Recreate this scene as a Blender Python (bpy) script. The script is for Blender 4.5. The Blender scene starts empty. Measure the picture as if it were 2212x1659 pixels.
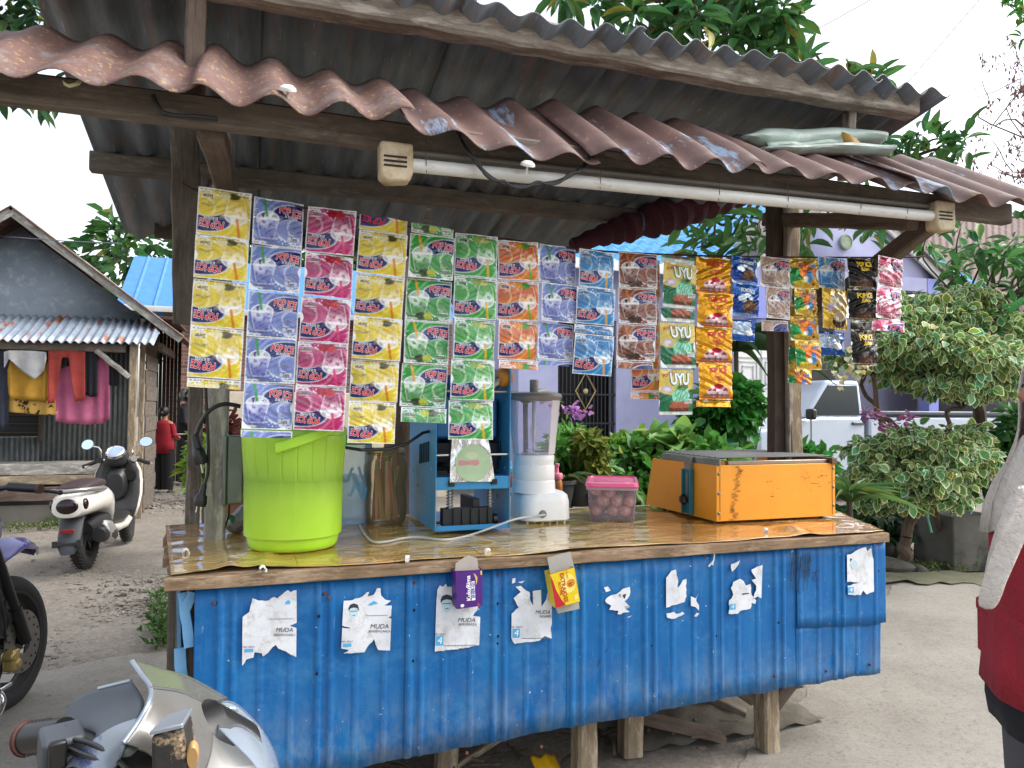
import bpy, bmesh, math, random
import numpy as np
from mathutils import Vector, Matrix
random.seed(7); RNG = np.random.default_rng(11)
rad = math.radians
scene = bpy.context.scene
# ------------------------------------------------------------------ camera
CAM = Vector((0.166, -2.5, 1.4)); F = 1600.0; CX, CY = 1106.0, 829.5
_y, _p, _r = rad(19.2), rad(1.8), rad(0.4)
FWD = Vector((math.sin(_y) * math.cos(_p), math.cos(_y) * math.cos(_p), math.sin(_p)))
_r0 = Vector((math.cos(_y), -math.sin(_y), 0)); _u0 = _r0.cross(FWD)
CR = _r0 * math.cos(_r) + _u0 * math.sin(_r); CU = _u0 * math.cos(_r) - _r0 * math.sin(_r)
cd = bpy.data.cameras.new('camera'); cam = bpy.data.objects.new('camera', cd)
scene.collection.objects.link(cam); scene.camera = cam
mw = Matrix.Identity(4)
for i in range(3):
    mw[i][0] = CR[i]; mw[i][1] = CU[i]; mw[i][2] = -FWD[i]; mw[i][3] = CAM[i]
cam.matrix_world = mw
cd.sensor_width = 36; cd.lens = 36 * F / 2212; cd.clip_start = .05; cd.clip_end = 2000
# ------------------------------------------------------------------ sky, sun, exposure
SUN_EL, SUN_AZ = 48, 105
world = bpy.data.worlds.new('World'); scene.world = world; world.use_nodes = True
wn, wl = world.node_tree.nodes, world.node_tree.links
bg = wn['Background']; sky = wn.new('ShaderNodeTexSky'); sky.sky_type = 'NISHITA'; sky.sun_disc = False
sky.sun_elevation = rad(SUN_EL); sky.sun_rotation = rad(SUN_AZ)
sky.air_density = 1.0; sky.dust_density = 3.0; sky.ozone_density = 1.0
hs = wn.new('ShaderNodeHueSaturation'); hs.inputs['Saturation'].default_value = .35
wl.new(sky.outputs[0], hs.inputs['Color']); wl.new(hs.outputs[0], bg.inputs[0])
bg.inputs[1].default_value = 0.15
sl = bpy.data.lights.new('sun', 'SUN'); sun = bpy.data.objects.new('sun', sl); scene.collection.objects.link(sun)
sl.energy = .9; sl.angle = rad(30); sl.color = (1, .95, .88)
_a, _e = rad(SUN_AZ), rad(SUN_EL)
_sd = Vector((math.sin(_a) * math.cos(_e), math.cos(_a) * math.cos(_e), math.sin(_e)))
sun.rotation_euler = (-_sd).to_track_quat('-Z', 'Y').to_euler()
scene.view_settings.view_transform = 'Standard'; scene.view_settings.look = 'None'
scene.view_settings.exposure = 1.45; scene.view_settings.gamma = 1
scene.render.engine = 'CYCLES'
scene.cycles.use_denoising = True
scene.cycles.max_bounces = 6; scene.cycles.transparent_max_bounces = 12
scene.cycles.diffuse_bounces = 3; scene.cycles.glossy_bounces = 3; scene.cycles.transmission_bounces = 6
scene.cycles.caustics_reflective = False; scene.cycles.caustics_refractive = False

# ------------------------------------------------------------------ helpers
def ray(u, v): return CR * ((u - CX) / F) + CU * ((CY - v) / F) + FWD
def at_y(u, v, Y): d = ray(u, v); return CAM + d * ((Y - CAM.y) / d.y)
def at_z(u, v, Z): d = ray(u, v); return CAM + d * ((Z - CAM.z) / d.z)
def at_d(u, v, D): return CAM + ray(u, v) * D
def sr(h):
    h = h.lstrip('#'); c = [int(h[i:i + 2], 16) / 255 for i in (0, 2, 4)]
    return tuple((x / 12.92 if x <= .04045 else ((x + .055) / 1.055) ** 2.4) for x in c)
def rgba(c):
    if isinstance(c, str): c = sr(c)
    return (c[0], c[1], c[2], 1)

WM = {}
def empty(name, loc, label=None, cat=None, group=None, rz=0):
    o = bpy.data.objects.new(name, None); scene.collection.objects.link(o)
    m = Matrix.Translation(Vector(loc)) @ Matrix.Rotation(rz, 4, 'Z')
    o.matrix_basis = m; WM[o] = m; o.empty_display_size = .05
    if label: tag(o, label, cat, group)
    return o
def tag(o, label=None, cat=None, group=None, kind=None):
    if label: o['label'] = label
    if cat: o['category'] = cat
    if group: o['group'] = group
    if kind: o['kind'] = kind
    return o
def link(name, me, parent=None, m=None):
    o = bpy.data.objects.new(name, me); scene.collection.objects.link(o)
    m = m or Matrix.Identity(4)
    if parent is not None:
        o.parent = parent; o.matrix_parent_inverse = WM[parent].inverted()
    o.matrix_basis = m; WM[o] = m
    return o
def axis_mat(p0, p1, up=(0, 0, 1)):
    x = (Vector(p1) - Vector(p0)).normalized(); up = Vector(up)
    if abs(x.dot(up.normalized())) > .98: up = Vector((0, 1, 0)) if abs(x.y) < .9 else Vector((1, 0, 0))
    y = up.cross(x).normalized(); z = x.cross(y)
    m = Matrix.Identity(4)
    for i in range(3): m[i][0] = x[i]; m[i][1] = y[i]; m[i][2] = z[i]; m[i][3] = Vector(p0)[i]
    return m

class MB:
    def __init__(s): s.v = []; s.f = []; s.m = []
    def add(s, vs, fs, mi=0, M=None):
        b = len(s.v)
        if M is not None: vs = [M @ Vector(p) for p in vs]
        s.v.extend([tuple(p) for p in vs]); s.f.extend([tuple(i + b for i in f) for f in fs]); s.m.extend([mi] * len(fs)); return s
    def box(s, c, d, mi=0, M=None):
        x, y, z = d[0] / 2, d[1] / 2, d[2] / 2
        vs = [(c[0] + i * x, c[1] + j * y, c[2] + k * z) for i in (-1, 1) for j in (-1, 1) for k in (-1, 1)]
        return s.add(vs, [(0, 1, 3, 2), (4, 6, 7, 5), (0, 4, 5, 1), (2, 3, 7, 6), (0, 2, 6, 4), (1, 5, 7, 3)], mi, M)
    def loft(s, rings, mi=0, caps=True, closed=True, M=None):
        n = len(rings[0]); vs = [p for r in rings for p in r]; fs = []
        for i in range(len(rings) - 1):
            for j in range(n if closed else n - 1):
                k = (j + 1) % n; fs.append((i * n + j, i * n + k, (i + 1) * n + k, (i + 1) * n + j))
        if caps and closed: fs.append(tuple(range(n))[::-1]); fs.append(tuple(range((len(rings) - 1) * n, len(rings) * n)))
        return s.add(vs, fs, mi, M)
    def tube(s, pts, r, n=8, mi=0, caps=True, sq=None):
        pts = [Vector(p) for p in pts]; rings = []; N = len(pts)
        rs = r if isinstance(r, (list, tuple)) else [r] * N
        t = (pts[1] - pts[0]).normalized(); up = Vector((0, 0, 1)) if abs(t.z) < .9 else Vector((1, 0, 0))
        a = up.cross(t).normalized()
        for i in range(N):
            t = (pts[min(i + 1, N - 1)] - pts[max(i - 1, 0)]).normalized()
            a = (a - t * a.dot(t)).normalized(); b = t.cross(a)
            rings.append([pts[i] + (a * math.cos(2 * math.pi * j / n) + b * math.sin(2 * math.pi * j / n) * (sq or 1)) * rs[i] for j in range(n)])
        return s.loft(rings, mi, caps)
    def cyl(s, p0, p1, r0, r1=None, n=20, mi=0): return s.tube([p0, p1], [r0, r0 if r1 is None else r1], n, mi)
    def lathe(s, prof, n=32, c=(0, 0, 0), mi=0, M=None, caps=False, rf=None):
        rings = []
        for r, z in prof:
            rings.append([(c[0] + r * (rf(2 * math.pi * j / n, z) if rf else 1) * math.cos(2 * math.pi * j / n), c[1] + r * (rf(2 * math.pi * j / n, z) if rf else 1) * math.sin(2 * math.pi * j / n), c[2] + z) for j in range(n)])
        return s.loft(rings, mi, caps, True, M)
    def prism(s, poly, a, b, mi=0, M=None):      # poly of (x,z) extruded along y from a to b
        n = len(poly); vs = [(p[0], a, p[1]) for p in poly] + [(p[0], b, p[1]) for p in poly]
        fs = [tuple(range(n)), tuple(range(n, 2 * n))[::-1]] + [(i, i + n, (i + 1) % n + n, (i + 1) % n) for i in range(n)]
        return s.add(vs, fs, mi, M)
    def grid(s, fn, nu, nv, mi=0, M=None):
        vs = [fn(i / nu, j / nv) for j in range(nv + 1) for i in range(nu + 1)]
        fs = [(j * (nu + 1) + i, j * (nu + 1) + i + 1, (j + 1) * (nu + 1) + i + 1, (j + 1) * (nu + 1) + i) for j in range(nv) for i in range(nu)]
        return s.add(vs, fs, mi, M)
    def ell(s, c, r, nu=16, nv=10, mi=0, M=None):
        rings = []
        for j in range(1, nv):
            t = math.pi * j / nv
            rings.append([(c[0] + r[0] * math.sin(t) * math.cos(2 * math.pi * i / nu), c[1] + r[1] * math.sin(t) * math.sin(2 * math.pi * i / nu), c[2] + r[2] * math.cos(t)) for i in range(nu)])
        return s.loft(rings, mi, True, True, M)
    def torus(s, R, r, n=40, k=14, mi=0, M=None, sq=1.0):
        rings = []
        for i in range(n + 1):
            a = 2 * math.pi * i / n
            rings.append([((R + r * math.cos(2 * math.pi * j / k)) * math.cos(a), r * sq * math.sin(2 * math.pi * j / k), (R + r * math.cos(2 * math.pi * j / k)) * math.sin(a)) for j in range(k)])
        return s.loft(rings, mi, False, True, M)
    def ribbon(s, pts, w, nrm=(0, -1, 0), mi=0):
        pts = [Vector(p) for p in pts]; nrm = Vector(nrm); L = []
        for i in range(len(pts)):
            t = (pts[min(i + 1, len(pts) - 1)] - pts[max(i - 1, 0)]).normalized(); a = nrm.cross(t).normalized() * (w / 2)
            L.append((pts[i] - a, pts[i] + a))
        vs = [p for q in L for p in q]; return s.add(vs, [(2 * i, 2 * i + 1, 2 * i + 3, 2 * i + 2) for i in range(len(pts) - 1)], mi)
    def mesh(s, name, mats, smooth=40, recalc=True):
        me = bpy.data.meshes.new(name); me.from_pydata(s.v, [], s.f)
        for m in (mats if isinstance(mats, (list, tuple)) else [mats]): me.materials.append(m)
        me.polygons.foreach_set('material_index', s.m)
        if recalc:
            bm = bmesh.new(); bm.from_mesh(me); bmesh.ops.recalc_face_normals(bm, faces=bm.faces); bm.to_mesh(me); bm.free()
        if smooth: me.shade_smooth(); me.set_sharp_from_angle(angle=rad(smooth))
        me.update(); return me
    def build(s, name, mats, parent=None, m=None, smooth=40, bevel=None, bseg=2, recalc=True, solid=None, subd=0):
        o = link(name, s.mesh(name, mats, smooth, recalc), parent, m)
        if solid: k = o.modifiers.new('t', 'SOLIDIFY'); k.thickness = solid; k.offset = 0
        if bevel: k = o.modifiers.new('b', 'BEVEL'); k.width = bevel; k.segments = bseg; k.limit_method = 'ANGLE'; k.angle_limit = rad(35)
        if subd: k = o.modifiers.new('s', 'SUBSURF'); k.levels = subd; k.render_levels = subd
        return o

# ------------------------------------------------------------------ procedural materials
def newmat(name):
    m = bpy.data.materials.new(name); m.use_nodes = True
    n, l = m.node_tree.nodes, m.node_tree.links
    return m, n, l, n['Principled BSDF']
def coords(n, l, stretch=(1, 1, 1), coord='Object'):
    tc = n.new('ShaderNodeTexCoord'); mp = n.new('ShaderNodeMapping'); mp.inputs['Scale'].default_value = stretch
    l.new(tc.outputs[coord], mp.inputs['Vector']); return mp.outputs[0]
def noise(n, l, vec, scale, detail=5, rough=.6, dist=0):
    t = n.new('ShaderNodeTexNoise'); t.inputs['Scale'].default_value = scale; t.inputs['Detail'].default_value = detail
    t.inputs['Roughness'].default_value = rough; t.inputs['Distortion'].default_value = dist
    l.new(vec, t.inputs['Vector']); return t.outputs['Fac']
def ramp(n, l, fac, stops):
    r = n.new('ShaderNodeValToRGB'); e = r.color_ramp.elements
    while len(e) < len(stops): e.new(.5)
    for k, (p, c) in enumerate(stops):
        e[k].position = p; e[k].color = rgba(c) if not isinstance(c, (int, float)) else (c, c, c, 1)
    l.new(fac, r.inputs[0]); return r.outputs[0]
def mix(n, l, fac, a, b, mode='MIX'):
    x = n.new('ShaderNodeMix'); x.data_type = 'RGBA'; x.blend_type = mode
    for val, idx in ((fac, 0), (a, 6), (b, 7)):
        if hasattr(val, 'links'): l.new(val, x.inputs[idx])
        elif idx == 0: x.inputs[0].default_value = val
        else: x.inputs[idx].default_value = rgba(val)
    return x.outputs[2]
def bumpn(n, l, h, b, strength=.3, dist=.01):
    k = n.new('ShaderNodeBump'); k.inputs['Strength'].default_value = strength; k.inputs['Distance'].default_value = dist
    l.new(h, k.inputs['Height']); l.new(k.outputs[0], b.inputs['Normal']); return k
def nmat(name, c1, c2=None, c3=None, scale=6, stretch=(1, 1, 1), thr=(.55, .65), s3=None, st3=None, rough=.6, metal=0, bump=.15, bscale=60, bdist=.004, coat=0, spec=.5, c4=None, thr4=(.66, .7), s4=40, trans=0):
    m, n, l, b = newmat(name)
    v = coords(n, l, stretch); c2 = c2 or tuple(x * .78 for x in rgba(c1)[:3])
    col = ramp(n, l, noise(n, l, v, scale), [(.3, c1), (.7, c2)])
    if c3 is not None:
        v3 = coords(n, l, st3) if st3 else v
        col = mix(n, l, ramp(n, l, noise(n, l, v3, s3 or scale * .6, 8, .7), [(thr[0], 0.), (thr[1], 1.)]), col, c3)
    if c4 is not None:
        col = mix(n, l, ramp(n, l, noise(n, l, v, s4, 4, .6), [(thr4[0], 0.), (thr4[1], 1.)]), col, c4)
    l.new(col, b.inputs['Base Color']); b.inputs['Roughness'].default_value = rough; b.inputs['Metallic'].default_value = metal
    b.inputs['Coat Weight'].default_value = coat; b.inputs['Specular IOR Level'].default_value = spec
    if trans: b.inputs['Transmission Weight'].default_value = trans
    if bump: bumpn(n, l, noise(n, l, v, bscale, 6, .65), b, bump, bdist)
    return m
def flat(name, c, rough=.5, metal=0, coat=0, bump=0, bscale=40, var=.12):
    c = rgba(c)[:3]; return nmat(name, tuple(min(1, x * (1 + var)) for x in c), tuple(x * (1 - var) for x in c), scale=9, rough=rough, metal=metal, coat=coat, bump=bump, bscale=bscale)
def wood(name, light, dark, pale=None, rough=.8, scale=1.0, thr=(.5, .62)):
    m, n, l, b = newmat(name)
    v = coords(n, l, (1.2 * scale, 22 * scale, 22 * scale)); g = noise(n, l, v, 2.2, 8, .7, .4)
    col = ramp(n, l, g, [(.28, dark), (.5, light), (.72, tuple(x * .7 for x in rgba(light)[:3]))])
    v2 = coords(n, l, (1, 2, 2))
    col = mix(n, l, ramp(n, l, noise(n, l, v2, 5, 6, .7), [(.4, .0), (.75, .7)]), col, tuple(x * .55 for x in rgba(dark)[:3]))
    if pale is not None: col = mix(n, l, ramp(n, l, noise(n, l, coords(n, l, (2, 9, 9)), 3, 7, .75), [(thr[0], 0.), (thr[1], .8)]), col, pale)
    l.new(col, b.inputs['Base Color']); b.inputs['Roughness'].default_value = rough; b.inputs['Specular IOR Level'].default_value = .25
    bumpn(n, l, g, b, .5, .006); return m
def clear(name, tint, opac=.25, rough=.15, dcol=None, rfl=.5):
    """thin clear or milky plastic: a see-through film with a milky body and a glossy skin"""
    m, n, l, b = newmat(name); out = n['Material Output']
    b.inputs['Base Color'].default_value = rgba(dcol or tint); b.inputs['Roughness'].default_value = rough; b.inputs['Specular IOR Level'].default_value = rfl
    tr = n.new('ShaderNodeBsdfTransparent'); tr.inputs[0].default_value = rgba(tint)
    fr = n.new('ShaderNodeFresnel'); fr.inputs[0].default_value = 1.4
    ad = n.new('ShaderNodeMath'); ad.operation = 'MULTIPLY_ADD'; ad.inputs[1].default_value = .8; ad.inputs[2].default_value = opac; ad.use_clamp = True
    l.new(fr.outputs[0], ad.inputs[0])
    mx = n.new('ShaderNodeMixShader'); l.new(ad.outputs[0], mx.inputs[0]); l.new(tr.outputs[0], mx.inputs[1]); l.new(b.outputs[0], mx.inputs[2])
    l.new(mx.outputs[0], out.inputs[0]); return m
def attrmat(name, rough=.3, metal=0, bump=.0, bscale=9, trans=0, coat=0, bdist=.01, spec=.5, attr='Col'):
    m, n, l, b = newmat(name); a = n.new('ShaderNodeAttribute'); a.attribute_name = attr
    l.new(a.outputs['Color'], b.inputs['Base Color']); b.inputs['Roughness'].default_value = rough; b.inputs['Metallic'].default_value = metal
    b.inputs['Coat Weight'].default_value = coat; b.inputs['Specular IOR Level'].default_value = spec
    if bump: bumpn(n, l, noise(n, l, coords(n, l), bscale, 3, .5, .8), b, bump, bdist)
    if trans:
        t = n.new('ShaderNodeBsdfTranslucent'); l.new(a.outputs['Color'], t.inputs[0]); mx = n.new('ShaderNodeMixShader'); mx.inputs[0].default_value = trans
        l.new(b.outputs[0], mx.inputs[1]); l.new(t.outputs[0], mx.inputs[2]); l.new(mx.outputs[0], n['Material Output'].inputs[0])
    return m

MT = {}
MT['wood_dark'] = wood('wood_dark', '#776d63', '#463f38', '#989086', thr=(.55, .75))
MT['wood_brown'] = wood('wood_brown', '#74655a', '#443830')
MT['wood_black'] = wood('wood_black', '#584c42', '#352d27')
MT['wood_pale'] = wood('wood_pale', '#a0968a', '#665d52', '#beb7ac')
MT['wood_grey'] = wood('wood_grey', '#9c9890', '#63605a', '#c2bfb6')
MT['wood_tan'] = wood('wood_tan', '#94846c', '#64574a', '#b0a28c')
MT['wood_edge'] = wood('wood_edge', '#957c62', '#56432f', '#b09a80', scale=1.6)
MT['roof_dark'] = nmat('roof_dark', '#757d86', '#4e555c', '#7a6254', scale=3, stretch=(7, .8, 1), thr=(.52, .68), s3=4, rough=.6, metal=.1, bump=.1, c4='#8f979d', thr4=(.62, .74), s4=16)
MT['roof_rust'] = nmat('roof_rust', '#6f544e', '#513e3a', '#8294aa', scale=7, stretch=(2, 1, 1), thr=(.57, .62), s3=2.4, st3=(3.5, .7, .7), rough=.62, bump=.2, bscale=80, c4='#a07a52', thr4=(.64, .72), s4=30)
MT['roof_red'] = nmat('roof_red', '#775850', '#5b443f', '#7d7472', scale=7, stretch=(2, 1, 1), thr=(.52, .7), s3=6, rough=.75, bump=.3, bscale=80, c4='#a08254', thr4=(.57, .68), s4=34)
MT['zinc'] = nmat('zinc', '#9aa6b4', '#7f8b99', '#9a5a36', scale=4, stretch=(3, 1, 1), thr=(.56, .62), s3=2.2, st3=(2.4, 1, .5), rough=.5, metal=.3, bump=.05)
MT['zinc_wall'] = nmat('zinc_wall', '#5a5f60', '#46494a', '#6f6a60', scale=5, stretch=(3, 1, 1), rough=.65, metal=.2, bump=.05)
MT['black'] = flat('black_plastic', '#131313', .4)
MT['rubber'] = nmat('rubber', '#1c1c1c', '#2a2826', rough=.85, bump=.3, bscale=120)
MT['steel'] = flat('steel', '#b0b0ae', .3, 1.0)
MT['chrome'] = flat('chrome', '#d8d8d8', .12, 1.0, var=.03)
MT['grey_metal'] = nmat('grey_metal', '#7d8580', '#6a726d', '#8d938c', scale=12, rough=.5, metal=.5, bump=.1)
MT['white'] = flat('white_plastic', '#eef0f0', .35, var=.03)
MT['white_paint'] = nmat('white_paint', '#e6e6e2', '#d6d6d2', rough=.6, bump=.05)
# ================================================================== GROUND
def wobble(x, y, s=1.0): return math.sin(x * 1.7 * s + 1.3) * math.cos(y * 2.3 * s) + .5 * math.sin(x * 4.1 * s + y * 3.3 * s)
mG, n, l, b = newmat('dirt')
v = coords(n, l)
c = ramp(n, l, noise(n, l, v, 1.4, 8, .7), [(.3, '#5c564e'), (.5, '#716a61'), (.7, '#847d72')])
c = mix(n, l, ramp(n, l, noise(n, l, v, 30, 6, .8), [(.45, 0.), (.65, .75)]), c, '#938c81')
c = mix(n, l, ramp(n, l, noise(n, l, v, .8, 6, .7), [(.58, 0.), (.72, .6)]), c, '#5e5a45')
l.new(c, b.inputs['Base Color']); b.inputs['Roughness'].default_value = .95
bumpn(n, l, noise(n, l, v, 34, 8, .75), b, .55, .015)
m = MB()
def gz(x, y): return .012 * wobble(x, y, .8) - .012
N = 90
xs = [math.copysign(abs(t) ** 2.2, t) * 90 for t in np.linspace(-1, 1, N + 1)]
m.grid(lambda u, v: (xs[round(u * N)] + .5, xs[round(v * N)] + 3, gz(xs[round(u * N)], xs[round(v * N)]) if max(abs(xs[round(u * N)]), abs(xs[round(v * N)])) < 12 else -.012), N, N)
tag(m.build('ground', mG), kind='structure')
mC, n, l, b = newmat('concrete')
v = coords(n, l)
c = ramp(n, l, noise(n, l, v, 1.1, 10, .72), [(.25, '#716c64'), (.5, '#8b867d'), (.75, '#9d9990')])
c = mix(n, l, ramp(n, l, noise(n, l, v, 55, 5, .8), [(.5, 0.), (.66, .6)]), c, '#5c574f')
c = mix(n, l, ramp(n, l, noise(n, l, v, 4, 9, .8), [(.56, 0.), (.7, .5)]), c, '#7d786f')
c = mix(n, l, ramp(n, l, noise(n, l, coords(n, l, (1, 1, 1)), 9, 6, .7), [(.63, 0.), (.69, .6)]), c, '#45413b')
l.new(c, b.inputs['Base Color']); b.inputs['Roughness'].default_value = .9
bumpn(n, l, noise(n, l, v, 45, 9, .8), b, .6, .012)
# the poured slab before and beside the stall, with a ragged edge to the gravel lane
edge = [(-9, 1.55), (-5, 1.75), (-3, 1.9), (-1.6, 2.0), (-1.0, 2.06), (-.5, 2.15), (-.28, 2.2), (-.22, 1.6), (-.2, .9), (-.15, .4), (-.05, .12), (.3, .0), (1.2, -.02), (1.9, .0), (2.2, .12), (2.6, .45), (3.2, .75), (3.9, 1.3), (4.5, 1.85), (5.2, 2.2), (6.0, 2.25), (7.5, 2.0), (10, 1.5), (14, .6)]
pts = []
for i in range(len(edge) - 1):
    for k in range(8):
        t = k / 8; x = edge[i][0] * (1 - t) + edge[i + 1][0] * t; y = edge[i][1] * (1 - t) + edge[i + 1][1] * t
        pts.append((x, y + .035 * math.sin(x * 9) + random.uniform(-.02, .02)))
m = MB(); K = 14
vs = [(p[0], p[1] + (-8 - p[1]) * (k / K) ** 1.3, .012 - (.02 if k == 0 else 0)) for p in pts for k in range(K + 1)]
fs = [(i * (K + 1) + k, (i + 1) * (K + 1) + k, (i + 1) * (K + 1) + k + 1, i * (K + 1) + k + 1) for i in range(len(pts) - 1) for k in range(K)]
m.add(vs, fs); tag(m.build('concrete_yard', mC), kind='structure')
# mossy strip along the far right edge of the slab
mMoss = nmat('moss', '#5e5f48', '#74725c', '#50553c', scale=7, rough=1, bump=.8, bscale=60, bdist=.02)
m = MB()
up = [at_z(1840 + i * 24, 1235 + 2 * math.sin(i * 1.3) + random.uniform(-2, 2), .02) for i in range(22)]
lo = [at_z(1840 + i * 24, 1250 + i * 1.2 + 6 * math.sin(i * 2.1) * random.random() + random.uniform(-5, 5), .0165) for i in range(22)]
m.add(up + lo, [(i, i + 1, 23 + i, 22 + i) for i in range(21)])
tag(m.build('mossy_verge', mMoss), kind='structure')
# loose stones on the gravel lane (one mass of stones)
mSt = nmat('stone', '#857f76', '#6a645c', '#9c968c', scale=3, rough=.9, bump=.3, bscale=50)
ico = [(0, 0, 1), (.89, 0, .45), (.28, .85, .45), (-.72, .53, .45), (-.72, -.53, .45), (.28, -.85, .45), (.72, .53, -.45), (-.28, .85, -.45), (-.89, 0, -.45), (-.28, -.85, -.45), (.72, -.53, -.45), (0, 0, -1)]
icf = [(0, 1, 2), (0, 2, 3), (0, 3, 4), (0, 4, 5), (0, 5, 1), (1, 6, 2), (2, 7, 3), (3, 8, 4), (4, 9, 5), (5, 10, 1), (6, 7, 2), (7, 8, 3), (8, 9, 4), (9, 10, 5), (10, 6, 1), (11, 7, 6), (11, 8, 7), (11, 9, 8), (11, 10, 9), (11, 6, 10)]
def scatter(mb, n, fn, r0, r1, sink=.35, p=2.5):
    for _ in range(n):
        x, y = fn(); r = r0 + (r1 - r0) * random.random() ** p; a = random.random() * 6.3
        sx, sy, sz = r * random.uniform(.8, 1.5), r * random.uniform(.7, 1.1), r * random.uniform(.35, .7)
        z = gz(x, y) + sz * (1 - sink * 2)
        mb.add([(x + (q[0] * sx * math.cos(a) - q[1] * sy * math.sin(a)) * random.uniform(.85, 1.1), y + q[0] * sx * math.sin(a) + q[1] * sy * math.cos(a), z + q[2] * sz) for q in ico], icf)
m = MB()
scatter(m, 1500, lambda: (random.uniform(-1.5, -.2), random.uniform(2.05, 3.4) if random.random() < .6 else random.uniform(3.4, 5.5)), .005, .02)
scatter(m, 1000, lambda: (random.triangular(-1.0, -.2, -.35), random.uniform(2.1, 5.5)), .006, .028)
scatter(m, 900, lambda: (random.uniform(-1.6, -.3), random.uniform(7.6, 12)), .01, .05)
scatter(m, 300, lambda: (random.uniform(-4, -1.2), random.uniform(2.2, 7.5)), .006, .028)
tag(m.build('gravel', mSt, smooth=0, recalc=False), 'grey loose stones strewn over the lane beside the stall', 'gravel', kind='stuff')
# ================================================================== THE STALL
ZT = .875
def beam(name, p0, p1, w, h, mat, parent, up=(0, 0, 1), jit=.003, seg=12, ch=.12, taper=1.0):
    p0, p1 = Vector(p0), Vector(p1); L = (p1 - p0).length; rings = []; c = ch * min(w, h)
    rn = random.Random(int(L * 1000) + int(w * 7777))
    for i in range(seg + 1):
        t = i / seg; k = 1 + (taper - 1) * t; y, z = w / 2 * k, h / 2 * k
        sec = [(-y + c, -z), (y - c, -z), (y, -z + c), (y, z - c), (y - c, z), (-y + c, z), (-y, z - c), (-y, -z + c)]
        oy, oz = rn.uniform(-jit, jit), rn.uniform(-jit, jit)
        rings.append([(L * t, q[0] + oy + rn.uniform(-jit, jit) * .5, q[1] + oz + rn.uniform(-jit, jit) * .5) for q in sec])
    m = MB(); m.loft(rings); return m.build(name, MT[mat] if isinstance(mat, str) else mat, parent, axis_mat(p0, p1, up), smooth=30)
stall = empty('drink_stall', (1.4, .5, 0), 'open wooden drink stall with blue tin counter front and rusty corrugated roofs', 'stall')

# ---- corrugated sheets
def sheet(name, x0, x1, ya, za, yb, zb, mat, parent, pitch=.12, amp=.022, ph=0, sag=.01, skew=0, wav=.012, ny=10, hook=0, xb0=None, xb1=None):
    xb0 = x0 if xb0 is None else xb0; xb1 = x1 if xb1 is None else xb1
    W = x1 - x0; nx = max(8, int(W / pitch * 12)); d = Vector((0, yb - ya, zb - za)).normalized(); nr = Vector((0, -d.z, d.y))
    def fn(u, v):
        x = (x0 + W * u) * (1 - v) + (xb0 + (xb1 - xb0) * u) * v
        w = amp * math.sin(2 * math.pi * (x0 + W * u + ph) / pitch) * (1 + .18 * math.sin(x * 5.1 + v))
        base = Vector((x, ya + (yb - ya) * v, za + (zb - za) * v)) + nr * w
        base.z += -sag * math.sin(math.pi * u) + wav * math.sin(x * 3.7 + v * 2) - hook * (1 - v) ** 6
        base.y += .012 * math.sin(x * 7.3) * (1 - v)
        base.x += skew * v
        return tuple(base)
    m = MB(); m.grid(fn, nx, ny); return m.build(name, MT[mat], parent, smooth=60, solid=.003)
# main roof, high at the front, falling to the back; its right-hand sheets are cut shorter
ZR = lambda y: 2.755 - .21 * y
r = [(-.52, .2, -.13, 2.02), (.17, .86, -.12, 2.03), (.82, 1.5, -.13, 2.0), (1.46, 2.12, -.12, 1.75), (2.08, 2.62, -.13, 1.18), (2.58, 3.0, -.13, .78)]
for i, (a, b_, y0, y1) in enumerate(r):
    sheet('roof_sheet', a, b_, y0, ZR(y0) + .006 * (i % 2), y1, ZR(y1) + .006 * (i % 2), 'roof_dark', stall, pitch=.135, amp=.02, ph=i * .02, sag=.008)
# front awning, rusty, steep, falling to the street
aw = [(-.62, .02, 'roof_red', 2.262, .0), (-.01, .60, 'roof_red', 2.255, .01), (.57, 1.22, 'roof_rust', 2.243, .02), (1.18, 1.86, 'roof_rust', 2.262, .02), (1.83, 2.55, 'roof_rust', 2.258, .01), (2.5, 3.3, 'roof_rust', 2.262, .0)]
for i, (a, b_, mt, z, hk) in enumerate(aw):
    sheet('awning_sheet', a, b_, -.35 - .012 * (i % 2), z, .2, 2.598 + .004 * (i % 2), mt, stall, pitch=.186, amp=.0205, ph=i * .03, sag=.012 if i != 2 else .022, hook=hk, wav=.014, skew=random.uniform(-.03, .03))
# screw caps and fallen bits on the awning
scr = flat('screw_white', '#d8d6d0', .5)
for (u, v) in [(622, 192), (1140, 355)]:
    p = at_y(u, v, -.33); m = MB(); m.lathe([(0, .012), (.012, .011), (.022, .004), (.024, -.004), (0, -.006)], 16); m.cyl((0, 0, 0), (0, 0, -.03), .004, n=8)
    m.build('screw_cap', scr, stall, Matrix.Translation(p) @ Matrix.Rotation(.5, 4, 'X'))

# ---- beams, purlins, posts
beam('awning_beam', (-.75, -.2, 2.246), (3.22, -.2, 2.246), .055, .085, 'wood_dark', stall, jit=.002, seg=20)
p0 = at_y(1230, 97, 0)
beam('roof_beam', (-.6, 0, p0.z), (at_y(1968, 240, 0).x, 0, p0.z), .09, .105, 'wood_pale', stall, jit=.005, seg=30)
q0, q1 = at_y(196, 352, 1.12), at_y(1470, 478, 1.12)
beam('purlin', (q0.x, 1.12, 2.455), (q1.x, 1.12, 2.455), .07, .085, 'wood_dark', stall, seg=20)
beam('purlin', (-.35, 1.86, 2.335), (1.6, 1.86, 2.335), .06, .07, 'wood_black', stall, seg=14)
pB = at_z(463, 1165, ZT)
beam('post', (pB.x, pB.y, ZT), (pB.x + .012, pB.y, 2.6), .078, .085, 'wood_grey', stall, up=(0, 1, 0), jit=.0025, seg=20)
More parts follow.
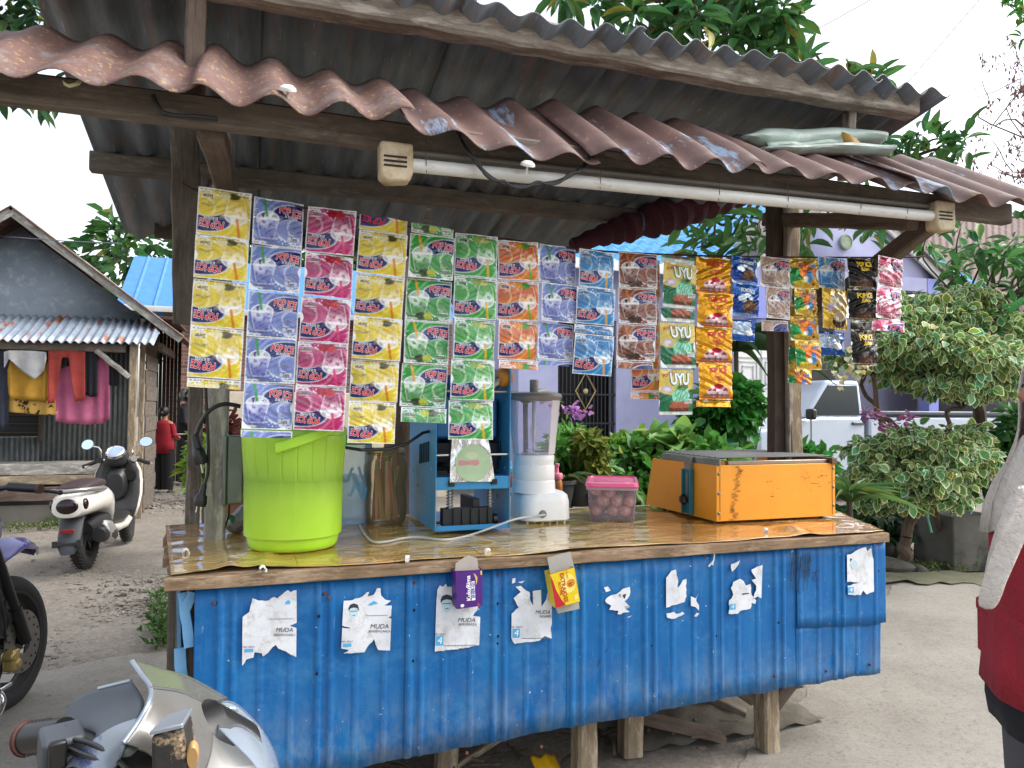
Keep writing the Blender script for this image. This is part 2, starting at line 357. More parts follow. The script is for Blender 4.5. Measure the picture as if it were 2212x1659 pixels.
a0 = at_y(411, 1150, 1.12); a1 = at_y(402, 262, .9)
beam('post', (a0.x, 1.12, .0), (a0.x + .02, 1.1, 2.42), .06, .05, 'wood_dark', stall, up=(0, 1, 0), seg=18)
beam('plank', at_y(404, 700, .72), at_y(399, 175, .72), .105, .035, 'wood_dark', stall, up=(0, 1, 0), seg=10)
rP = at_y(1702, 800, .64)
beam('post', (rP.x + .035, .64, 0), (rP.x + .02, .66, 2.56), .082, .09, 'wood_tan', stall, up=(0, 1, 0), seg=20)
beam('plank', (rP.x - .045, .665, .2), (rP.x - .05, .68, 2.5), .075, .06, 'wood_black', stall, up=(0, 1, 0), seg=16)
beam('plank', (rP.x - .005, .615, .3), (rP.x - .01, .63, 2.5), .025, .03, 'wood_pale', stall, up=(0, 1, 0), seg=16)
# cross rafters under the awning and roof
rb = at_y(456, 280, -.16)
beam('rafter', (rb.x, -.17, rb.z), (rb.x + .02, 1.2, rb.z + .12), .075, .075, 'wood_brown', stall, seg=12)
beam('rafter', (rP.x, -.14, 2.19), (rP.x, .8, 2.42), .06, .07, 'wood_brown', stall, seg=12)
s0 = at_y(423, 60, .03)
beam('strut', (s0.x, .03, 2.28), (s0.x, .03, p0.z - .0525), .058, .06, 'wood_brown', stall, up=(0, 1, 0), seg=6)
s1 = at_y(1848, 270, .03)
beam('strut', (s1.x, .1, 2.42), (s1.x, .06, p0.z - .045), .04, .05, 'wood_pale', stall, up=(0, 1, 0), seg=6)
beam('brace', (rP.x + .08, .6, 1.86), (at_y(2035, 455, -.14).x, -.14, 2.23), .065, .075, 'wood_brown', stall, seg=10)

# ---- counter: boards, vinyl covering is a thing of its own
FL, FR = at_z(388, 1243, ZT), at_y(1924, 1145, -.03)
FL.y = -.02
BLx, BRx = -.2, 3.24
D = 1.12
nb = 6
for i in range(nb):
    y0, y1 = -.03 + D * i / nb, -.03 + D * (i + 1) / nb - .004
    xa = -.075 + (BLx + .075) * i / nb; xb = FR.x + (BRx - FR.x) * i / nb
    beam('counter_board', (xa + random.uniform(-.008, .008), (y0 + y1) / 2, ZT - .02), (xb + random.uniform(-.01, .01), (y0 + y1) / 2, ZT - .02), y1 - y0, .038, 'wood_edge' if i < 5 else 'wood_grey', stall, jit=.0015, seg=24, ch=.06)
# front skirt: ribbed blue tin sheets
mBlue, n, l, b = newmat('blue_tin')
v = coords(n, l)
c = ramp(n, l, noise(n, l, coords(n, l, (3, 1, 1)), 2.2, 7, .6), [(.3, '#045492'), (.55, '#08619f'), (.75, '#1a71aa')])
c = mix(n, l, ramp(n, l, noise(n, l, coords(n, l, (9, 1, .7)), 6, 8, .75), [(.54, 0.), (.68, .4)]), c, '#3f82ba')
c = mix(n, l, ramp(n, l, noise(n, l, coords(n, l, (3, 1, 1)), 18, 5, .7), [(.685, 0.), (.70, .85)]), c, '#b9c6cf')
c = mix(n, l, ramp(n, l, noise(n, l, coords(n, l, (30, 1, 2.2)), 3, 6, .7), [(.66, 0.), (.71, .7)]), c, '#8fa6ba')
c = mix(n, l, ramp(n, l, noise(n, l, v, 9, 6, .75), [(.68, 0.), (.72, .7)]), c, '#6e5544')
l.new(c, b.inputs['Base Color']); sx_ = n.new('ShaderNodeSeparateXYZ'); l.new(v, sx_.inputs[0]); lo_ = n.new('ShaderNodeMapRange'); lo_.inputs[1].default_value = .5; lo_.inputs[2].default_value = .22; lo_.inputs[3].default_value = 0; lo_.inputs[4].default_value = .5; l.new(sx_.outputs[2], lo_.inputs[0])
dm_ = n.new('ShaderNodeMath'); dm_.operation = 'MULTIPLY'; l.new(lo_.outputs[0], dm_.inputs[0]); l.new(ramp(n, l, noise(n, l, coords(n, l, (2, 1, 1)), 7, 8, .75), [(.42, 0.), (.62, 1.)]), dm_.inputs[1])
c = mix(n, l, dm_.outputs[0], c, '#8d948f')                     # dust splashed up from the yard
c = mix(n, l, ramp(n, l, noise(n, l, coords(n, l, (1.2, 1, 1.5)), 3.2, 9, .8), [(.50, 0.), (.66, .5)]), c, '#4c86b0')
c = mix(n, l, ramp(n, l, noise(n, l, coords(n, l, (14, 1, 14)), 3, 3, .6), [(.70, 0.), (.72, .8)]), c, '#c4ccd0')
l.new(c, b.inputs['Base Color'])
b.inputs['Roughness'].default_value = .5; b.inputs['Specular IOR Level'].default_value = .35
bumpn(n, l, noise(n, l, coords(n, l, (1, 1, .6)), 5, 4, .5), b, .35, .012)
MT['blue_tin'] = mBlue
RIB = .2985; R0 = .0975
def tin_y(x):
    t = ((x - R0 + RIB / 2) % RIB) - RIB / 2
    y = 0
    for c0, hw, tp, h in ((-.020, .013, .006, .0075), (.020, .012, .005, .0065)):
        d = abs(t - c0); y -= h * min(1, max(0, (hw - d) / (hw - tp)))
    for c0 in (-.105, .1):
        d = abs(t - c0 - .0); y -= .0035 * min(1, max(0, (.012 - d) / .006))
    return y
def bottom(x):
    K = [(-.05, .2), (.4, .20), (.55, .209), (.77, .227), (1.0, .232), (1.262, .248), (1.27, .252), (1.56, .249), (1.62, .258), (1.85, .272), (2.11, .266), (2.18, .275), (2.46, .276), (2.8, .279)]
    for i in range(len(K) - 1):
        if x <= K[i + 1][0]:
            t = (x - K[i][0]) / (K[i + 1][0] - K[i][0]); return K[i][1] * (1 - t) + K[i + 1][1] * t
    return .279
def tin(x0, x1, zt, zb, oy=0, lean=0):
    nx = int((x1 - x0) / .004)
    def fn(u, v):
        x = x0 + (x1 - x0) * u; z = zb(x) + .0015 * math.sin(x * 23) * (1 - v) + (zt - zb(x)) * v
        if v < .02: z += .0015 * math.sin(x * 47) + .002 * math.sin(x * 13)
        return (x, tin_y(x) + oy + .005 * math.sin(x * 2.3 + z * 3) * (1 - v) - lean * (1 - v), z)
    m = MB(); m.grid(fn, nx, 8); return m.build('tin_panel', mBlue, stall, smooth=50, solid=.0012)
t1 = tin(.004, .69, .836, bottom, 0); t2 = tin(.66, 1.262, .836, bottom, -.0025, .003); t3 = tin(1.250, 1.9, .837, bottom, -.005, .002); t4 = tin(1.87, 2.30, .838, bottom, -.0025)
t5 = tin(2.27, 2.735, .838, lambda x: .50 + .012 * math.sin(x * 9), -.007, .006); t6 = tin(2.268, 2.71, .515, bottom, -.004)
# rusty screws and nail holes
rust = nmat('rust', '#5a3626', '#6e4834', rough=.9); hole = flat('nail_hole', '#08090b', .9)
c7 = lambda x, y: (1371.5 + x * .248, 1124.6 + y * .248)
c6 = lambda x, y: (932.6 + x * .2232, 1152 + y * .2232)
c5 = lambda x, y: (494 + x * .2232, 1179.5 + y * .2232)
for (u, v, k) in [(*c5(930, 455), 0), (*c5(1795, 350), 0), (*c5(870, 670), 1), (*c5(850, 1222), 1), (*c5(1790, 615), 1), (*c5(1780, 1105), 1), (*c6(640, 395), 0), (*c6(1425, 322), 0), (*c6(1020, 330), 0), (*c6(630, 675), 1), (*c6(635, 990), 1), (*c6(630, 1060), 1), (*c6(1715, 255), 0), (*c6(1920, 1025), 1), (*c7(600, 300), 0), (*c7(1010, 245), 0), (*c7(1640, 203), 0), (*c7(1820, 205), 0), (*c7(140, 1085), 1), (*c7(700, 1000), 1), (*c7(1240, 885), 1), (*c7(200, 1530), 0), (*c7(680, 1488), 0), (*c7(1205, 1348), 0), (*c7(1680, 895), 0), (*c7(1660, 1305), 0), (*c7(2040, 1250), 0), (*c7(2115, 430), 0), (1007, 1625, 0), (1168, 1612, 0), (710, 1290, 0), (463, 1302, 0)]:
    p = at_y(u, v, 0); p.y = tin_y(p.x) - .008; m = MB()
    if k == 0: m.lathe([(0, .003), (.004, .0025), (.0058, 0), (.0058, -.006)], 10)
    else: m.lathe([(0, .001), (.0035, .001), (.0048, 0), (.0045, -.006)], 10)
    m.build('screw' if k == 0 else 'nail_hole', rust if k == 0 else hole, (t1 if p.x < .69 else t2 if p.x < 1.25 else t3 if p.x < 1.87 else t4 if p.x < 2.27 else t5 if p.z > .5 else t6), Matrix.Translation(p) @ Matrix.Rotation(rad(90), 4, 'X'))
# left end of the counter: light blue boards and dark timbers
mLB = nmat('light_blue_board', '#7fb4dc', '#5f9ccb', '#8f9aa0', scale=9, rough=.6, thr=(.62, .7))
MT['light_blue'] = mLB
beam('corner_post', (-.008, .09, 0), (-.008, .09, .83), .03, .04, 'wood_black', stall, up=(0, 1, 0))
beam('corner_post', (-.14, 1.05, 0), (-.14, 1.05, .83), .06, .06, 'wood_dark', stall, up=(0, 1, 0))
beam('end_board', at_y(396, 1280, .06), at_y(411, 1398, .03), .03, .012, 'light_blue', stall, up=(0, 1, 0), seg=5)
beam('end_board', at_y(417, 1278, .04), at_y(402, 1318, .05), .03, .01, 'light_blue', stall, up=(0, 1, 0), seg=4)
beam('end_board', (-.06, .3, .83), (-.05, .26, .12), .16, .012, 'light_blue', stall, up=(1, 0, 0), seg=5)
beam('end_board', (-.085, .62, .83), (-.08, .6, .1), .2, .014, 'wood_dark', stall, up=(1, 0, 0), seg=5)
beam('end_board', (-.11, .88, .83), (-.11, .88, .1), .2, .014, 'wood_dark', stall, up=(1, 0, 0), seg=5)
beam('end_board', at_y(390, 1400, .07), at_y(393, 1480, .07), .035, .012, 'light_blue', stall, up=(0, 1, 0), seg=4)
# legs and underframe
def leg(u, y, w, mat, top=.80, d=None):
    p = at_y(u, 1500, y); return beam('leg', (p.x, y, 0), (p.x, y, top), w, d or w, mat, stall, up=(0, 1, 0), seg=8, jit=.003)
leg(1263, .1, .082, 'wood_tan'); leg(1362, .22, .085, 'wood_tan'); leg(965, .3, .08, 'wood_tan')
lr = at_y(1662, 1560, .06); beam('leg', (lr.x, .08, 0), (lr.x, .08, .62), .075, .085, 'wood_tan', stall, up=(0, 1, 0), seg=8)
beam('leg', (2.55, .85, 0), (2.55, .85, .8), .08, .08, 'wood_dark', stall, up=(0, 1, 0), seg=8)
beam('leg', (.15, .15, 0), (.15, .15, .8), .08, .08, 'wood_dark', stall, up=(0, 1, 0), seg=8)
beam('brace', (lr.x + .05, .1, .17), (lr.x + .36, .1, .46), .05, .06, 'wood_brown', stall, seg=5)
beam('brace', (lr.x - .03, .14, .20), (lr.x - .3, .14, .40), .07, .07, 'wood_dark', stall, seg=5)
beam('rail', (0, .06, .78), (2.7, .06, .78), .05, .06, 'wood_dark', stall); beam('rail', (0, .06, .36), (2.68, .06, .36), .04, .05, 'wood_dark', stall)
beam('rail', (-.1, 1.0, .78), (2.9, 1.0, .78), .05, .06, 'wood_dark', stall)
beam('rail', (2.69, .05, .8), (2.9, 1.0, .8), .05, .06, 'wood_dark', stall); beam('rail', (2.66, .03, .315), (2.72, .5, .315), .04, .05, 'wood_dark', stall)
# back boards under the counter, extended to the ground to block light inside
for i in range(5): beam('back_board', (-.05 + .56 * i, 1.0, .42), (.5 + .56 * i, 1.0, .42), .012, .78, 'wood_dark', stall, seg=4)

# ---- posters torn off the tin (parts of their panels)
mPap = nmat('poster_paper', '#e8eaee', '#c9cdd2', '#b9b6b2', scale=9, thr=(.5, .68), s3=22, rough=.75, bump=.25, bscale=40)
ink = flat('poster_ink', '#2a3038', .7); ink2 = flat('poster_small_print', '#6e747c', .7); cyan = flat('poster_cyan', '#52a8d8', .7); pale = flat('poster_skin', '#b8cfda', .7); lite = flat('poster_light', '#eef2f4', .7)
def text_mesh(s, size=1.0, off=0.0, shear=0.0, align='CENTER', space=1.0):
    cu = bpy.data.curves.new('t', 'FONT'); cu.body = s; cu.size = size; cu.offset = off; cu.shear = shear; cu.align_x = align; cu.align_y = 'CENTER'; cu.resolution_u = 3; cu.space_character = space
    o = bpy.data.objects.new('t', cu); scene.collection.objects.link(o)
    dg = bpy.context.evaluated_depsgraph_get(); me = o.evaluated_get(dg).to_mesh()
    V = [tuple(v.co) for v in me.vertices]; P = [tuple(p.vertices) for p in me.polygons]
    o.evaluated_get(dg).to_mesh_clear(); bpy.data.objects.remove(o); bpy.data.curves.remove(cu)
    return V, P
def tri_poly(mb, pts, mi=0):      # a polygon with holes-free concave outline, kept as one n-gon
    mb.add(pts, [tuple(range(len(pts)))], mi)
def jag(pts, k=2, a=1.2):
    out = []
    for i in range(len(pts)):
        p, q = pts[i], pts[(i + 1) % len(pts)]; L = math.hypot(q[0] - p[0], q[1] - p[1]); nn = max(1, int(L / 6))
        straight = L > 30 and (abs(q[0] - p[0]) < 5)
        for j in range(nn):
            t = j / nn; o = 0 if (j == 0 or straight) else random.uniform(-a, a)
            out.append((p[0] + (q[0] - p[0]) * t + o, p[1] + (q[1] - p[1]) * t + o * .8))
    return out
PAN = [-.0065]
def flat_on_tin(uv, lift):
    p = at_y(uv[0], uv[1], 0); p.y = PAN[0] - lift; return p
def poster(polys, f, panel, extra=(), label=None):
    m = MB(); PAN[0] = {t1: -.009, t2: -.0125, t3: -.0145, t4: -.012, t5: -.0175}[panel]
    for poly in polys: tri_poly(m, [flat_on_tin(q, 0) for q in jag([f(*p) for p in poly])], 0)
    for e in extra:
        if e[0] == 'poly': tri_poly(m, [flat_on_tin(f(*p), .0008 + .0004 * (e[3] if len(e) > 3 else 0)) for p in e[2]], e[1])
        if e[0] == 'text':
            _, s, cx, cy, h, mi, sh, off = e
            V, P = text_mesh(s, h, off, sh); m.add([flat_on_tin(f(cx + q[0], cy - q[1]), .0014) for q in V], P, mi)
    o = m.build('poster_remnant', [mPap, ink, cyan, pale, lite, ink2], panel, smooth=0, recalc=False)
    if label: o['label'] = label
    return o
def bars(x, y, w, n=1, h=9, gap=22): return [('poly', 5, [(x + q, y + i * gap - 4 * q / w), (x + q + 9, y + i * gap - 4 * q / w), (x + q + 9, y + i * gap + h * .8 - 4 * q / w), (x + q, y + i * gap + h * .8 - 4 * q / w)]) for i in range(n) for q in range(0, w, 14)]
def face(x, y, s=1.0): 
    E = lambda cx, cy, rx, ry, n=14, a0=0, a1=6.283: [(x + (cx + rx * math.cos(a0 + (a1 - a0) * i / n)) * s, y + (cy + ry * math.sin(a0 + (a1 - a0) * i / n)) * s) for i in range(n)]
    return [('poly', 3, E(0, 20, 52, 75)), ('poly', 1, [(x + a * s, y + b_ * s) for a, b_ in [(-58, 5), (-62, -30), (-45, -70), (0, -88), (48, -72), (62, -30), (58, 5), (45, -30), (0, -38), (-40, -25)]], 1),
            ('poly', 1, [(x + a * s, y + b_ * s) for a, b_ in [(-45, 5), (45, 0), (45, 7), (-45, 12)]], 1), ('poly', 1, [(x + a * s, y + b_ * s) for a, b_ in [(-12, 55), (18, 52), (18, 60), (-12, 62)]], 1)]
def four(x, y, w, h): return [('poly', 2, [(x, y), (x + w, y - 4), (x + w, y + h - 4), (x, y + h)]), ('text', '4', x + w * .5, y + h * .5 - 2, h * 1.05, 4, .15, .02), ('text', 'NO. URUT', x + w * .55, y - 18, 24, 1, 0, .012)]
poster([[(130, 1150), (135, 680), (200, 630), (215, 560), (230, 500), (290, 520), (360, 525), (440, 485), (470, 500), (570, 420), (600, 440), (655, 420), (657, 735), (590, 765), (655, 785), (652, 1065), (600, 1045), (550, 1010), (480, 985), (455, 950), (400, 1000), (360, 1040), (330, 1060), (320, 1030), (250, 1020), (240, 1070), (170, 1090)]], c5, t1,
       [('text', 'MUDA', 535, 805, 58, 1, .25, .01), ('text', 'BERPENGARU', 535, 852, 33, 1, .25, .008), ('poly', 2, [(152, 988), (238, 984), (238, 1016), (152, 1020)]), ('text', 'NO. URUT', 195, 968, 24, 1, 0, .01), ('poly', 2, [(545, 540), (570, 515), (595, 525), (595, 555), (548, 558)]), *bars(395, 695, 215, 1, 10)], 'torn white election poster with slanted slogan nearest the left end')
poster([[(1085, 980), (1095, 780), (1180, 785), (1095, 760), (1105, 575), (1110, 520), (1190, 515), (1290, 480), (1330, 440), (1355, 435), (1340, 480), (1400, 460), (1430, 400), (1465, 400), (1470, 470), (1510, 510), (1565, 520), (1500, 565), (1572, 565), (1565, 670), (1540, 680), (1568, 695), (1555, 1000), (1440, 995), (1400, 890), (1340, 960), (1310, 1015), (1200, 1025), (1105, 1028), (1160, 995)]], c5, t2,
       [*face(1205, 615, .8), ('text', 'MUDA', 1450, 768, 62, 1, .25, .008), ('text', 'BERPENGARUH', 1455, 815, 32, 1, .25, .008), ('poly', 2, [(1103, 935), (1182, 930), (1182, 962), (1103, 968)]), ('text', 'NO. URUT', 1142, 913, 24, 1, 0, .01), *bars(1325, 660, 200, 1, 10), ('poly', 2, [(1340, 560), (1400, 520), (1440, 545), (1370, 565)])], 'torn white poster with half a face in glasses and slogan')
poster([[(22, 1135), (35, 700), (45, 540), (70, 495), (100, 510), (130, 480), (140, 510), (200, 500), (240, 560), (440, 690), (430, 740), (390, 790), (460, 800), (450, 1070), (350, 1095)]], c6, t2,
       [*face(135, 665, .95), ('text', 'MUDA', 325, 830, 58, 1, .25, .008), ('text', 'BERPENGA', 335, 872, 36, 1, .25, .008), *four(30, 985, 74, 92), *bars(105, 1072, 320, 1, 12)], 'white poster with a man in glasses behind the purple box')
poster([[(760, 1000), (762, 770), (830, 710), (780, 620), (850, 560), (800, 510), (850, 500), (900, 545), (935, 560), (945, 650), (970, 690), (965, 550), (1000, 545), (1045, 540), (1050, 700), (1090, 640), (1110, 560), (1120, 470), (1150, 560), (1150, 870), (1140, 900), (1150, 1010), (1080, 985), (1030, 1030), (790, 1060), (770, 1030)], [(765, 480), (770, 430), (800, 425), (795, 470)], [(820, 465), (890, 450), (860, 475)]], c6, t2,
       [*four(770, 915, 70, 86), ('text', 'MUDA', 1060, 755, 50, 1, .25, .008), ('text', 'NGARU', 1090, 795, 36, 1, .25, .008), *bars(865, 1002, 265, 1, 12)], 'tattered white poster with number square below the yellow box')
poster([[(1660, 640), (1700, 600), (1770, 580), (1830, 530), (1900, 510), (1905, 560), (1880, 620), (1850, 650), (1900, 700), (1850, 720), (1900, 750), (1780, 775), (1790, 740), (1700, 730), (1720, 690), (1670, 660)], [(1650, 515), (1690, 505), (1715, 545), (1670, 560)], [(1830, 815), (1920, 785), (1900, 800)], [(1840, 700), (1910, 695), (1860, 710)]], c6, t3, [('poly', 1, [(1795, 580), (1810, 580), (1805, 615)]), ('poly', 1, [(1830, 585), (1865, 575), (1850, 625), (1835, 610)])])
poster([[(255, 750), (255, 490), (300, 430), (340, 420), (345, 470), (360, 520), (355, 580), (400, 510), (430, 500), (425, 560), (432, 650), (415, 700)], [(470, 735), (470, 650), (510, 670), (540, 620), (515, 690), (540, 730), (540, 775), (510, 745)], [(258, 800), (320, 785), (345, 805), (395, 785), (415, 800), (360, 830), (305, 848), (262, 835)], [(495, 825), (520, 795), (545, 800), (520, 828)]], c7, t3)
poster([[(800, 805), (805, 690), (840, 640), (820, 580), (840, 530), (900, 500), (930, 520), (950, 560), (990, 545), (1000, 640), (1040, 690), (1030, 720), (1000, 710), (990, 760), (950, 770), (900, 780), (880, 805)], [(820, 375), (900, 340), (870, 400), (830, 440)], [(1000, 420), (1095, 380), (1085, 670), (1050, 655), (1010, 680), (1040, 600), (1040, 560), (1000, 510), (1040, 500), (1000, 440)]], c7, t4, [*four(806, 722, 54, 48)[:2], ('poly', 1, [(915, 628), (975, 622), (975, 632), (920, 640)])])
poster([[(1822, 525), (1820, 290), (1870, 275), (1930, 240), (1985, 225), (1995, 260), (2030, 230), (2040, 300), (2050, 330), (2055, 610), (1990, 635), (1960, 600), (1940, 640), (1830, 635), (1825, 560), (1930, 530)]], c7, t5, [*four(1826, 572, 52, 50)[:2], ('poly', 1, [(1845, 322), (1865, 325), (1850, 355)]), ('poly', 3, [(1845, 370), (1880, 335), (1910, 350), (1905, 400), (1870, 420)])])
# black pen scribble on the tin
gm = MB(); rg = random.Random(5); PAN[0] = -.0125
for i in range(17):
    x = 1330 + i * 11 + rg.uniform(-5, 5); a = rg.uniform(240, 330); b2 = rg.uniform(430, 640)
    gm.ribbon([flat_on_tin(c7(x + (b2 - yy) * .07 + rg.uniform(-3, 3), yy), .0) for yy in np.linspace(a, b2, 7)], .0022)
for (x, y, w) in [(1330, 440, 60), (1390, 400, 50), (1450, 430, 60), (1480, 350, 45), (1520, 440, 70), (1340, 360, 50)]:
    gm.ribbon([flat_on_tin(c7(x + w * t, y + 12 * math.sin(t * 5)), .0) for t in np.linspace(0, 1, 6)], .002)
gm.ribbon([flat_on_tin(c7(1530 + 50 * t, 480 + 40 * math.sin(t * 9)), 0) for t in np.linspace(0, 1, 14)], .002)
gm.ribbon([flat_on_tin(c7(1550 + 30 * t, 520 + 80 * t ** 2), 0) for t in np.linspace(0, 1, 6)], .0015)
gm.ribbon([flat_on_tin(c6(1690 - 100 * t ** .6, 1110 + 170 * t), 0) for t in np.linspace(0, 1, 6)], .002)
gm.build('scribble', flat('scribble_ink', '#10151c', .6), t4, smooth=0, recalc=False)['label'] = 'black pen scribble on the blue tin'
# ================================================================== THINGS ON AND ABOUT THE COUNTER
mV, n, l, b = newmat('vinyl_wood_print')
v = coords(n, l, (1.3, 8, 1)); g = noise(n, l, v, 2.4, 7, .6, 1.6)
c = ramp(n, l, g, [(.3, '#b08e48'), (.45, '#d2b060'), (.58, '#e4c67a'), (.72, '#bc8e54')])
c = mix(n, l, ramp(n, l, noise(n, l, coords(n, l, (1, 1, 1)), .9, 3, .5), [(.46, 0.), (.56, .75)]), c, mix(n, l, g, '#a46a36', '#d89a50'))
bk = n.new('ShaderNodeTexBrick'); bk.inputs['Scale'].default_value = 1; bk.inputs['Brick Width'].default_value = .62; bk.inputs['Row Height'].default_value = .17; bk.inputs['Mortar Size'].default_value = .0025
bk.inputs['Color1'].default_value = (1, 1, 1, 1); bk.inputs['Color2'].default_value = (.72, .70, .66, 1); bk.inputs['Mortar'].default_value = (.5, .42, .3, 1)
l.new(coords(n, l), bk.inputs['Vector'])
c = mix(n, l, 1.0, c, bk.outputs['Color'], 'MULTIPLY')
l.new(c, b.inputs['Base Color']); b.inputs['Roughness'].default_value = .1; b.inputs['Specular IOR Level'].default_value = .75; b.inputs['Coat Weight'].default_value = 1.0; b.inputs['Coat Roughness'].default_value = .06
w = noise(n, l, coords(n, l, (1, 2.4, 1)), 7, 5, .55, 1.1)
bumpn(n, l, w, b, .9, .026)
def vz(x, y):
    z = ZT + .003 + .0032 * (math.sin(x * 11 + 3 * math.sin(y * 7)) * math.sin(y * 13 + x * 2) + .35 * math.sin(x * 31 + 4 * math.sin(y * 17)) + 1.2) * .7
    z += .03 * math.exp(-((x - 2.33) / .05) ** 2 - ((y - .10) / .10) ** 2)                    # the fold beside the grill
    z += .012 * math.exp(-((x - .10) / .03) ** 2 - ((y - .12) / .22) ** 2) + .010 * math.exp(-((x - .19 - y * .15) / .02) ** 2) * math.exp(-((y - .25) / .25) ** 2)
    return z
def vin(u, v):
    yf = -.02 + .02 * math.sin(u * 19) * math.sin(u * 7 + 1) + .012; y = yf + (1.02 - yf) * v
    x0 = -.065 - .12 * v; x1 = FR.x - .01 + (BRx - FR.x) * v; x = x0 + (x1 - x0) * u
    z = vz(x, y); e = max(0, .02 - abs(y - yf)) / .02
    return (x, y, z + .008 * e * max(0, math.sin(x * 5.3 + 1)) ** 3)
m = MB(); m.grid(vin, 200, 60)
tag(m.build('table_covering', mV, solid=.0008), 'shiny wood-print plastic sheet covering the stall counter', 'table covering')
clip = flat('clip_white', '#e6e4e0', .5)
for i, (u, v, rz, lab) in enumerate([(401, 1192, .3, 'small white cable clip nailed at the left end of the counter'), (567, 1232, .1, 'small white cable clip on counter edge below the green barrel'), (880, 1210, 1.2, 'small white arched cable clip left of the purple box'), (1053, 1192, .6, 'small white cable clip above and right of purple box'), (1654, 1147, .2, 'small white cable clip on the raised fold below the grill'), (1850, 1136, .4, 'small white cable clip at the right end of the counter')]):
    p = at_z(u, v + 3, ZT + .006); p.z = vz(p.x, p.y) - .001
    m = MB(); K = 9
    out = [(.0095 * math.cos(math.pi * k / K), .012 + .0095 * math.sin(math.pi * k / K)) for k in range(K + 1)]; inn = [(.005 * math.cos(math.pi * k / K), .010 + .005 * math.sin(math.pi * k / K)) for k in range(K + 1)]
    poly = [(.0095, 0)] + out + [(-.0095, 0), (-.005, 0)] + inn[::-1] + [(.005, 0)]
    n_ = len(poly); m.add([(q[0], -.006, q[1]) for q in poly] + [(q[0], .006, q[1]) for q in poly], [(k, (k + 1) % n_, (k + 1) % n_ + n_, k + n_) for k in range(n_)] + [(0, k, k + 1) for k in range(0)])
    ring = list(range(n_))
    for k in range(K): m.f.append((1 + k, 2 + k, n_ - 3 - k, n_ - 2 - k)); m.m.append(0); m.f.append((1 + k + n_, 2 + k + n_, n_ - 3 - k + n_, n_ - 2 - k + n_)); m.m.append(0)
    m.box((.0105, 0, .004), (.006, .006, .010))
    tag(m.build('cable_clip', clip, None, Matrix.Translation(p) @ Matrix.Rotation(rz, 4, 'Z'), smooth=50), lab, 'cable clip', 'cable clips nailed along the counter')

# ---- green barrel
mGr = nmat('lime_plastic', '#b2e93e', '#a4de34', rough=.34, bump=.03, bscale=20, c4='#9fe04e', thr4=(.7, .76), s4=14)
def sss(mat, col, wgt=.5, radius=.05):
    bb = mat.node_tree.nodes['Principled BSDF']; bb.inputs['Subsurface Weight'].default_value = wgt; bb.inputs['Subsurface Radius'].default_value = (radius, radius, radius * .4); bb.inputs['Subsurface Scale'].default_value = 1
sss(mGr, None)
pb = at_z(633, 1180, ZT + .006); dep = (pb - CAM).dot(FWD); sc_ = dep / F
zb, h = ZT + .008, (1186 - 938) * sc_
R1, R2 = 95 * sc_, 109 * sc_
barrel = empty('lidded_barrel', (pb.x, pb.y, zb), 'tall lime green plastic barrel with strap handle standing on the counter', 'barrel')
prof = [(0, .004), (R1 * .88, 0), (R1 * .95, .006), (R1 * .985, .018), (R1, .035)] + [(R1 + (R2 - R1) * (k / 24), .035 + (h - .055) * k / 24) for k in range(1, 25)] + [(R2 * .985, h), (R2 * .96, h), (R2 * .93, .05), (0, .012)]
def rf(a, z):
    fd = min(1, max(0, (z - .045) / .03)) * min(1, max(0, (h - .015 - z) / .02))
    d = abs((a * 22 / (2 * math.pi)) % 1 - .5); return 1 - .014 * fd * max(0, 1 - d / .05)
m = MB(); m.lathe(prof, 352, (0, 0, 0), rf=rf); m.build('body', mGr, barrel, Matrix.Translation((pb.x, pb.y, zb)), smooth=50)
m = MB(); m.lathe([(0, h + .03), (R2 * .7, h + .028), (R2 * .95, h + .02), (R2 * 1.02, h + .006), (R2 * 1.02, h - .012), (R2 * .99, h - .014), (R2 * .96, h), (0, h + .022)], 80)
lid = m.build('lid', nmat('lime_lid', '#a5d85a', '#96cc48', rough=.4), barrel, Matrix.Translation((pb.x, pb.y, zb)))
ha = []
for k in range(15):
    t = k / 14; a = rad(-112 + 66 * t); ha.append((pb.x + (R2 + .012) * math.cos(a), pb.y + (R2 + .012) * math.sin(a), zb + h - .055 + .075 * t))
m = MB(); m.loft([[(p[0] * 1, p[1], p[2] - .019), (p[0] + .010 * math.cos(rad(-90)), p[1] - .010, p[2] - .017), (p[0], p[1] - .010, p[2] + .017), (p[0], p[1], p[2] + .019)] for p in ha]); m.build('handle', mGr, barrel, bevel=.006)
# ---- translucent water jar behind the barrel
pj = at_z(752, 1132, ZT + .004); wj = empty('water_jar', (pj.x, pj.y, ZT), 'pale translucent water jar with green lid behind the barrel', 'jar')
mWj = clear('milky_blue', '#eef6fc', .3, .2, '#d4e6f2')
m = MB(); m.lathe([(0, .004), (.085, 0), (.095, .012), (.097, .05), (.1, .36), (.097, .37)], 40); m.build('body', mWj, wj, Matrix.Translation((pj.x, pj.y, ZT + .006)))
m = MB(); m.lathe([(0, .002), (.088, 0), (.093, .2), (0, .2)], 32); m.build('water', clear('jar_water', '#e4f0f8', .2, .1, '#c6dbea'), wj, Matrix.Translation((pj.x, pj.y, ZT + .016)))
m = MB(); m.lathe([(.0, .40), (.1, .395), (.106, .385), (.106, .355), (.1, .352)], 40); m.build('lid', flat('green_lid', '#3fae4a', .4), wj, Matrix.Translation((pj.x, pj.y, ZT + .006)))
m = MB(); rg = random.Random(3)
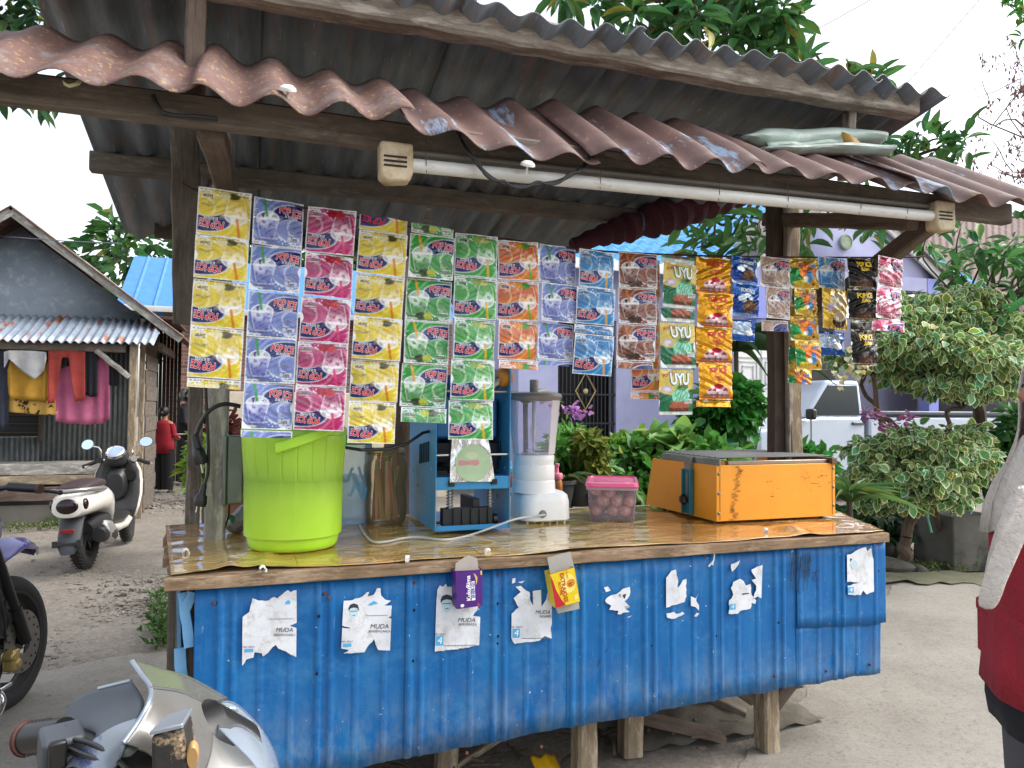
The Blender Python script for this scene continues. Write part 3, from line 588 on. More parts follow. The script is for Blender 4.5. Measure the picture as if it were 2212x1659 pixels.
for k in range(9):
    a = rad(-95 + rg.uniform(-20, 45)); z = rg.uniform(.14, .24); rr = .0975
    m.ribbon([(rr * math.cos(a + t * .5), rr * math.sin(a + t * .5), z + .03 * math.sin(t * 5 + k)) for t in np.linspace(0, 1, 7)], .012, (math.cos(a), math.sin(a), 0))
m.build('wave_print', flat('wave_blue', '#5aa7d4', .4), wj, Matrix.Translation((pj.x, pj.y, ZT + .006)), smooth=0)
# ---- jar of straws
pj = at_z(832, 1132, ZT + .004); sj = empty('straw_jar', (pj.x, pj.y, ZT), 'brownish plastic jar full of straws beside the blue machine', 'jar')
k_ = (pj - CAM).dot(FWD) / F; H = (1138 - 975) * k_; R = 46 * k_
mJar = clear('smoky_jar', '#f4ecdc', .16, .16, '#c8bea4')
m = MB(); m.lathe([(0, .004), (R * .78, 0), (R * .93, .015), (R, .06), (R * 1.0, H * .35), (R * .9, H * .48), (R * 1.03, H * .66), (R * 1.02, H * .78), (R * .88, H * .86), (R * .84, H * .9), (R * .86, H)], 44)
m.build('body', mJar, sj, Matrix.Translation((pj.x, pj.y, ZT + .006)))
m = MB(); m.torus(R * .86, .006, 40, 8, M=Matrix.Rotation(rad(90), 4, 'X')); m.build('rim', mJar, sj, Matrix.Translation((pj.x, pj.y, ZT + .006 + H * .93)))
rg = random.Random(9); cols = ['#dca090', '#cf7f6c', '#ead0b8', '#a4b07c', '#dcb4a0', '#8ea072']
sm = [flat('straw_%d' % i, c_, .4) for i, c_ in enumerate(cols)]
for k in range(26):
    a = rg.uniform(0, 6.28); r_ = R * .6 * math.sqrt(rg.random()); a2 = a + rg.uniform(-.8, .8); r2 = R * .62 * math.sqrt(rg.random())
    L = H * rg.uniform(.7, .93); m = MB(); m.cyl((r_ * math.cos(a), r_ * math.sin(a), .02), (r2 * math.cos(a2), r2 * math.sin(a2), L), .0075, n=7)
    m.build('straw', sm[k % 6], sj, Matrix.Translation((pj.x, pj.y, ZT + .006)))
# ---- cup sealing machine
mMb = nmat('machine_blue', '#3a93cc', '#2f86c0', '#5aa5d4', scale=5, rough=.35, bump=.03, thr=(.6, .8)); mMd = nmat('machine_dark', '#22262a', '#15181b', rough=.5)
fl_, fr_ = at_z(938, 1158, ZT + .004), at_z(1103, 1150, ZT + .004)
X0, X1, Yf = fl_.x, fr_.x, (fl_.y + fr_.y) / 2; Yb = at_z(880, 1118, ZT + .004).y; z0 = ZT + .02; kz = (fr_ - CAM).dot(FWD) / F; Hm = (1150 - 800) * kz
mach = empty('cup_sealing_machine', ((X0 + X1) / 2, (Yf + Yb) / 2, ZT), 'blue metal cup sealing machine with silver film between jar and blender', 'sealing machine')
def slots(mb, x, ys, z_, n_, mi):
    for k in range(n_): mb.box((x, ys + k * .034, z_ - k * .004), (.004, .012, .085), mi)
for x, nm in ((X0, 0), (X1, 1)):
    m = MB(); m.box((x + (.004 if nm == 0 else -.004), (Yf + Yb) / 2, z0 + Hm / 2), (.006, Yb - Yf, Hm)); sp = m.build('side_panel', mMb, mach, bevel=.003)
    m = MB(); slots(m, x + (-.0005 if nm == 0 else .0005) + (0 if nm == 0 else -.006), Yf + .12, z0 + Hm * .47, 6, 0); m.build('vent_slot', flat('slot_dark%d' % nm, '#0a0d10', .8), sp)
    m = MB()
    for (yy, zz) in [(.36, .62), (.30, .40), (.34, .22), (.27, .19), (.06, .35), (.16, .165), (.44, .3)]:
        m.lathe([(0, .004), (.005, .003), (.007, 0)], 10, M=Matrix.Translation((x + (-.0005 if nm == 0 else -.0085), Yf + yy, z0 + Hm * zz * 1.05)) @ Matrix.Rotation(rad(-90), 4, 'Y'))
    m.build('bolt', MT['steel'], sp)
W_ = X1 - X0; xc = (X0 + X1) / 2; Yf_m = Yf
m = MB(); m.box((xc, (Yf + Yb) / 2, z0 + .004), (W_ - .016, Yb - Yf - .01, .006)); m.box((xc, Yf + .004, z0 + .012), (W_ - .017, .005, .02)); m.build('base_plate', mMb, mach)
zs = z0 + (1150 - 1050) * kz
m = MB(); m.box((xc, Yf + .004, zs), (W_ - .016, .005, .052)); m.box((xc, Yf + .18, zs + .024), (W_ - .018, .35, .005)); shf = m.build('cross_shelf', mMb, mach, bevel=.002)
m = MB(); m.box((xc - W_ * .29, Yf - .002, zs), (.026, .014, .022)); m.box((xc + W_ * .27, Yf - .002, zs + .004), (.026, .014, .022)); m.build('stop_block', MT['black'], shf, bevel=.002)
V, P = text_mesh('BOGVY', .022, .0004); m = MB(); m.add([(xc - q[0], Yf + .0008, zs + .012 - q[1]) for q in V], P); m.build('print', MT['black'], shf, smooth=0)
for sx in (-.27, .27):
    x = xc + W_ * sx; m = MB(); m.cyl((x, Yf + .05, z0 + .05), (x, Yf + .05, zs - .02), .009); m.build('column', MT['steel'], mach)
    m = MB(); m.tube([(x + .014 * math.cos(t * 2 * math.pi), Yf + .05 + .014 * math.sin(t * 2 * math.pi), z0 + .085 + t * .0125) for t in np.linspace(0, 8, 97)], .0022, 6); m.build('spring', MT['grey_metal'], mach)
m = MB(); m.box((xc - .015, Yf + .05, z0 + .052), (W_ * .66, .05, .07)); 
for k in range(5): m.box((xc - W_ * .24 + k * W_ * .115, Yf + .022, z0 + .052), (.005, .012, .066))
m.box((xc + .03, Yf + .16, z0 + .09), (.03, .2, .06)); m.build('cup_carrier', mMd, mach, bevel=.004)
m = MB(); m.cyl((X0 + .01, Yf + .045, z0 + .03), (X1 - .05, Yf + .045, z0 + .03), .005); m.lathe([(0, 0), (.024, 0), (.024, .018), (0, .018)], 18, M=Matrix.Translation((X1 - .065, Yf + .045, z0 + .035)) @ Matrix.Rotation(rad(90), 4, 'Y')); m.build('roller_wheel', MT['black'], mach)
for (zz, yy, mt) in ((zs + .115, .02, 'chrome'), (z0 + Hm * .845, .03, 'steel')):
    m = MB(); m.cyl((X0 + .005, Yf + yy, zz), (X1 - .005, Yf + yy, zz), .006); m.build('guide_rod', MT[mt], mach)
m = MB(); m.box((xc, Yf + .24, z0 + Hm * .68), (W_ - .05, .26, Hm * .26)); m.build('heater_housing', nmat('housing_blue', '#2a78b4', '#2369a2', rough=.4), mach, bevel=.012)
m = MB(); m.box((xc, Yf + .26, zs + .10), (W_ - .02, .24, .12)); m.cyl((xc - .06, Yf + .15, zs + .03), (xc - .06, Yf + .15, zs + .22), .014); m.cyl((xc + .07, Yf + .15, zs + .03), (xc + .07, Yf + .15, zs + .22), .014); m.lathe([(0, .02), (.07, .02), (.075, 0), (0, 0)], 24, (xc - .05, Yf + .16, zs + .06)); m.build('press_head', mMd, mach, bevel=.004)
m = MB(); m.box((xc, Yb - .005, z0 + Hm * .7), (W_ - .014, .005, Hm * .55)); m.build('back_panel', mMb, mach)
# silver film with printed disc
mFilm, n, l, b = newmat('silver_film'); b.inputs['Metallic'].default_value = .75; b.inputs['Roughness'].default_value = .2; b.inputs['Base Color'].default_value = (.85, .86, .87, 1)
bumpn(n, l, noise(n, l, coords(n, l, (1, 1, .5)), 12, 3, .5, 1.5), b, .6, .02)
fk = lambda u, v: at_y(u, v, Yf - .012)
A, B_, C_, D_ = fk(977, 945), fk(1055, 948), fk(1070, 1040), fk(972, 1042)
m = MB(); m.grid(lambda u, v: tuple((A * (1 - u) + B_ * u) * (1 - v) + (D_ * (1 - u) + C_ * u) * v + Vector((0, .006 * math.sin(u * 9 + v * 4) + .012 * v * abs(u - .5), 0))), 16, 16); fm = m.build('film', mFilm, mach)
cc = fk(1021, 1000); rr_ = 39 * kz
m = MB(); m.add([(cc.x + rr_ * math.cos(t), cc.y - .007, cc.z + rr_ * math.sin(t)) for t in np.linspace(0, 6.283, 40, endpoint=False)], [tuple(range(40))], 0)
m.add([(cc.x + rr_ * (-.25 + .6 * math.cos(t)), cc.y - .0076, cc.z + rr_ * (.02 + .16 * math.sin(t) + .06 * math.sin(3 * t))) for t in np.linspace(0, 6.283, 24, endpoint=False)], [tuple(range(24))], 1)
m.add([(cc.x + rr_ * (-.1 + .35 * math.cos(t)), cc.y - .0082, cc.z + rr_ * (.42 + .2 * math.sin(t))) for t in np.linspace(0, 6.283, 20, endpoint=False)], [tuple(range(20))], 2)
m.build('film_print', [flat('disc_green', '#b0cdaa', .4), flat('disc_red', '#cc929a', .4), flat('disc_cream', '#c8d6b4', .4)], fm, smooth=0)
pk = at_y(1090, 815, Yf + .05)
m = MB(); m.lathe([(0, .03), (.03, .028), (.042, .01), (.042, -.02), (.03, -.03), (0, -.03)], 20, M=Matrix.Translation(pk) @ Matrix.Rotation(rad(90), 4, 'Y')); m.build('handle_knob', flat('knob_amber', '#c8862a', .35), mach)
m = MB(); m.tube([pk + Vector((-.02, 0, -.01)), pk + Vector((-.06, .02, -.05)), pk + Vector((-.05, .1, -.1))], [.02, .026, .02], 12); m.build('handle_arm', MT['steel'], mach)
cs = at_y(920, 932, Yf + .12); cs.x = X0
m = MB(); m.tube([cs, cs + Vector((-.03, -.02, -.005)), at_y(880, 958, Yf + .1), at_y(840, 970, Yf + .05), at_y(780, 972, Yf), at_y(735, 965, .55), at_y(690, 955, .62)], .0065, 8); m.build('power_cord', MT['black'], mach)
# ---- blender
pk = at_z(1165, 1124, ZT + .004); kz = (pk - CAM).dot(FWD) / F; Z = lambda y: ZT + .012 + (1126 - y) * kz
bl = empty('blender', (pk.x, pk.y, ZT), 'white electric blender with clear jug and grey lid on the counter', 'blender')
mW = MT['white']; T0 = Matrix.Translation((pk.x, pk.y, 0))
def rrect(w, d, z, r=.3, n_=8):
    pts = []; rr = min(w, d) * r
    for q, (sx, sy) in enumerate(((1, 1), (-1, 1), (-1, -1), (1, -1))):
        for k in range(n_):
            a = math.pi / 2 * (q + k / (n_ - 1)); pts.append((sx * (w / 2 - rr) + rr * math.cos(a), sy * (d / 2 - rr) + rr * math.sin(a), z))
    return pts
wB = 112 * kz
m = MB(); m.loft([rrect(wB * .9, wB * .9, Z(1126)), rrect(wB, wB, Z(1122), .25), rrect(wB * .98, wB * .98, Z(1085), .25), rrect(wB * .94, wB * .94, Z(1072), .28), rrect(wB * .84, wB * .84, Z(1066), .35)]); m.build('base', mW, bl, T0, smooth=50)
m = MB()
for k in range(6): m.cyl((-wB * .38 + k * wB * .15, -wB * .36, Z(1122)), (-wB * .38 + k * wB * .15, -wB * .36, Z(1131)), .008, .004, 8)
m.build('foot', mW, bl, T0)
m = MB(); T0 = Matrix.Translation((pk.x - .03, pk.y, 0)); r_ = 49 * kz; m.lathe([(r_ * .98, Z(1067)), (r_ * .95, Z(1050)), (r_ * .94, Z(1044)), (r_ * .92, Z(1041)), (r_ * .9, Z(1040))], 40); m.build('motor_collar', mW, bl, T0)
m = MB(); m.lathe([(r_ * .9, Z(1041)), (r_ * .92, Z(1038)), (r_ * .93, Z(1012)), (r_ * .88, Z(1008)), (r_ * .9, Z(1000)), (r_ * .9, Z(990)), (r_ * .84, Z(986)), (0, Z(986))], 96, rf=lambda a, z: 1 + (.012 * (1 if math.sin(a * 30) > 0 else 0) if Z(1006) < z < Z(988) else 0)); m.build('jug_collar', mW, bl, T0)
mJug = clear('jug_clear', '#f4f2f8', .14, .08, '#e0e0e8')
rb_, rt = 46 * kz, 57 * kz
m = MB(); m.lathe([(rb_ * .3, Z(986)), (rb_, Z(985)), (rt, Z(868))], 40); jug = m.build('jug', mJug, bl, T0)
m = MB(); m.tube([(-rt * .93, -.02, Z(880)), (-rt * 1.2, -.03, Z(890)), (-rt * 1.24, -.03, Z(930)), (-rt * 1.1, -.02, Z(958)), (-rb_ * .95, -.01, Z(965))], .009, 8, sq=1.5); m.build('jug_handle', mJug, bl, T0)
m = MB(); m.lathe([(0, Z(852)), (rt * .8, Z(853)), (rt * 1.02, Z(856)), (rt * 1.07, Z(862)), (rt * 1.03, Z(869)), (rt * .97, Z(872)), (rt * .9, Z(872))], 44); lidm = flat('lid_grey', '#8d8a86', .4); bld = m.build('lid', lidm, bl, T0)
m = MB(); m.lathe([(0, Z(826)), (.019, Z(826)), (.0205, Z(828)), (.0205, Z(853)), (.026, Z(855))], 20); m.build('lid_knob', flat('knob_grey', '#a8a29a', .4), bld, T0)
m = MB(); m.cyl((0, 0, Z(856)), (0, 0, Z(958)), .009, n=10); m.cyl((0, 0, Z(958)), (0, 0, Z(985)), .005, n=8); m.box((0, 0, Z(940)), (.028, .006, .06)); m.build('mixing_shaft', flat('shaft_white', '#d8d8de', .35), bl, T0)
m = MB()
for a in range(4): m.box((.022, 0, Z(978)), (.045, .010, .0025), 0, Matrix.Rotation(a * math.pi / 2 + .3, 4, 'Z') @ Matrix.Rotation(.0, 4, 'Y'))
m.build('blade', MT['steel'], bl, T0)
q0 = Vector((pk.x - .03, pk.y - wB * .5, Z(1108)))
m = MB(); m.lathe([(0, .012), (.014, .01), (.018, 0)], 14, M=Matrix.Translation(q0) @ Matrix.Rotation(rad(90), 4, 'X')); m.build('cord_grommet', MT['grey_metal'], bl)
cp = [q0, q0 + Vector((0, -.014, -.002)), at_y(1120, 1120, Yf_m - .02), at_y(1080, 1133, Yf_m - .035), at_y(1045, 1146, Yf_m - .04), at_y(1008, 1158, Yf_m - .04)] + [at_z(u, v, ZT + .012) for u, v in [(960, 1166), (905, 1161), (870, 1163), (835, 1170), (805, 1170), (785, 1150), (770, 1120), (750, 1085)]]
def spline(pts, k=6):
    P = [Vector(p) for p in pts]; out = []
    for i in range(len(P) - 1):
        a, b_, c_, d_ = P[max(i - 1, 0)], P[i], P[i + 1], P[min(i + 2, len(P) - 1)]
        for j in range(k):
            t = j / k; out.append(.5 * ((2 * b_) + (c_ - a) * t + (2 * a - 5 * b_ + 4 * c_ - d_) * t * t + (3 * b_ - a - 3 * c_ + d_) * t ** 3))
    return out + [P[-1]]
m = MB(); m.tube(spline(cp), .0048, 8); m.build('power_cord', flat('cord_grey', '#b4b8ba', .4), bl)
# ---- sauce bottle
pk = at_z(1203, 1068, ZT + .004); k2 = .0022
sb = empty('sauce_bottle', (pk.x, pk.y, ZT), 'small amber sauce bottle with pink nozzle cap behind the blender', 'bottle')
T1 = Matrix.Translation((pk.x, pk.y, ZT + .004))
m = MB(); m.lathe([(0, .002), (.03, 0), (.034, .01), (.034, .075), (.026, .095), (.024, .1)], 24); m.build('body', nmat('amber', '#a8682c', '#8d5220', rough=.2), sb, T1)
m = MB(); m.lathe([(.03, .09), (.034, .095), (.034, .12), (.03, .128), (.012, .13), (.009, .165), (.014, .17), (.014, .185), (0, .187)], 24); m.build('cap', flat('pink_cap', '#e27f96', .4), sb, T1)
pk2 = at_z(1102, 1052, ZT + .004)
sb2 = empty('sauce_bottle', (pk2.x, pk2.y, ZT), 'small orange bottle half hidden between the blue machine and blender', 'bottle'); T2 = Matrix.Translation((pk2.x, pk2.y, ZT + .004))
m = MB(); m.lathe([(0, .002), (.03, 0), (.034, .01), (.034, .085), (.026, .1)], 24); m.build('body', nmat('amber2', '#b8622c', '#8d4a20', rough=.25), sb2, T2)
m = MB(); m.lathe([(.03, .098), (.034, .1), (.034, .125), (.012, .132), (.008, .17), (0, .172)], 24); m.build('cap', flat('blue_cap', '#5aa0c0', .4), sb2, T2)
# ---- pink lidded food box with balls of dough
L_, R_ = at_z(1268, 1128, ZT + .004), at_z(1376, 1131, ZT + .004); kz = (R_ - CAM).dot(FWD) / F
w = (R_ - L_).length; yaw = math.atan2(R_.y - L_.y, R_.x - L_.x); dpt = w * 1.5; hB = (1130 - 1053) * kz
cxy = (L_ + R_) / 2 + Vector((-math.sin(yaw), math.cos(yaw), 0)) * dpt / 2
fb = empty('food_box', (cxy.x, cxy.y, ZT), 'clear plastic box with pink lid holding brown balls beside the grill', 'food box', rz=yaw)
TB = Matrix.Translation((cxy.x, cxy.y, ZT + .006)) @ Matrix.Rotation(yaw, 4, 'Z')
m = MB(); m.loft([rrect(w * .86, dpt * .86, .0, .12), rrect(w * .9, dpt * .9, .006, .14), rrect(w * .99, dpt * .99, hB, .12)], caps=False); m.add([(p[0], p[1], p[2]) for p in rrect(w * .86, dpt * .86, .0, .12)], [tuple(range(32))]); m.build('tub', clear('lilac_plastic', '#faf6fe', .13, .2, '#e6dcf4'), fb, TB)
m = MB(); m.loft([rrect(w * 1.04, dpt * 1.04, hB - .016, .12), rrect(w * 1.05, dpt * 1.05, hB - .004, .12), rrect(w * 1.0, dpt * 1.0, hB, .12)], caps=False); m.build('tub_rim', clear('rim_plastic', '#e4d6ee', .45, .25, '#d8c4e6'), fb, TB)
m = MB(); m.loft([rrect(w * 1.06, dpt * 1.06, hB - .004, .12), rrect(w * 1.08, dpt * 1.08, hB + .002, .12), rrect(w * 1.06, dpt * 1.06, hB + .016, .12), rrect(w * .95, dpt * .95, hB + .02, .12), rrect(w * .93, dpt * .93, hB + .014, .12), rrect(w * .7, dpt * .7, hB + .014, .12), rrect(w * .68, dpt * .68, hB + .018, .12)]); m.build('lid', nmat('pink_lid', '#ee6c98', '#e85f8e', rough=.3, bump=.02), fb, TB, smooth=35)
rg = random.Random(4); mBall = nmat('dough', '#c89880', '#a87866', '#dcc0b2', scale=20, rough=.7, bump=.3)
for k in range(20):
    ly, rw = k // 9, k % 9; r_ = w * rg.uniform(.125, .15)
    p = (-w * .28 + (rw % 3) * w * .28 + rg.uniform(-.01, .01) + (ly % 2) * .02, -dpt * .28 + (rw // 3) * dpt * .28 + rg.uniform(-.008, .008), .012 + r_ + ly * r_ * 1.55)
    m = MB(); m.ell((0, 0, 0), (r_, r_ * rg.uniform(.9, 1.05), r_ * rg.uniform(.85, 1)), 12, 8)
    tag(m.build('dough_ball', mBall, None, TB @ Matrix.Translation(p)), 'brown round dough ball inside the pink lidded box', 'food', 'dough balls in the pink lidded box')
# ---- orange grill
gL, gR = at_z(1547, 1130, ZT + .012), at_z(1806, 1117, ZT + .012); gy = (gL.y + gR.y) / 2; X0, X1 = gL.x, gR.x; kz = (gL - CAM).dot(FWD) / F; hG = 121 * kz; zg = ZT + .018
gr = empty('grill', ((X0 + X1) / 2, gy + .25, ZT), 'orange metal table grill with steel rods on top', 'grill')
mO = nmat('orange_paint', '#e8a02e', '#de9426', '#d48a28', scale=3, rough=.4, bump=.03, thr=(.6, .75)); Yb = gy + .62
m = MB(); m.box(((X0 + X1) / 2, gy + .003, zg + hG / 2), (X1 - X0, .005, hG)); fp = m.build('front_panel', mO, gr, bevel=.003)
ml = MB()
for x in (X0, X1):
    s = 1 if x == X0 else -1
    prof = [(gy + .007, 0), (gy + .5, 0), (Yb + .02, 0), (Yb - .05, hG * .98), (gy + .007, hG)]
    m = MB(); m.add([(x + s * .003, p[0], zg + p[1]) for p in prof] + [(x + s * .008, p[0], zg + p[1]) for p in prof], [(0, 1, 2, 3, 4), (9, 8, 7, 6, 5)] + [(i, (i + 1) % 5, (i + 1) % 5 + 5, i + 5) for i in range(5)]); m.build('side_panel', mO, gr)
m = MB(); m.box(((X0 + X1) / 2, Yb - .04, zg + hG * .45), (X1 - X0 - .02, .005, hG * .88)); m.build('back_panel', mO, gr)
m = MB(); m.box(((X0 + X1) / 2, (gy + Yb) / 2, zg + hG * .6), (X1 - X0 - .02, Yb - gy - .07, .004)); m.build('coal_tray', flat('soot', '#1a1816', .9), gr)
m = MB()
for x in (X0 + .03, X1 - .03):
    for y in (gy + .06, Yb - .12): m.cyl((x, y, ZT + .004), (x, y, zg), .012, n=10)
m.build('foot', MT['black'], gr)
m = MB()
for x in (X0 + .012, X1 - .012):
    for t in (.15, .5, .85) if x < X0 + .1 else (.2, .55, .9): m.lathe([(0, .004), (.005, .003), (.0075, 0)], 10, M=Matrix.Translation((x, gy - .001, zg + hG * t)) @ Matrix.Rotation(rad(90), 4, 'X'))
m.build('screw', MT['grey_metal'], fp)
m = MB(); m.box((X0 + .018, gy - .0005, zg + hG * .5), (.0015, .002, hG * .94)); m.box((X1 - .018, gy - .0005, zg + hG * .5), (.0015, .002, hG * .94)); m.build('seam', flat('seam_brown', '#8a5a18', .7), fp)
# sticker residue
mRes = nmat('glue_residue', '#b87e2a', '#a87026', rough=.8); rg = random.Random(21); m = MB()
gp = lambda x, y, dz=0: (X0 + (x - 1170) / 910 * (X1 - X0), gy - .0012 - dz, zg + hG * (1 - (y - 290) / 430))
for k in range(34):
    x, y = 1330 + rg.uniform(-18, 18) - k * 1.2, 305 + k * 12.3; w2, h2 = rg.uniform(5, 26), rg.uniform(5, 13)
    m.add([gp(x + w2 * math.cos(t) * rg.uniform(.5, 1.2), y + h2 * math.sin(t) * rg.uniform(.5, 1.2)) for t in np.linspace(0, 6.283, 9, endpoint=False)], [tuple(range(9))])
for k in range(26):
    x, y = rg.choice([(1560, 470), (1840, 420), (1980, 430)]); x += rg.gauss(0, 45); y += rg.gauss(0, 55); w2 = rg.uniform(4, 14)
    m.add([gp(x + w2 * math.cos(t) * rg.uniform(.5, 1.4), y + 4 * math.sin(t) * rg.uniform(.5, 1.2)) for t in np.linspace(0, 6.283, 7, endpoint=False)], [tuple(range(7))])
tag(m.build('sticker_residue', mRes, fp, smooth=0, recalc=False), kind='stuff')
MT['rod'] = flat('rod_steel', '#5a5a58', .3, .7)
# top rails and rods
zt_ = zg + hG
m = MB(); m.box((X0 + .012, gy + .24, zt_ + .012), (.008, .5, .03)); m.box((X0 + .03, gy + .24, zt_ + .026), (.03, .5, .004)); m.build('rail', MT['grey_metal'], gr, bevel=.002)
m = MB(); m.box((X1 - .012, gy + .24, zt_ + .010), (.03, .5, .03)); m.build('rail', flat('rail_brown', '#6a5648', .5, .6), gr, bevel=.002)
m = MB(); m.box(((X0 + X1) / 2 + .02, gy + .03, zt_ + .008), ((X1 - X0) * .84, .03, .018)); m.build('front_rail', flat('steel_warm', '#a08e80', .3, .9), gr, bevel=.002)
for k in range(12):
    y = gy + .02 + .475 * k / 11; m = MB(); m.cyl((X0 + .01, y, zt_ + .034), (X1 - .015, y, zt_ + .034), .0032, n=8); m.build('grill_rod', MT['rod'], gr)
tb = at_y(1478, 1062, gy + .18); mTeal = flat('teal_bracket', '#1f6a78', .4)
m = MB(); m.box((X0 - .006, gy + .215, zg + hG * .45), (.012, .07, hG * .84)); m.box((X0 - .016, gy + .182, zg + hG * .45), (.02, .006, hG * .84)); m.box((X0 - .016, gy + .248, zg + hG * .45), (.02, .006, hG * .84)); m.build('bracket', mTeal, gr, bevel=.002)
m = MB(); m.box((X0 - .008, gy + .215, zg + hG * .98), (.014, .05, .06)); m.box((X0 - .0135, gy + .22, zg + hG * .55), (.003, .018, hG * .5)); m.build('slide_bar', MT['grey_metal'], gr)
m = MB(); m.lathe([(0, .03), (.018, .03), (.022, .024), (.022, .012), (.01, .008), (.01, 0)], 24, rf=lambda a, z: 1 + .12 * math.cos(a * 6), M=Matrix.Translation((X0 - .012, gy + .225, zg + hG * .3)) @ Matrix.Rotation(rad(-90), 4, 'Y')); m.build('knob', MT['black'], gr)
# ---- carrier bag behind the barrel
pk = at_z(512, 1152, ZT + .004); m = MB(); m.ell((0, 0, .05), (.05, .06, .05), 20, 14)
for i, p in enumerate(m.v):
    d = 1 + .12 * math.sin(p[0] * 90 + p[2] * 60) * math.cos(p[1] * 70); m.v[i] = (p[0] * d * (1.1 - p[2] * 1.5), p[1] * d, max(0, p[2] * (1 + .2 * math.sin(p[0] * 50))))
bag = empty('carrier_bag', (pk.x, pk.y, ZT), 'tied grey plastic bag with green print beside the barrel', 'bag')
m.build('sack', nmat('grey_film', '#9c9ca2', '#6f6f78', '#6a3a44', scale=12, rough=.2, bump=.8, bscale=14, bdist=.02), bag, Matrix.Translation((pk.x, pk.y, ZT + .006)))
m = MB(); m.ribbon([(-.03 + .05 * t, -.063 + .012 * math.sin(t * 3), .065 + .012 * math.sin(t * 12)) for t in np.linspace(0, 1, 12)], .02); m.build('print', flat('bag_green', '#2c7a58', .4), bag, Matrix.Translation((pk.x, pk.y, ZT + .006)))
# ---- grey meter box on the left post
pk = at_y(503, 1015, .6); mb_ = empty('meter_box', pk, 'grey metal switch box fixed to the left post', 'switch box')
m = MB(); m.box((pk.x + .008, .61, pk.z), (.064, .05, .268)); m.build('housing', MT['grey_metal'], mb_, bevel=.008)
m = MB(); m.box((pk.x - .029, .605, pk.z), (.014, .062, .272)); m.build('cover', MT['grey_metal'], mb_, bevel=.005)
m = MB(); m.tube([(pk.x - .01, .61, pk.z - .13), (pk.x - .012, .61, pk.z - .18), (pk.x - .03, .62, pk.z - .24)], .004, 6); m.build('cable', MT['black'], mb_)
# ---- plugs and leads at the post
def plug(pts, tip, d, label, name='power_plug', s=1.0):
    e = empty(name, pts[-1], label, 'plug'); m = MB(); m.tube(spline(pts), .006 * s, 8); m.build('cord', MT['black'], e)
    d = Vector(d).normalized(); a = Vector(pts[-1]); M = axis_mat(a, a + d)
    m = MB(); m.loft([[(x * s, r * s * math.cos(t), r * s * q * math.sin(t)) for t in np.linspace(0, 6.283, 14, endpoint=False)] for x, r, q in ((-.01, .007, 1), (.0, .011, 1), (.03, .013, 1), (.035, .02, .8), (.06, .024, .8), (.075, .022, .8))]); m.build('body', MT['black'], e, M)
    m = MB()
    for yy in (-.008, .008): m.cyl((.07 * s, yy * s, 0), (.10 * s, yy * s, 0), .0024 * s, n=8)
    m.build('pin', MT['chrome'], e, M)
yy_ = .5
plug([at_y(520, 878, yy_), at_y(485, 873, yy_), at_y(455, 885, yy_), at_y(433, 915, yy_), at_y(422, 945, yy_)], None, at_y(434, 1000, yy_) - at_y(422, 945, yy_), 'black plug with round pins hanging beside the post', s=1.35)
plug([at_y(446, 420, yy_), at_y(444, 640, yy_), at_y(444, 820, yy_), at_y(450, 960, yy_), at_y(449, 1020, yy_), at_y(440, 1050, yy_)], None, at_y(427, 1110, yy_) - at_y(440, 1050, yy_), 'flat black plug hanging low by the left post', s=1.0)
# ---- tube lamp under the awning beam
lamp = empty('tube_lamp', at_y(1430, 410, -.25), 'long unlit fluorescent tube lamp tied under the awning edge', 'lamp')
ta, tb_ = at_y(888, 357, -.25), at_y(2012, 467, -.25)
m = MB(); m.cyl(ta, tb_, .0215, n=20); m.build('tube', nmat('tube_glass', '#dcdcd8', '#cfcfca', '#c4bdb0', scale=14, stretch=(1, 3, 3), rough=.25, bump=0), lamp)
d = (tb_ - ta).normalized()
mCap = nmat('lamp_cap', '#c9b99c', '#a08c6c', '#7a6548', scale=22, rough=.6, thr=(.58, .7))
capM = axis_mat(ta, tb_)
for base, s in ((ta, -1), (tb_, 1)):
    m = MB(); prof = [(-.052, .052), (-.048, .06), (.05, .058), (.05, -.03), (.04, -.058), (-.03, -.066), (-.052, -.05)]
    M = Matrix.Translation(base + d * (.048 * s)) @ capM.to_3x3().to_4x4(); m.prism([(p[0], p[1]) for p in prof], -.03, .03, 0); cp_ = m.build('end_cap', mCap, lamp, M, bevel=.008)
    m = MB()
    for k in range(3): m.box((-.006, -.031, .012 - .014 * k), (.07, .004, .0055))
    m.build('vent_slot', flat('cap_slot', '#1b1815', .8), cp_, M)
    m = MB(); m.cyl(base - d * (.02 * -s if s > 0 else .0), base + d * .018, .018, n=16); m.build('socket', MT['white'], lamp)
m = MB(); m.cyl(ta + Vector((0, .01, .042)), tb_ + Vector((0, .01, .042)), .011, n=12); m.build('conduit', flat('conduit_grey', '#6a655e', .5), lamp)
for t in (.02, .3, .52, .66, .82, .93):
    p = ta.lerp(tb_, t); m = MB(); m.tube([p + Vector((.0, -.012, .11)), p + Vector((0, -.022, .04)), p + Vector((0, -.023, 0)), p + Vector((.004, -.01, -.022))], .0012, 5); m.build('tie_wire', flat('tie_%d' % int(t * 100), '#3c4a40', .6), lamp)
m = MB(); pts = spline([at_y(u, v, -.30) for u, v in [(985, 285), (1010, 325), (1040, 365), (1075, 392), (1115, 402), (1165, 398), (1210, 390), (1250, 368), (1268, 345), (1274, 322)]])
m.tube(pts, .006, 7)
m.tube([p + Vector((.007 * math.cos(i * .7), -.004, .007 * math.sin(i * .7))) for i, p in enumerate(pts)], .005, 7)
tag(m.build('lamp_cable', MT['black']), 'black twisted cable looping below the awning before the tube', 'cable')
m = MB(); m.tube(spline([at_y(u, v, -.255) for u, v in [(330, 205), (338, 225), (352, 243), (380, 250), (420, 252), (470, 257)]]), .0065, 7)
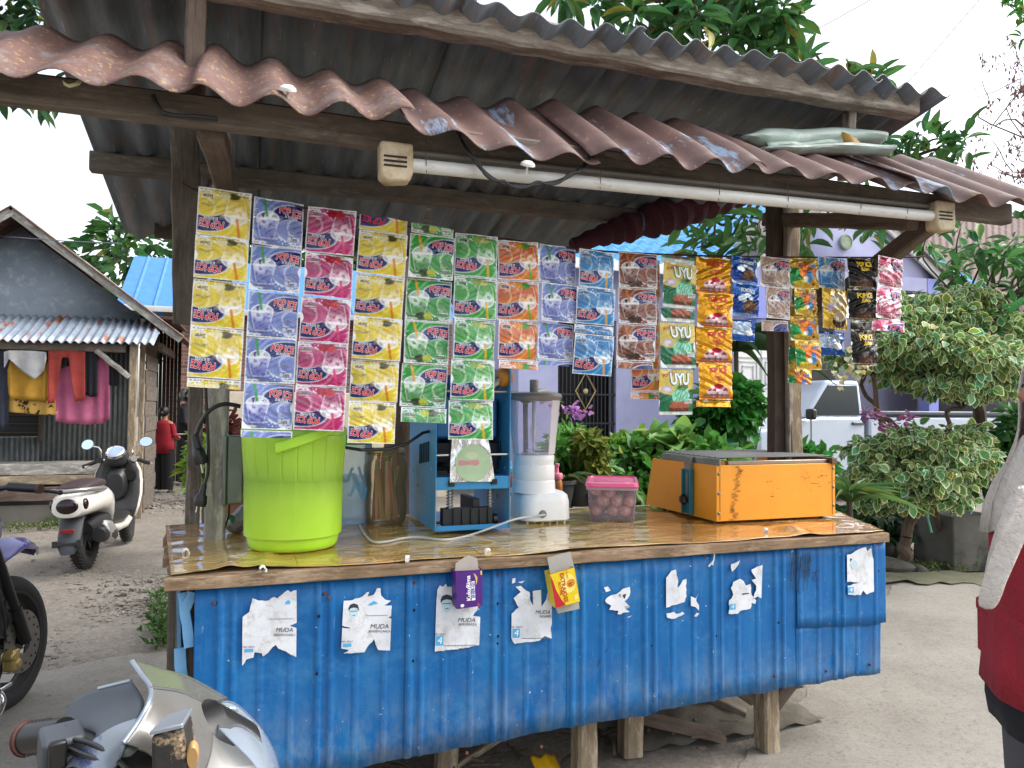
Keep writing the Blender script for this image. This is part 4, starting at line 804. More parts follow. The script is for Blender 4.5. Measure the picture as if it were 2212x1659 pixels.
tag(m.build('lamp_cable', MT['black']), 'black cable wrapped under the awning beam at left', 'cable')
# ---- folded tarp on the awning
mT = nmat('tarp', '#aebdb4', '#98a89f', '#c2cec6', scale=5, rough=.55, bump=.3, bscale=9, bdist=.02)
tp = empty('folded_tarp', at_y(1750, 325, .02), 'folded pale green tarpaulin lying on the rusty awning', 'tarpaulin')
def fold(us, top, bot, y, th):
    m = MB()
    def fn(u, v):
        k = u * (len(us) - 1); i = min(int(k), len(us) - 2); t = k - i
        U_ = us[i] * (1 - t) + us[i + 1] * t; a = top[i] * (1 - t) + top[i + 1] * t; b_ = bot[i] * (1 - t) + bot[i + 1] * t
        p = at_y(U_, a + (b_ - a) * v, y); p.y += -th * math.sin(math.pi * v) + .006 * math.sin(u * 17 + v * 5); return tuple(p)
    m.grid(fn, 30, 8); return m.build('layer', mT, tp, solid=.006)
fold([1600, 1650, 1720, 1790, 1850, 1900], [297, 279, 280, 277, 278, 286], [302, 327, 324, 320, 314, 314], .02, .05)
fold([1640, 1700, 1760, 1830, 1912, 1916], [322, 318, 312, 310, 314, 316], [330, 336, 334, 334, 338, 336], -.03, .05)
fold([1650, 1720, 1790, 1840], [305, 306, 300, 298], [330, 328, 324, 320], .0, .03)
m = MB(); m.add([at_y(1815, 283, -.02), at_y(1835, 290, -.06), at_y(1850, 300, -.05), at_y(1868, 318, -.03), at_y(1845, 322, -.05), at_y(1825, 316, -.04)], [(0, 1, 5), (1, 2, 4, 5), (2, 3, 4)])
tag(m.build('dead_leaf', nmat('leaf_yellow', '#b8923c', '#8d5a2c', rough=.6), solid=.002), 'yellow brown dead leaf on the folded tarpaulin', 'leaf')
m = MB(); m.add([at_y(u, v, -.33) for u, v in [(134, 172), (146, 182), (160, 180), (172, 168), (182, 170), (172, 184), (150, 190), (138, 184)]], [(0, 1, 6, 7), (1, 2, 5, 6), (2, 3, 4, 5)])
tag(m.build('dead_leaf', nmat('leaf_pale', '#b5ad7c', '#8f9a6a', rough=.6), solid=.002), 'curled pale leaf on the left front edge of the awning', 'leaf')
# ---- maroon cloth bundle under the roof
rg = random.Random(8); cl = empty('cloth_bundle', at_y(1400, 480, 1.0), 'dark maroon cloth rolled up and tied under the roof', 'cloth')
pts = spline([at_y(u, v, 1.05) for u, v in [(1235, 530), (1290, 512), (1340, 497), (1385, 484), (1430, 468), (1490, 445), (1545, 425), (1600, 405)]], 6); rs = []
for i in range(len(pts)):
    t = i / (len(pts) - 1); rs.append((.03 + .07 * math.sin(min(1, t * 1.4) * math.pi / 2)) * (1 + .12 * math.sin(i * 1.9)) * (.72 if abs(t - .42) < .03 else 1))
m = MB(); m.tube(pts, rs, 18); m.build('roll', nmat('maroon', '#4a1626', '#2c0c18', scale=10, rough=.9, bump=.8, bscale=18, bdist=.03), cl)
k = int(.42 * (len(pts) - 1)); m = MB(); m.tube([pts[k] + Vector((0, rs[k] * 1.0 * math.cos(t), rs[k] * 1.0 * math.sin(t))) for t in np.linspace(0, 6.283, 18)], .006, 6); m.build('tie', flat('tie_blue', '#2a6a78', .6), cl)
# ---- paint brush
pk = at_y(926, 450, 1.06); br = empty('paint_brush', pk, 'old flat paint brush hanging from the roof purlin', 'brush')
m = MB(); m.loft([rrect(.02, .012, .0), rrect(.03, .014, -.03), rrect(.036, .015, -.055), rrect(.05, .016, -.065), rrect(.05, .016, -.075)]); m.build('handle', MT['wood_pale'], br, Matrix.Translation(pk))
m = MB(); m.box((0, 0, -.085), (.05, .018, .025)); m.build('ferrule', MT['grey_metal'], br, Matrix.Translation(pk)); m = MB(); m.loft([rrect(.048, .014, -.097), rrect(.056, .010, -.14)]); m.build('bristles', flat('bristle', '#2c2620', .9), br, Matrix.Translation(pk))
# ---- two cartons nailed to the front
def carton(label, f, A, B_, C_, D_, depth, cols, flaps, extra, sideL=None):
    e = empty('drink_carton', at_y(*f(*A), -.05), label, 'carton'); y0 = -.03 - depth; m = MB()
    fr = [at_y(*f(*p), y0) for p in (A, B_, C_, D_)]; bk_ = [p + Vector((-.004, depth, .004)) for p in fr]
    m.add(fr + bk_, [(0, 1, 2, 3), (0, 3, 7, 4), (1, 5, 6, 2), (3, 2, 6, 7), (4, 7, 6, 5)], 0); bd = m.build('box_body', cols[0], e, smooth=0)
    for pl, y in flaps:
        m = MB(); q = [at_y(*f(*p), y) for p in pl]; m.add(q, [tuple(range(len(q)))]); m.build('flap', cols[1], e, smooth=0, solid=.001)
    ex = (fr[1] - fr[0]); ez = (fr[3] - fr[0]); m = MB()
    for it in extra:
        if it[0] == 'text':
            _, s, a, b_, h, mi, off, rot = it; V, P = text_mesh(s, h, off)
            ca, sa = math.cos(rad(rot)), math.sin(rad(rot)); asp = ex.length / ez.length
            m.add([fr[0] + ex * (a + (q[0] * ca - q[1] * sa) / 1.0) + ez * (b_ - (q[0] * sa + q[1] * ca) * asp) + Vector((0, -.001 - .0004 * mi, 0)) for q in V], P, mi)
        else: _, pl, mi, lift = it; m.add([fr[0] + ex * a + ez * b_ + Vector((0, -.0004 - .0003 * lift, 0)) for a, b_ in pl], [tuple(range(len(pl)))], mi)
    m.build('print', cols[2:], bd, smooth=0, recalc=False); return e
ci = lambda cx, cy, rx, ry, n_=20: [(cx + rx * math.cos(2 * math.pi * i / n_), cy + ry * math.sin(2 * math.pi * i / n_)) for i in range(n_)]
carton('purple energy drink carton nailed to the counter front with open flap', c6, (230, 372), (490, 350), (493, 700), (245, 735), .045,
       [flat('carton_purple', '#4c1f78', .4), flat('carton_grey', '#b5aba2', .8), flat('p_white', '#f0eef4', .5), flat('p_navy', '#2c3a8c', .5), flat('p_yellow', '#d8b45a', .5), flat('p_red', '#c8283c', .5)],
       [([(225, 365), (232, 290), (310, 235), (355, 210), (388, 225), (440, 240), (450, 330), (488, 352)], -.05), ([(212, 350), (228, 372), (244, 732), (226, 700)], -.05)],
       [('poly', [(.56, .3), (.69, .29), (.69, .8), (.56, .81)], 0, 0), ('text', 'KukuBima', .46, .47, .22, 0, .006, 90), ('text', 'ENER-G!', .63, .53, .15, 1, .004, 90), ('poly', [(.66, .08), (.74, .12), (.8, .2), (.78, .33), (.72, .42), (.74, .3), (.72, .2)], 2, 0), ('poly', ci(.8, .93, .05, .04), 3, 0), ('poly', ci(.2, .92, .07, .045), 0, 0), ('poly', [(.92, .03), (.98, .03), (.98, .14), (.92, .14)], 2, 0)])
carton('yellow energy drink carton hanging crooked from the counter front', c6, (1145, 400), (1380, 330), (1435, 660), (1200, 725), .045,
       [flat('carton_yellow', '#e8c81e', .4), flat('carton_inside', '#a8a49c', .8), flat('y_red', '#b81e28', .5), flat('y_orange', '#e08a1e', .5), flat('y_pale', '#f4e27a', .5), flat('y_dark', '#3a1a10', .5)],
       [([(1118, 235), (1340, 176), (1378, 328), (1148, 396)], -.055), ([(1200, 724), (1424, 668), (1430, 730), (1222, 776)], -.045)],
       [('poly', ci(.66, .4, .3, .28), 2, 0), ('poly', [(.0, .02), (.07, .2), (.14, .5), (.28, .8), (.42, 1.0), (.0, 1.0)], 0, 0.3), ('poly', [(.0, .3), (.08, .6), (.2, .85), (.3, 1.0), (.0, 1.0)], 0, .4), ('poly', ci(.74, .42, .16, .12), 1, 1), ('poly', [(.62, .36), (.86, .30), (.93, .37), (.92, .46), (.85, .52), (.68, .54), (.6, .48)], 1, 1.4), ('poly', [(.64, .42), (.8, .39), (.81, .41), (.65, .45)], 3, 1.8), ('poly', [(.66, .48), (.8, .45), (.8, .47), (.67, .5)], 3, 1.8),
        ('text', 'EXTRAJOSS', .45, .48, .22, 0, .006, -90), ('text', 'ACTIVE', .3, .48, .15, 0, .004, -90), ('text', 'ROYAL JELLY', .66, .12, .07, 1, .004, -90), ('poly', [(.8, .8), (.95, .78), (.95, .92), (.8, .94)], 2, 1)])
m = MB(); p = at_y(*c6(1258, 250), -.033); m.cyl(p, p + Vector((0, -.012, 0)), .004, n=8); p = at_y(*c6(357, 300), -.03); m.cyl(p, p + Vector((0, -.012, 0)), .004, n=8)
m.build('nail', MT['black'], stall)
m = MB(); m.tube(spline([at_y(*c7(*p), -.012) for p in [(612, 238), (650, 236), (685, 245), (690, 290), (686, 340), (672, 365), (640, 400)]]), .0035, 6); m.tube([at_y(*c7(672, 365), -.012), at_y(*c7(668, 385), -.012)], .006, 6)
tag(m.build('knotted_string', clip), 'short white string tied to a nail on the blue tin', 'string')
# ================================================================== DRINK SACHETS ON A LINE
YS = .12
NU, NV = 84, 72
UU, VV = np.meshgrid(np.linspace(0, 1, NU + 1), np.linspace(0, 1, NV + 1)); UU = UU.ravel(); VV = VV.ravel()
def _h(a): return np.abs(np.sin(a * 12.9898) * 43758.5453) % 1
def vn(u, v, s, seed=0):
    x, y = u * s + seed, v * s + seed * 1.7; i, j = np.floor(x), np.floor(y); f, g = x - i, y - j; f = f * f * (3 - 2 * f); g = g * g * (3 - 2 * g)
    q = lambda a, b_: _h(a * 1.31 + b_ * 57.17 + seed)
    return (q(i, j) * (1 - f) + q(i + 1, j) * f) * (1 - g) + (q(i, j + 1) * (1 - f) + q(i + 1, j + 1) * f) * g
def lay(col, mask, c, a=1.0):
    c = np.array(sr(c) if isinstance(c, str) else c); mk = (np.clip(mask, 0, 1) * a)[:, None]; return col * (1 - mk) + c * mk
E_ = .03
def soft(d, e=.022): return np.clip(.5 - d / e, 0, 1)               # d<0 inside
def elip(u, v, cx, cy, rx, ry): return (np.sqrt(((u - cx) / rx) ** 2 + ((v - cy) / ry) ** 2) - 1) * min(rx, ry)
def seg(u, v, x0, y0, x1, y1, w):
    dx, dy = x1 - x0, y1 - y0; t = np.clip(((u - x0) * dx + (v - y0) * dy) / (dx * dx + dy * dy), 0, 1); return np.hypot(u - x0 - t * dx, v - y0 - t * dy) - w
def border(col, c='#e9e9ec', w=.028):
    u, v = UU, VV; d = np.minimum(np.minimum(u, 1 - u), np.minimum(v, 1 - v)); return lay(col, soft(d - w, .02), c)
def des_pop(base, dark, light, cup, straw, fruit=None, fruit2=None, dots=None):
    u, v = UU, VV; col = np.tile(np.array(sr(base)), (len(u), 1))
    r = np.hypot(u - .72, v - .42); a = np.arctan2(v - .42, u - .72)
    sw = .5 + .5 * np.sin(a * 2 + r * 30 + 1.5 * vn(u, v, 4, 2)); col = lay(col, (sw - .45) * 1.4 * np.clip(r * 2.2 - .5, 0, 1), dark, .45)
    col = lay(col, (.5 + .5 * np.sin(a * 3 + r * 22 + 1) - .82) * 5 * np.clip(r * 2 - .55, 0, 1), light, .6)
    col = lay(col, (vn(u, v, 26, 5) > .9) * 1.0, light, .8)
    sp = vn(u, v, 9, 9) + .6 * vn(u, v, 21, 4); col = lay(col, soft((v - .02 - .30 * (sp - .62)) * 1.0, .04), '#eef2f6', .8)          # splash
    d = elip(u, v, .84, .68, .46, .24); col = lay(col, soft(d - .014), '#e8ecf4'); col = lay(col, soft(d), '#16246a')
    d2 = elip(u, v, .82, .36, .36, .24); col = lay(col, soft(d2 - .012), '#e8ecf4', .9); col = lay(col, soft(d2), base, .9); col = lay(col, soft(d2) * soft(d2 + .07, .1), dark, .5); q_ = np.abs(np.hypot(u - .9, (v - .42) * 1.1) - .22); col = lay(col, soft(d2) * soft(q_ - .012 - .02 * vn(u, v, 5, 3), .03) * np.clip((.86 - u) * 6, 0, 1), light, .7)
    # cup, dome and straw
    hw = .15 + .08 * np.clip((v - .18) / .4, 0, 1); d = np.maximum(np.maximum(np.abs(u - .28) - hw, .13 - v), v - .56)
    col = lay(col, soft(d - .05, .09), dark, .6); col = lay(col, soft(d), cup); col = lay(col, soft(d) * soft(v - .40 - .05 * np.sin(u * 22), .09), dark, .8); col = lay(col, soft(np.abs(d + .01) - .008, .016), '#f2f4f8', .5)
    col = lay(col, soft(d) * np.clip((vn(u, v, 8, 3) - .35) * 2.2, 0, 1) * np.clip((v - .3) * 6, 0, 1), '#f4f4f6', .45); col = lay(col, soft(d) * (vn(u, v, 22, 7) > .74), dots or dark, .7)
    dm = elip(u, v, .28, .56, .21, .15); col = lay(col, soft(dm) * (v > .55), '#e9eef4', .5); col = lay(col, soft(np.abs(dm) - .010, .018) * (v > .55), '#ffffff', .8); col = lay(col, soft(elip(u, v, .28, .555, .23, .03)), '#f6f8fa', .85); col = lay(col, soft(elip(u, v, .33, .62, .05, .05)), '#ffffff', .6)
    if dots: col = lay(col, soft(elip(u, v, .27, .6, .15, .09)) * (vn(u, v, 16, 6) > .66), dots)
    col = lay(col, soft(seg(u, v, .2, .97, .26, .62, .026)), straw)
    if fruit: col = lay(col, soft(elip(u, v, .34, .13, .12, .075)), fruit); col = lay(col, soft(elip(u, v, .5, .13, .1, .085)), fruit2 or fruit)
    col = lay(col, soft(np.maximum(np.abs(v - .055) - .03, np.abs(u - .5) - .46)) * (np.sin(v * 330) > -.2) * (vn(u, v * .3, 40, 1) > .3), '#4c4c44', .75)
    w_ = np.abs(v - .37 - .018 * np.sin(u * 26)) - .022; col = lay(col, soft(np.maximum(w_, np.abs(u - .8) - .14)), '#77776c', .6)
    col = lay(col, soft(np.maximum(np.abs(v - .105) - .016, np.abs(u - .22) - .18)) * (vn(u, v * .2, 46, 3) > .35), '#55554c', .7)
    col = lay(col, soft(elip(u, v, .60, .11, .06, .05)) * (vn(u, v, 20, 2) > .4), '#f0f4f8', .8)
    col = lay(col, soft(np.maximum(np.abs(v - .19) - .04, np.abs(u - .82) - .12)), '#f2f0ee', .6)
    return border(col, w=.018)
def des_uyu():
    u, v = UU, VV; col = np.tile(np.array(sr('#d8c05c')), (len(u), 1)); col = lay(col, soft(v - .5 + .06 * np.sin(u * 5)), '#0f6a44')
    col = lay(col, soft(elip(u, v, .6, .42, .27, .2)), '#86d8b4'); col = lay(col, soft(elip(u, v, .62, .6, .2, .06)), '#3c8a3c')
    col = lay(col, soft(np.maximum(np.abs(u - .57) - .27 - .05 * np.sin(v * 40), np.abs(v - .2) - .1)), '#a8583c'); col = lay(col, soft(np.maximum(np.abs(u - .57) - .29, np.abs(v - .1) - .05)), '#5a2c1c')
    for k in range(5): col = lay(col, soft(np.abs(u - .45 - k * .08 + .03 * np.sin(v * 30 + k)) - .008) * soft(np.abs(v - .42) - .13), '#3a1a10')
    col = lay(col, soft(elip(u, v, .2, .56, .12, .07)), '#c4b4d4'); col = lay(col, soft(elip(u, v, .2, .56, .08, .04)), '#e8e0f0')
    col = lay(col, soft(np.maximum(np.abs(v - .035) - .035, 0 * u - 1)), '#c8d0c8'); col = lay(col, soft(np.maximum(np.abs(v - .035) - .02, np.abs(u - .5) - .1)), '#f4f4f4'); col = lay(col, soft(.965 - v), '#c9b45c')
    return lay(col, soft(np.maximum(np.abs(u - .85) - .12, np.abs(v - .3) - .045)), '#e8f0e8')
def des_gold():
    u, v = UU, VV; col = np.tile(np.array(sr('#e0a01c')), (len(u), 1)); col = lay(col, vn(u, v, 4, 2) - .4, '#c9820f', .6)
    col = lay(col, soft(elip(u, v, .52, .22, .32, .17)), '#e8ccd0'); col = lay(col, soft(elip(u, v, .52, .22, .3, .15)) * (vn(u, v, 12, 4) > .55), '#b03048'); col = lay(col, soft(elip(u, v, .52, .36, .13, .07)), '#b01c34'); col = lay(col, soft(seg(u, v, .52, .4, .5, .52, .012)), '#8a1c28')
    col = lay(col, soft(np.abs(v - .12) - .035) * soft(np.abs(u - .5) - .4), '#6a5a50', .8); col = lay(col, soft(np.abs(v - .055) - .025), '#b8284c', .8); return lay(col, (np.sin(v * 260) > 0) * (np.maximum(v - .94, .05 - v) > 0), '#b87c10')
def des_momo():
    u, v = UU, VV; col = np.tile(np.array(sr('#173f8c')), (len(u), 1)); col = lay(col, soft(elip(u, v, .5, .9, .7, .3), .3), '#3a78c4', .6)
    col = lay(col, soft(elip(u, v, .45, .55, .28, .14)), '#d4e4ee'); col = lay(col, soft(elip(u, v, .5, .52, .05, .05)), '#20242c'); col = lay(col, soft(elip(u, v, .6, .3, .32, .22) + .05 * vn(u, v, 9)), '#4a3426'); col = lay(col, soft(elip(u, v, .62, .36, .2, .1)), '#6b4a34')
    col = lay(col, soft(.1 - v) * 0 + soft(v - .1), '#8aa4cc', .6); return col
def des_back():
    u, v = UU, VV; col = np.tile(np.array(sr('#2050a0')), (len(u), 1)); col = lay(col, soft(np.maximum(np.abs(u - .45) - .38, np.abs(v - .6) - .3)), '#b4c4d4'); col = lay(col, soft(elip(u, v, .75, .4, .15, .15)), '#f0f4f8'); return lay(col, (np.sin(v * 120) > .3) * soft(np.maximum(np.abs(u - .45) - .32, np.abs(v - .6) - .26)), '#8098b4', .6)
def des_top():
    u, v = UU, VV; col = np.tile(np.array(sr('#c89a2c')), (len(u), 1)); col = lay(col, soft(elip(u, v, .1, .4, .3, .35) + .1 * vn(u, v, 6)), '#2c8a48'); col = lay(col, soft(elip(u, v, .6, .55, .35, .3) + .08 * vn(u, v, 5)), '#d8742c'); col = lay(col, soft(elip(u, v, .62, .38, .12, .2)), '#4a8ac4'); col = lay(col, soft(elip(u, v, .5, .3, .08, .1)), '#e8e0d0')
    col = lay(col, soft(elip(u, v, .3, .18, .2, .08)), '#c8b83c'); col = lay(col, soft(elip(u, v, .8, .15, .05, .05)), '#6a3a1c'); return lay(col, (np.sin(v * 240) > 0) * (np.maximum(v - .9, .07 - v) > 0), '#d4c06a')
def des_cook():
    u, v = UU, VV; col = np.tile(np.array(sr('#cfa83c')), (len(u), 1)); col = lay(col, soft(elip(u, v, .55, .7, .4, .28) + .1 * vn(u, v, 5)), '#d8ccaa'); col = lay(col, soft(elip(u, v, .62, .2, .28, .16)), '#3a2a20'); col = lay(col, soft(elip(u, v, .6, .3, .25, .12)), '#d8c8a8'); col = lay(col, soft(elip(u, v, .25, .5, .12, .1)), '#b4a4c0'); return lay(col, (np.sin(v * 200) > 0) * (v > .92), '#c4a858')
def des_black():
    u, v = UU, VV; col = np.tile(np.array(sr('#15120f')), (len(u), 1)); col = lay(col, soft(elip(u, v, .55, .05, .4, .25) + .06 * vn(u, v, 7)), '#4a2e22'); return lay(col, (np.sin(v * 220) > .2) * (np.maximum(v - .93, .06 - v) > 0), '#b4a884', .7)
KIND = {
 'durian': (des_pop('#e6cf2a', '#d3b81c', '#f8f0a8', '#efdf92', '#d8801e', '#4c4a22', '#e8dca8'), 'pop', 'Durian'),
 'taro': (des_pop('#7488c4', '#5c69b2', '#ccd6f4', '#a9b2e0', '#3f9a45', None, None, '#5a4a8a'), 'pop', 'Taro'),
 'strawberry': (des_pop('#bf2a72', '#8f1552', '#f1b3cf', '#e0a8c4', '#d8487c', '#c42a34', '#a81c30'), 'pop', 'Strawberry'),
 'avocado': (des_pop('#2c9a3c', '#1f7f30', '#c4ecbc', '#b4dcae', '#dba42e', '#2e3a1c', '#b4c04c'), 'pop', 'Avocado'),
 'melon': (des_pop('#35a047', '#3f9c22', '#c9efc4', '#b4dcb8', '#dfb42e', '#c4c878', '#8fae58'), 'pop', 'Melon'),
 'mango': (des_pop('#dd7e2a', '#c9481c', '#f7d79c', '#eec07a', '#5aa832', '#3f9a34', '#e09a2c'), 'pop', 'Mango'),
 'blue': (des_pop('#2b86c2', '#1c6cac', '#a4dcf4', '#6ab4e0', '#e0a63a'), 'pop', 'Vanilla Blue'),
 'cappuccino': (des_pop('#8a4a30', '#6a3420', '#d8b49c', '#a07460', '#c8762a', '#2c1a14', '#3a221a', '#1c1412'), 'pop', 'Cappuccino'),
 'vanilla': (des_pop('#b09280', '#8a6a58', '#dccabe', '#b49a8c', '#a88a72', None, None, '#5a3a2c'), 'pop', 'Vanilla'),
 'pink': (des_pop('#c4607a', '#a83a58', '#f0c8d2', '#e4a8b8', '#c84a68'), 'pop', 'Strawberry'),
 'uyu': (des_uyu(), 'uyu', ''), 'gold': (des_gold(), 'gold', ''), 'momo': (des_momo(), 'momo', ''), 'back': (des_back(), '', ''), 'top': (des_top(), 'top', ''), 'cook': (des_cook(), '', ''), 'black': (des_black(), 'black', ''),
}
mFoil = attrmat('printed_film', rough=.2, bump=.6, bscale=6, spec=.55, bdist=.012)
mFoilM = attrmat('printed_foil', rough=.2, metal=.5, bump=.5, bscale=3.2, bdist=.03)
tR, tW, tK, tY, tG, tB = [flat('ink_' + k, c, .3) for k, c in (('red', '#cf2233'), ('white', '#f2f2f4'), ('dark', '#23231f'), ('yellow', '#f0c81e'), ('green', '#118a52'), ('blue', '#4a9cd0'))]
def surf(x, z, amp=.05):
    X, Zz = np.clip(np.abs(x) * 2.08, 0, 1), np.clip(np.abs(z) * 2.12, 0, 1); return -amp * (1 - X ** 2.5) * (1 - Zz ** 2.5)
TM = {}
def txt(s, off, shear=0):
    k = (s, off, shear)
    if k not in TM: TM[k] = text_mesh(s, 1.0, off, shear)
    return TM[k]
SM = {}
def sachet_mesh(kind, z0=0.0, z1=1.0, var=0):
    key = (kind, round(z0, 2), round(z1, 2), var)
    if key in SM: return SM[key]
    col, tk, fl = KIND[kind]; metal = kind in ('gold', 'momo', 'top', 'black', 'cook', 'back', 'pink'); amp = .075 if not metal else .10
    a0 = var * 1.7
    def ys(x, z): return surf(x, z, amp) + .018 * np.sin(x * 9 + z * 4 + a0 * 2.3) * np.sin(z * 8 + a0) + (.022 if metal else .011) * np.sin(x * (13 if metal else 25) + 9 * np.sin(z * (3.5 if metal else 6) + a0)) * (1 - np.clip(np.abs(z) * 1.9, 0, 1))
    j0, j1 = int(round(z0 * NV)), int(round(z1 * NV)); X, Zz = UU - .5, VV - .5
    V = np.stack([X, ys(X, Zz), Zz], 1); sel = np.arange(j0 * (NU + 1), (j1 + 1) * (NU + 1)); V = V[sel]; C = col[sel]; nr = j1 - j0
    q = np.arange(nr * NU); r_, c_ = q // NU, q % NU; b_ = r_ * (NU + 1) + c_; Fc = np.stack([b_, b_ + 1, b_ + NU + 2, b_ + NU + 1], 1).tolist()
    bk = V.copy(); bk[:, 1] = np.maximum(.012, -V[:, 1] * .6)[:]
    nv = len(V); B = np.array([[-.5, .012, z0 - .5], [.5, .012, z0 - .5], [.5, .012, z1 - .5], [-.5, .012, z1 - .5]])
    verts = V.tolist() + B.tolist(); faces = Fc + [[nv, nv + 3, nv + 2, nv + 1]]; mi = [0] * len(Fc) + [2]; cols = C.tolist() + [list(sr('#c8ccd0'))] * 4
    def put(s, cx, cy, h, off, m_, sx=1, lift=.012, rot=0, arc=0, shear=0):
        T, P = txt(s, off, shear); base = len(verts); ca, sa = math.cos(rot), math.sin(rot); pts = []
        for p in T:
            x, y = p[0] * h * sx, p[1] * h; y += arc * x * x; x, y = cx - .5 + x * ca - y * sa, cy - .5 + x * sa + y * ca
            if not (z0 - .5 <= y <= z1 - .5): return
            pts.append((x, y))
        for x, y in pts: x = min(.49, max(-.49, x)); verts.append([x, float(ys(x, y)) - lift, y]); cols.append([1, 1, 1])
        for f in P: faces.append([base + i for i in f]); mi.append(m_)
    if tk == 'pop':
        put('POP ICE', .725, .765, .21, .075, 2, .60, .010, -.10, -.25); put('POP ICE', .725, .765, .21, .032, 3, .60, .017, -.10, -.25)
        put('ES BLENDER', .75, .64, .085, .012, 2, .58, .012, -.10, -.25)
        put(fl, .82, .185, .11, .008, 4, .62 if len(fl) < 9 else .48, .012, 0); put('Flavour', .76, .27, .05, 0, 2, .9, .012)
    elif tk == 'uyu':
        put('UYU', .56, .77, .34, .085, 6, .85, .012, .0, .1); put('UYU', .56, .77, .34, .035, 2, .85, .02, .0, .1); put('POP ICE', .24, .87, .1, .015, 3, .9, .014, .2); put('Choco', .66, .635, .13, .008, 4, .9, .02, 0); put('CHOC', .84, .3, .075, .01, 4, 1, .016)
    elif tk == 'gold':
        put('POP ICE', .53, .82, .20, .035, 3, .72, .012, 0, -.3); put('CHEESE', .52, .63, .085, .01, 3, .8, .012); put('RED VELVET', .52, .555, .1, .012, 3, .68, .012); put('Sultan', .5, .72, .09, .004, 3, 1, .012, .1, 0, .3)
    elif tk == 'momo': put('MOMORICO', .54, .78, .17, .035, 2, .58, .014, -.08, -.15)
    elif tk == 'top': put('TOP', .32, .76, .17, .05, 2, .9, .012, .1); put('TOP', .32, .76, .17, .02, 3, .9, .02, .1); put('ICE', .74, .74, .17, .05, 2, .9, .012, -.1); put('ICE', .74, .74, .17, .02, 7, .9, .02, -.1)
    elif tk == 'black': put('POP ICE', .53, .76, .22, .05, 5, .68, .012, .05); put('Sultan', .53, .60, .16, .035, 5, .8, .012, .1, 0, .3)
    me = bpy.data.meshes.new('sachet_' + kind); me.from_pydata(verts, [], faces)
    for t in (mFoilM if metal else mFoil, tW, tW, tR, tK, tY, tG, tB): me.materials.append(t)
    me.polygons.foreach_set('material_index', mi)
    ca = me.color_attributes.new('Col', 'FLOAT_COLOR', 'POINT'); ca.data.foreach_set('color', np.concatenate([np.array(cols, dtype=float), np.ones((len(cols), 1))], 1).ravel())
    me.shade_smooth(); me.set_sharp_from_angle(angle=rad(60)); me.update(); SM[key] = me; return me
srn = random.Random(17)
def strip(label, items, top, bot, Y=YS, amp=1.0):
    """items: (kind, y_top, y_bottom, turned, part of the sachet shown (z0,z1)); top/bot: (x0,x1,y) edges of the strip in the layout sheet"""
    p = at_y((top[0] + top[1]) / 2, top[2], Y); e = empty('sachet_strip', p, label, 'sachet strip', 'sachet strips hanging from the line')
    for i, (kind, ya, yb, turned, zz) in enumerate(items):
        def edge(y):
            t = (y - top[2]) / (bot[2] - top[2]); return top[0] + (bot[0] - top[0]) * t, top[1] + (bot[1] - top[1]) * t
        ax0, ax1 = edge(ya); bx0, bx1 = edge(yb); oy = srn.uniform(-.012, .008) - .03 * (i % 2) * .3
        A = (at_y(ax0, ya, Y) + at_y(ax1, ya, Y)) / 2; B = (at_y(bx0, yb, Y) + at_y(bx1, yb, Y)) / 2
        w = (at_y(ax1, ya, Y) - at_y(ax0, ya, Y)).length; w = w * .5 + .5 * (at_y(bx1, yb, Y) - at_y(bx0, yb, Y)).length
        # strips hang square to the street: strip out the slant that perspective gives their upper edge
        zax = (A - B); hh = zax.length / (zz[1] - zz[0]); zax.normalize(); xax = Vector((1, 0, 0)) - zax * zax.x; xax.normalize(); yax = zax.cross(xax)
        if turned: xax, zax = -xax, -zax
        mid = (A + B) / 2 - zax * hh * ((zz[0] + zz[1]) / 2 - .5)
        th = min(w, hh)
        M = Matrix.Identity(4)
        for k in range(3): M[k][0] = xax[k] * w * .985; M[k][1] = yax[k] * th; M[k][2] = zax[k] * hh * .99; M[k][3] = mid[k]
        M = Matrix.Translation((0, oy, 0)) @ M
        tw = srn.uniform(-.15, .15); R_ = Matrix.Translation(mid) @ Matrix.Rotation(tw, 4, 'Z') @ Matrix.Rotation(srn.uniform(-.09, .05), 4, 'X') @ Matrix.Rotation(srn.uniform(-.012, .012), 4, 'Y') @ Matrix.Translation(-mid)
        link('sachet', sachet_mesh(kind, zz[0], zz[1], srn.randrange(3)), e, R_ @ M)
    return e
FU = (0, 1)
def col_(kind, ys, turned): return [(kind, ys[i], ys[i + 1], turned, FU) for i in range(len(ys) - 1)]
strip('leftmost strip of yellow durian drink sachets, printed upside down', col_('durian', [411, 512, 606, 708, 818], 1) + [('durian', 819, 838, 1, (0, .16))], (428, 545, 418), (402, 520, 838))
strip('long strip of lavender taro sachets next to the magenta strip', col_('taro', [432, 534, 632, 730, 828, 928], 0) + [('taro', 929, 944, 0, (.86, 1))], (548, 658, 437), (519, 631, 944))
strip('long strip of magenta strawberry sachets above the green barrel', col_('strawberry', [452, 551, 644, 740, 834, 930], 1), (665, 770, 455), (631, 743, 930))
strip('long strip of yellow durian sachets right of the magenta strip', [('durian', 470, 502, 1, (.66, 1))] + col_('durian', [503, 595, 687, 778, 868, 958], 1), (776, 882, 476), (748, 852, 958))
strip('strip of green avocado sachets, printed upright with folded end', [('avocado', 490, 510, 0, (0, .22))] + col_('avocado', [511, 604, 695, 787, 880], 0) + [('avocado', 881, 913, 1, (0, .35))], (886, 981, 496), (861, 964, 913))
strip('long strip of green melon sachets before the blue machine', col_('melon', [507, 600, 690, 778, 865, 950], 1), (983, 1074, 511), (967, 1063, 950))
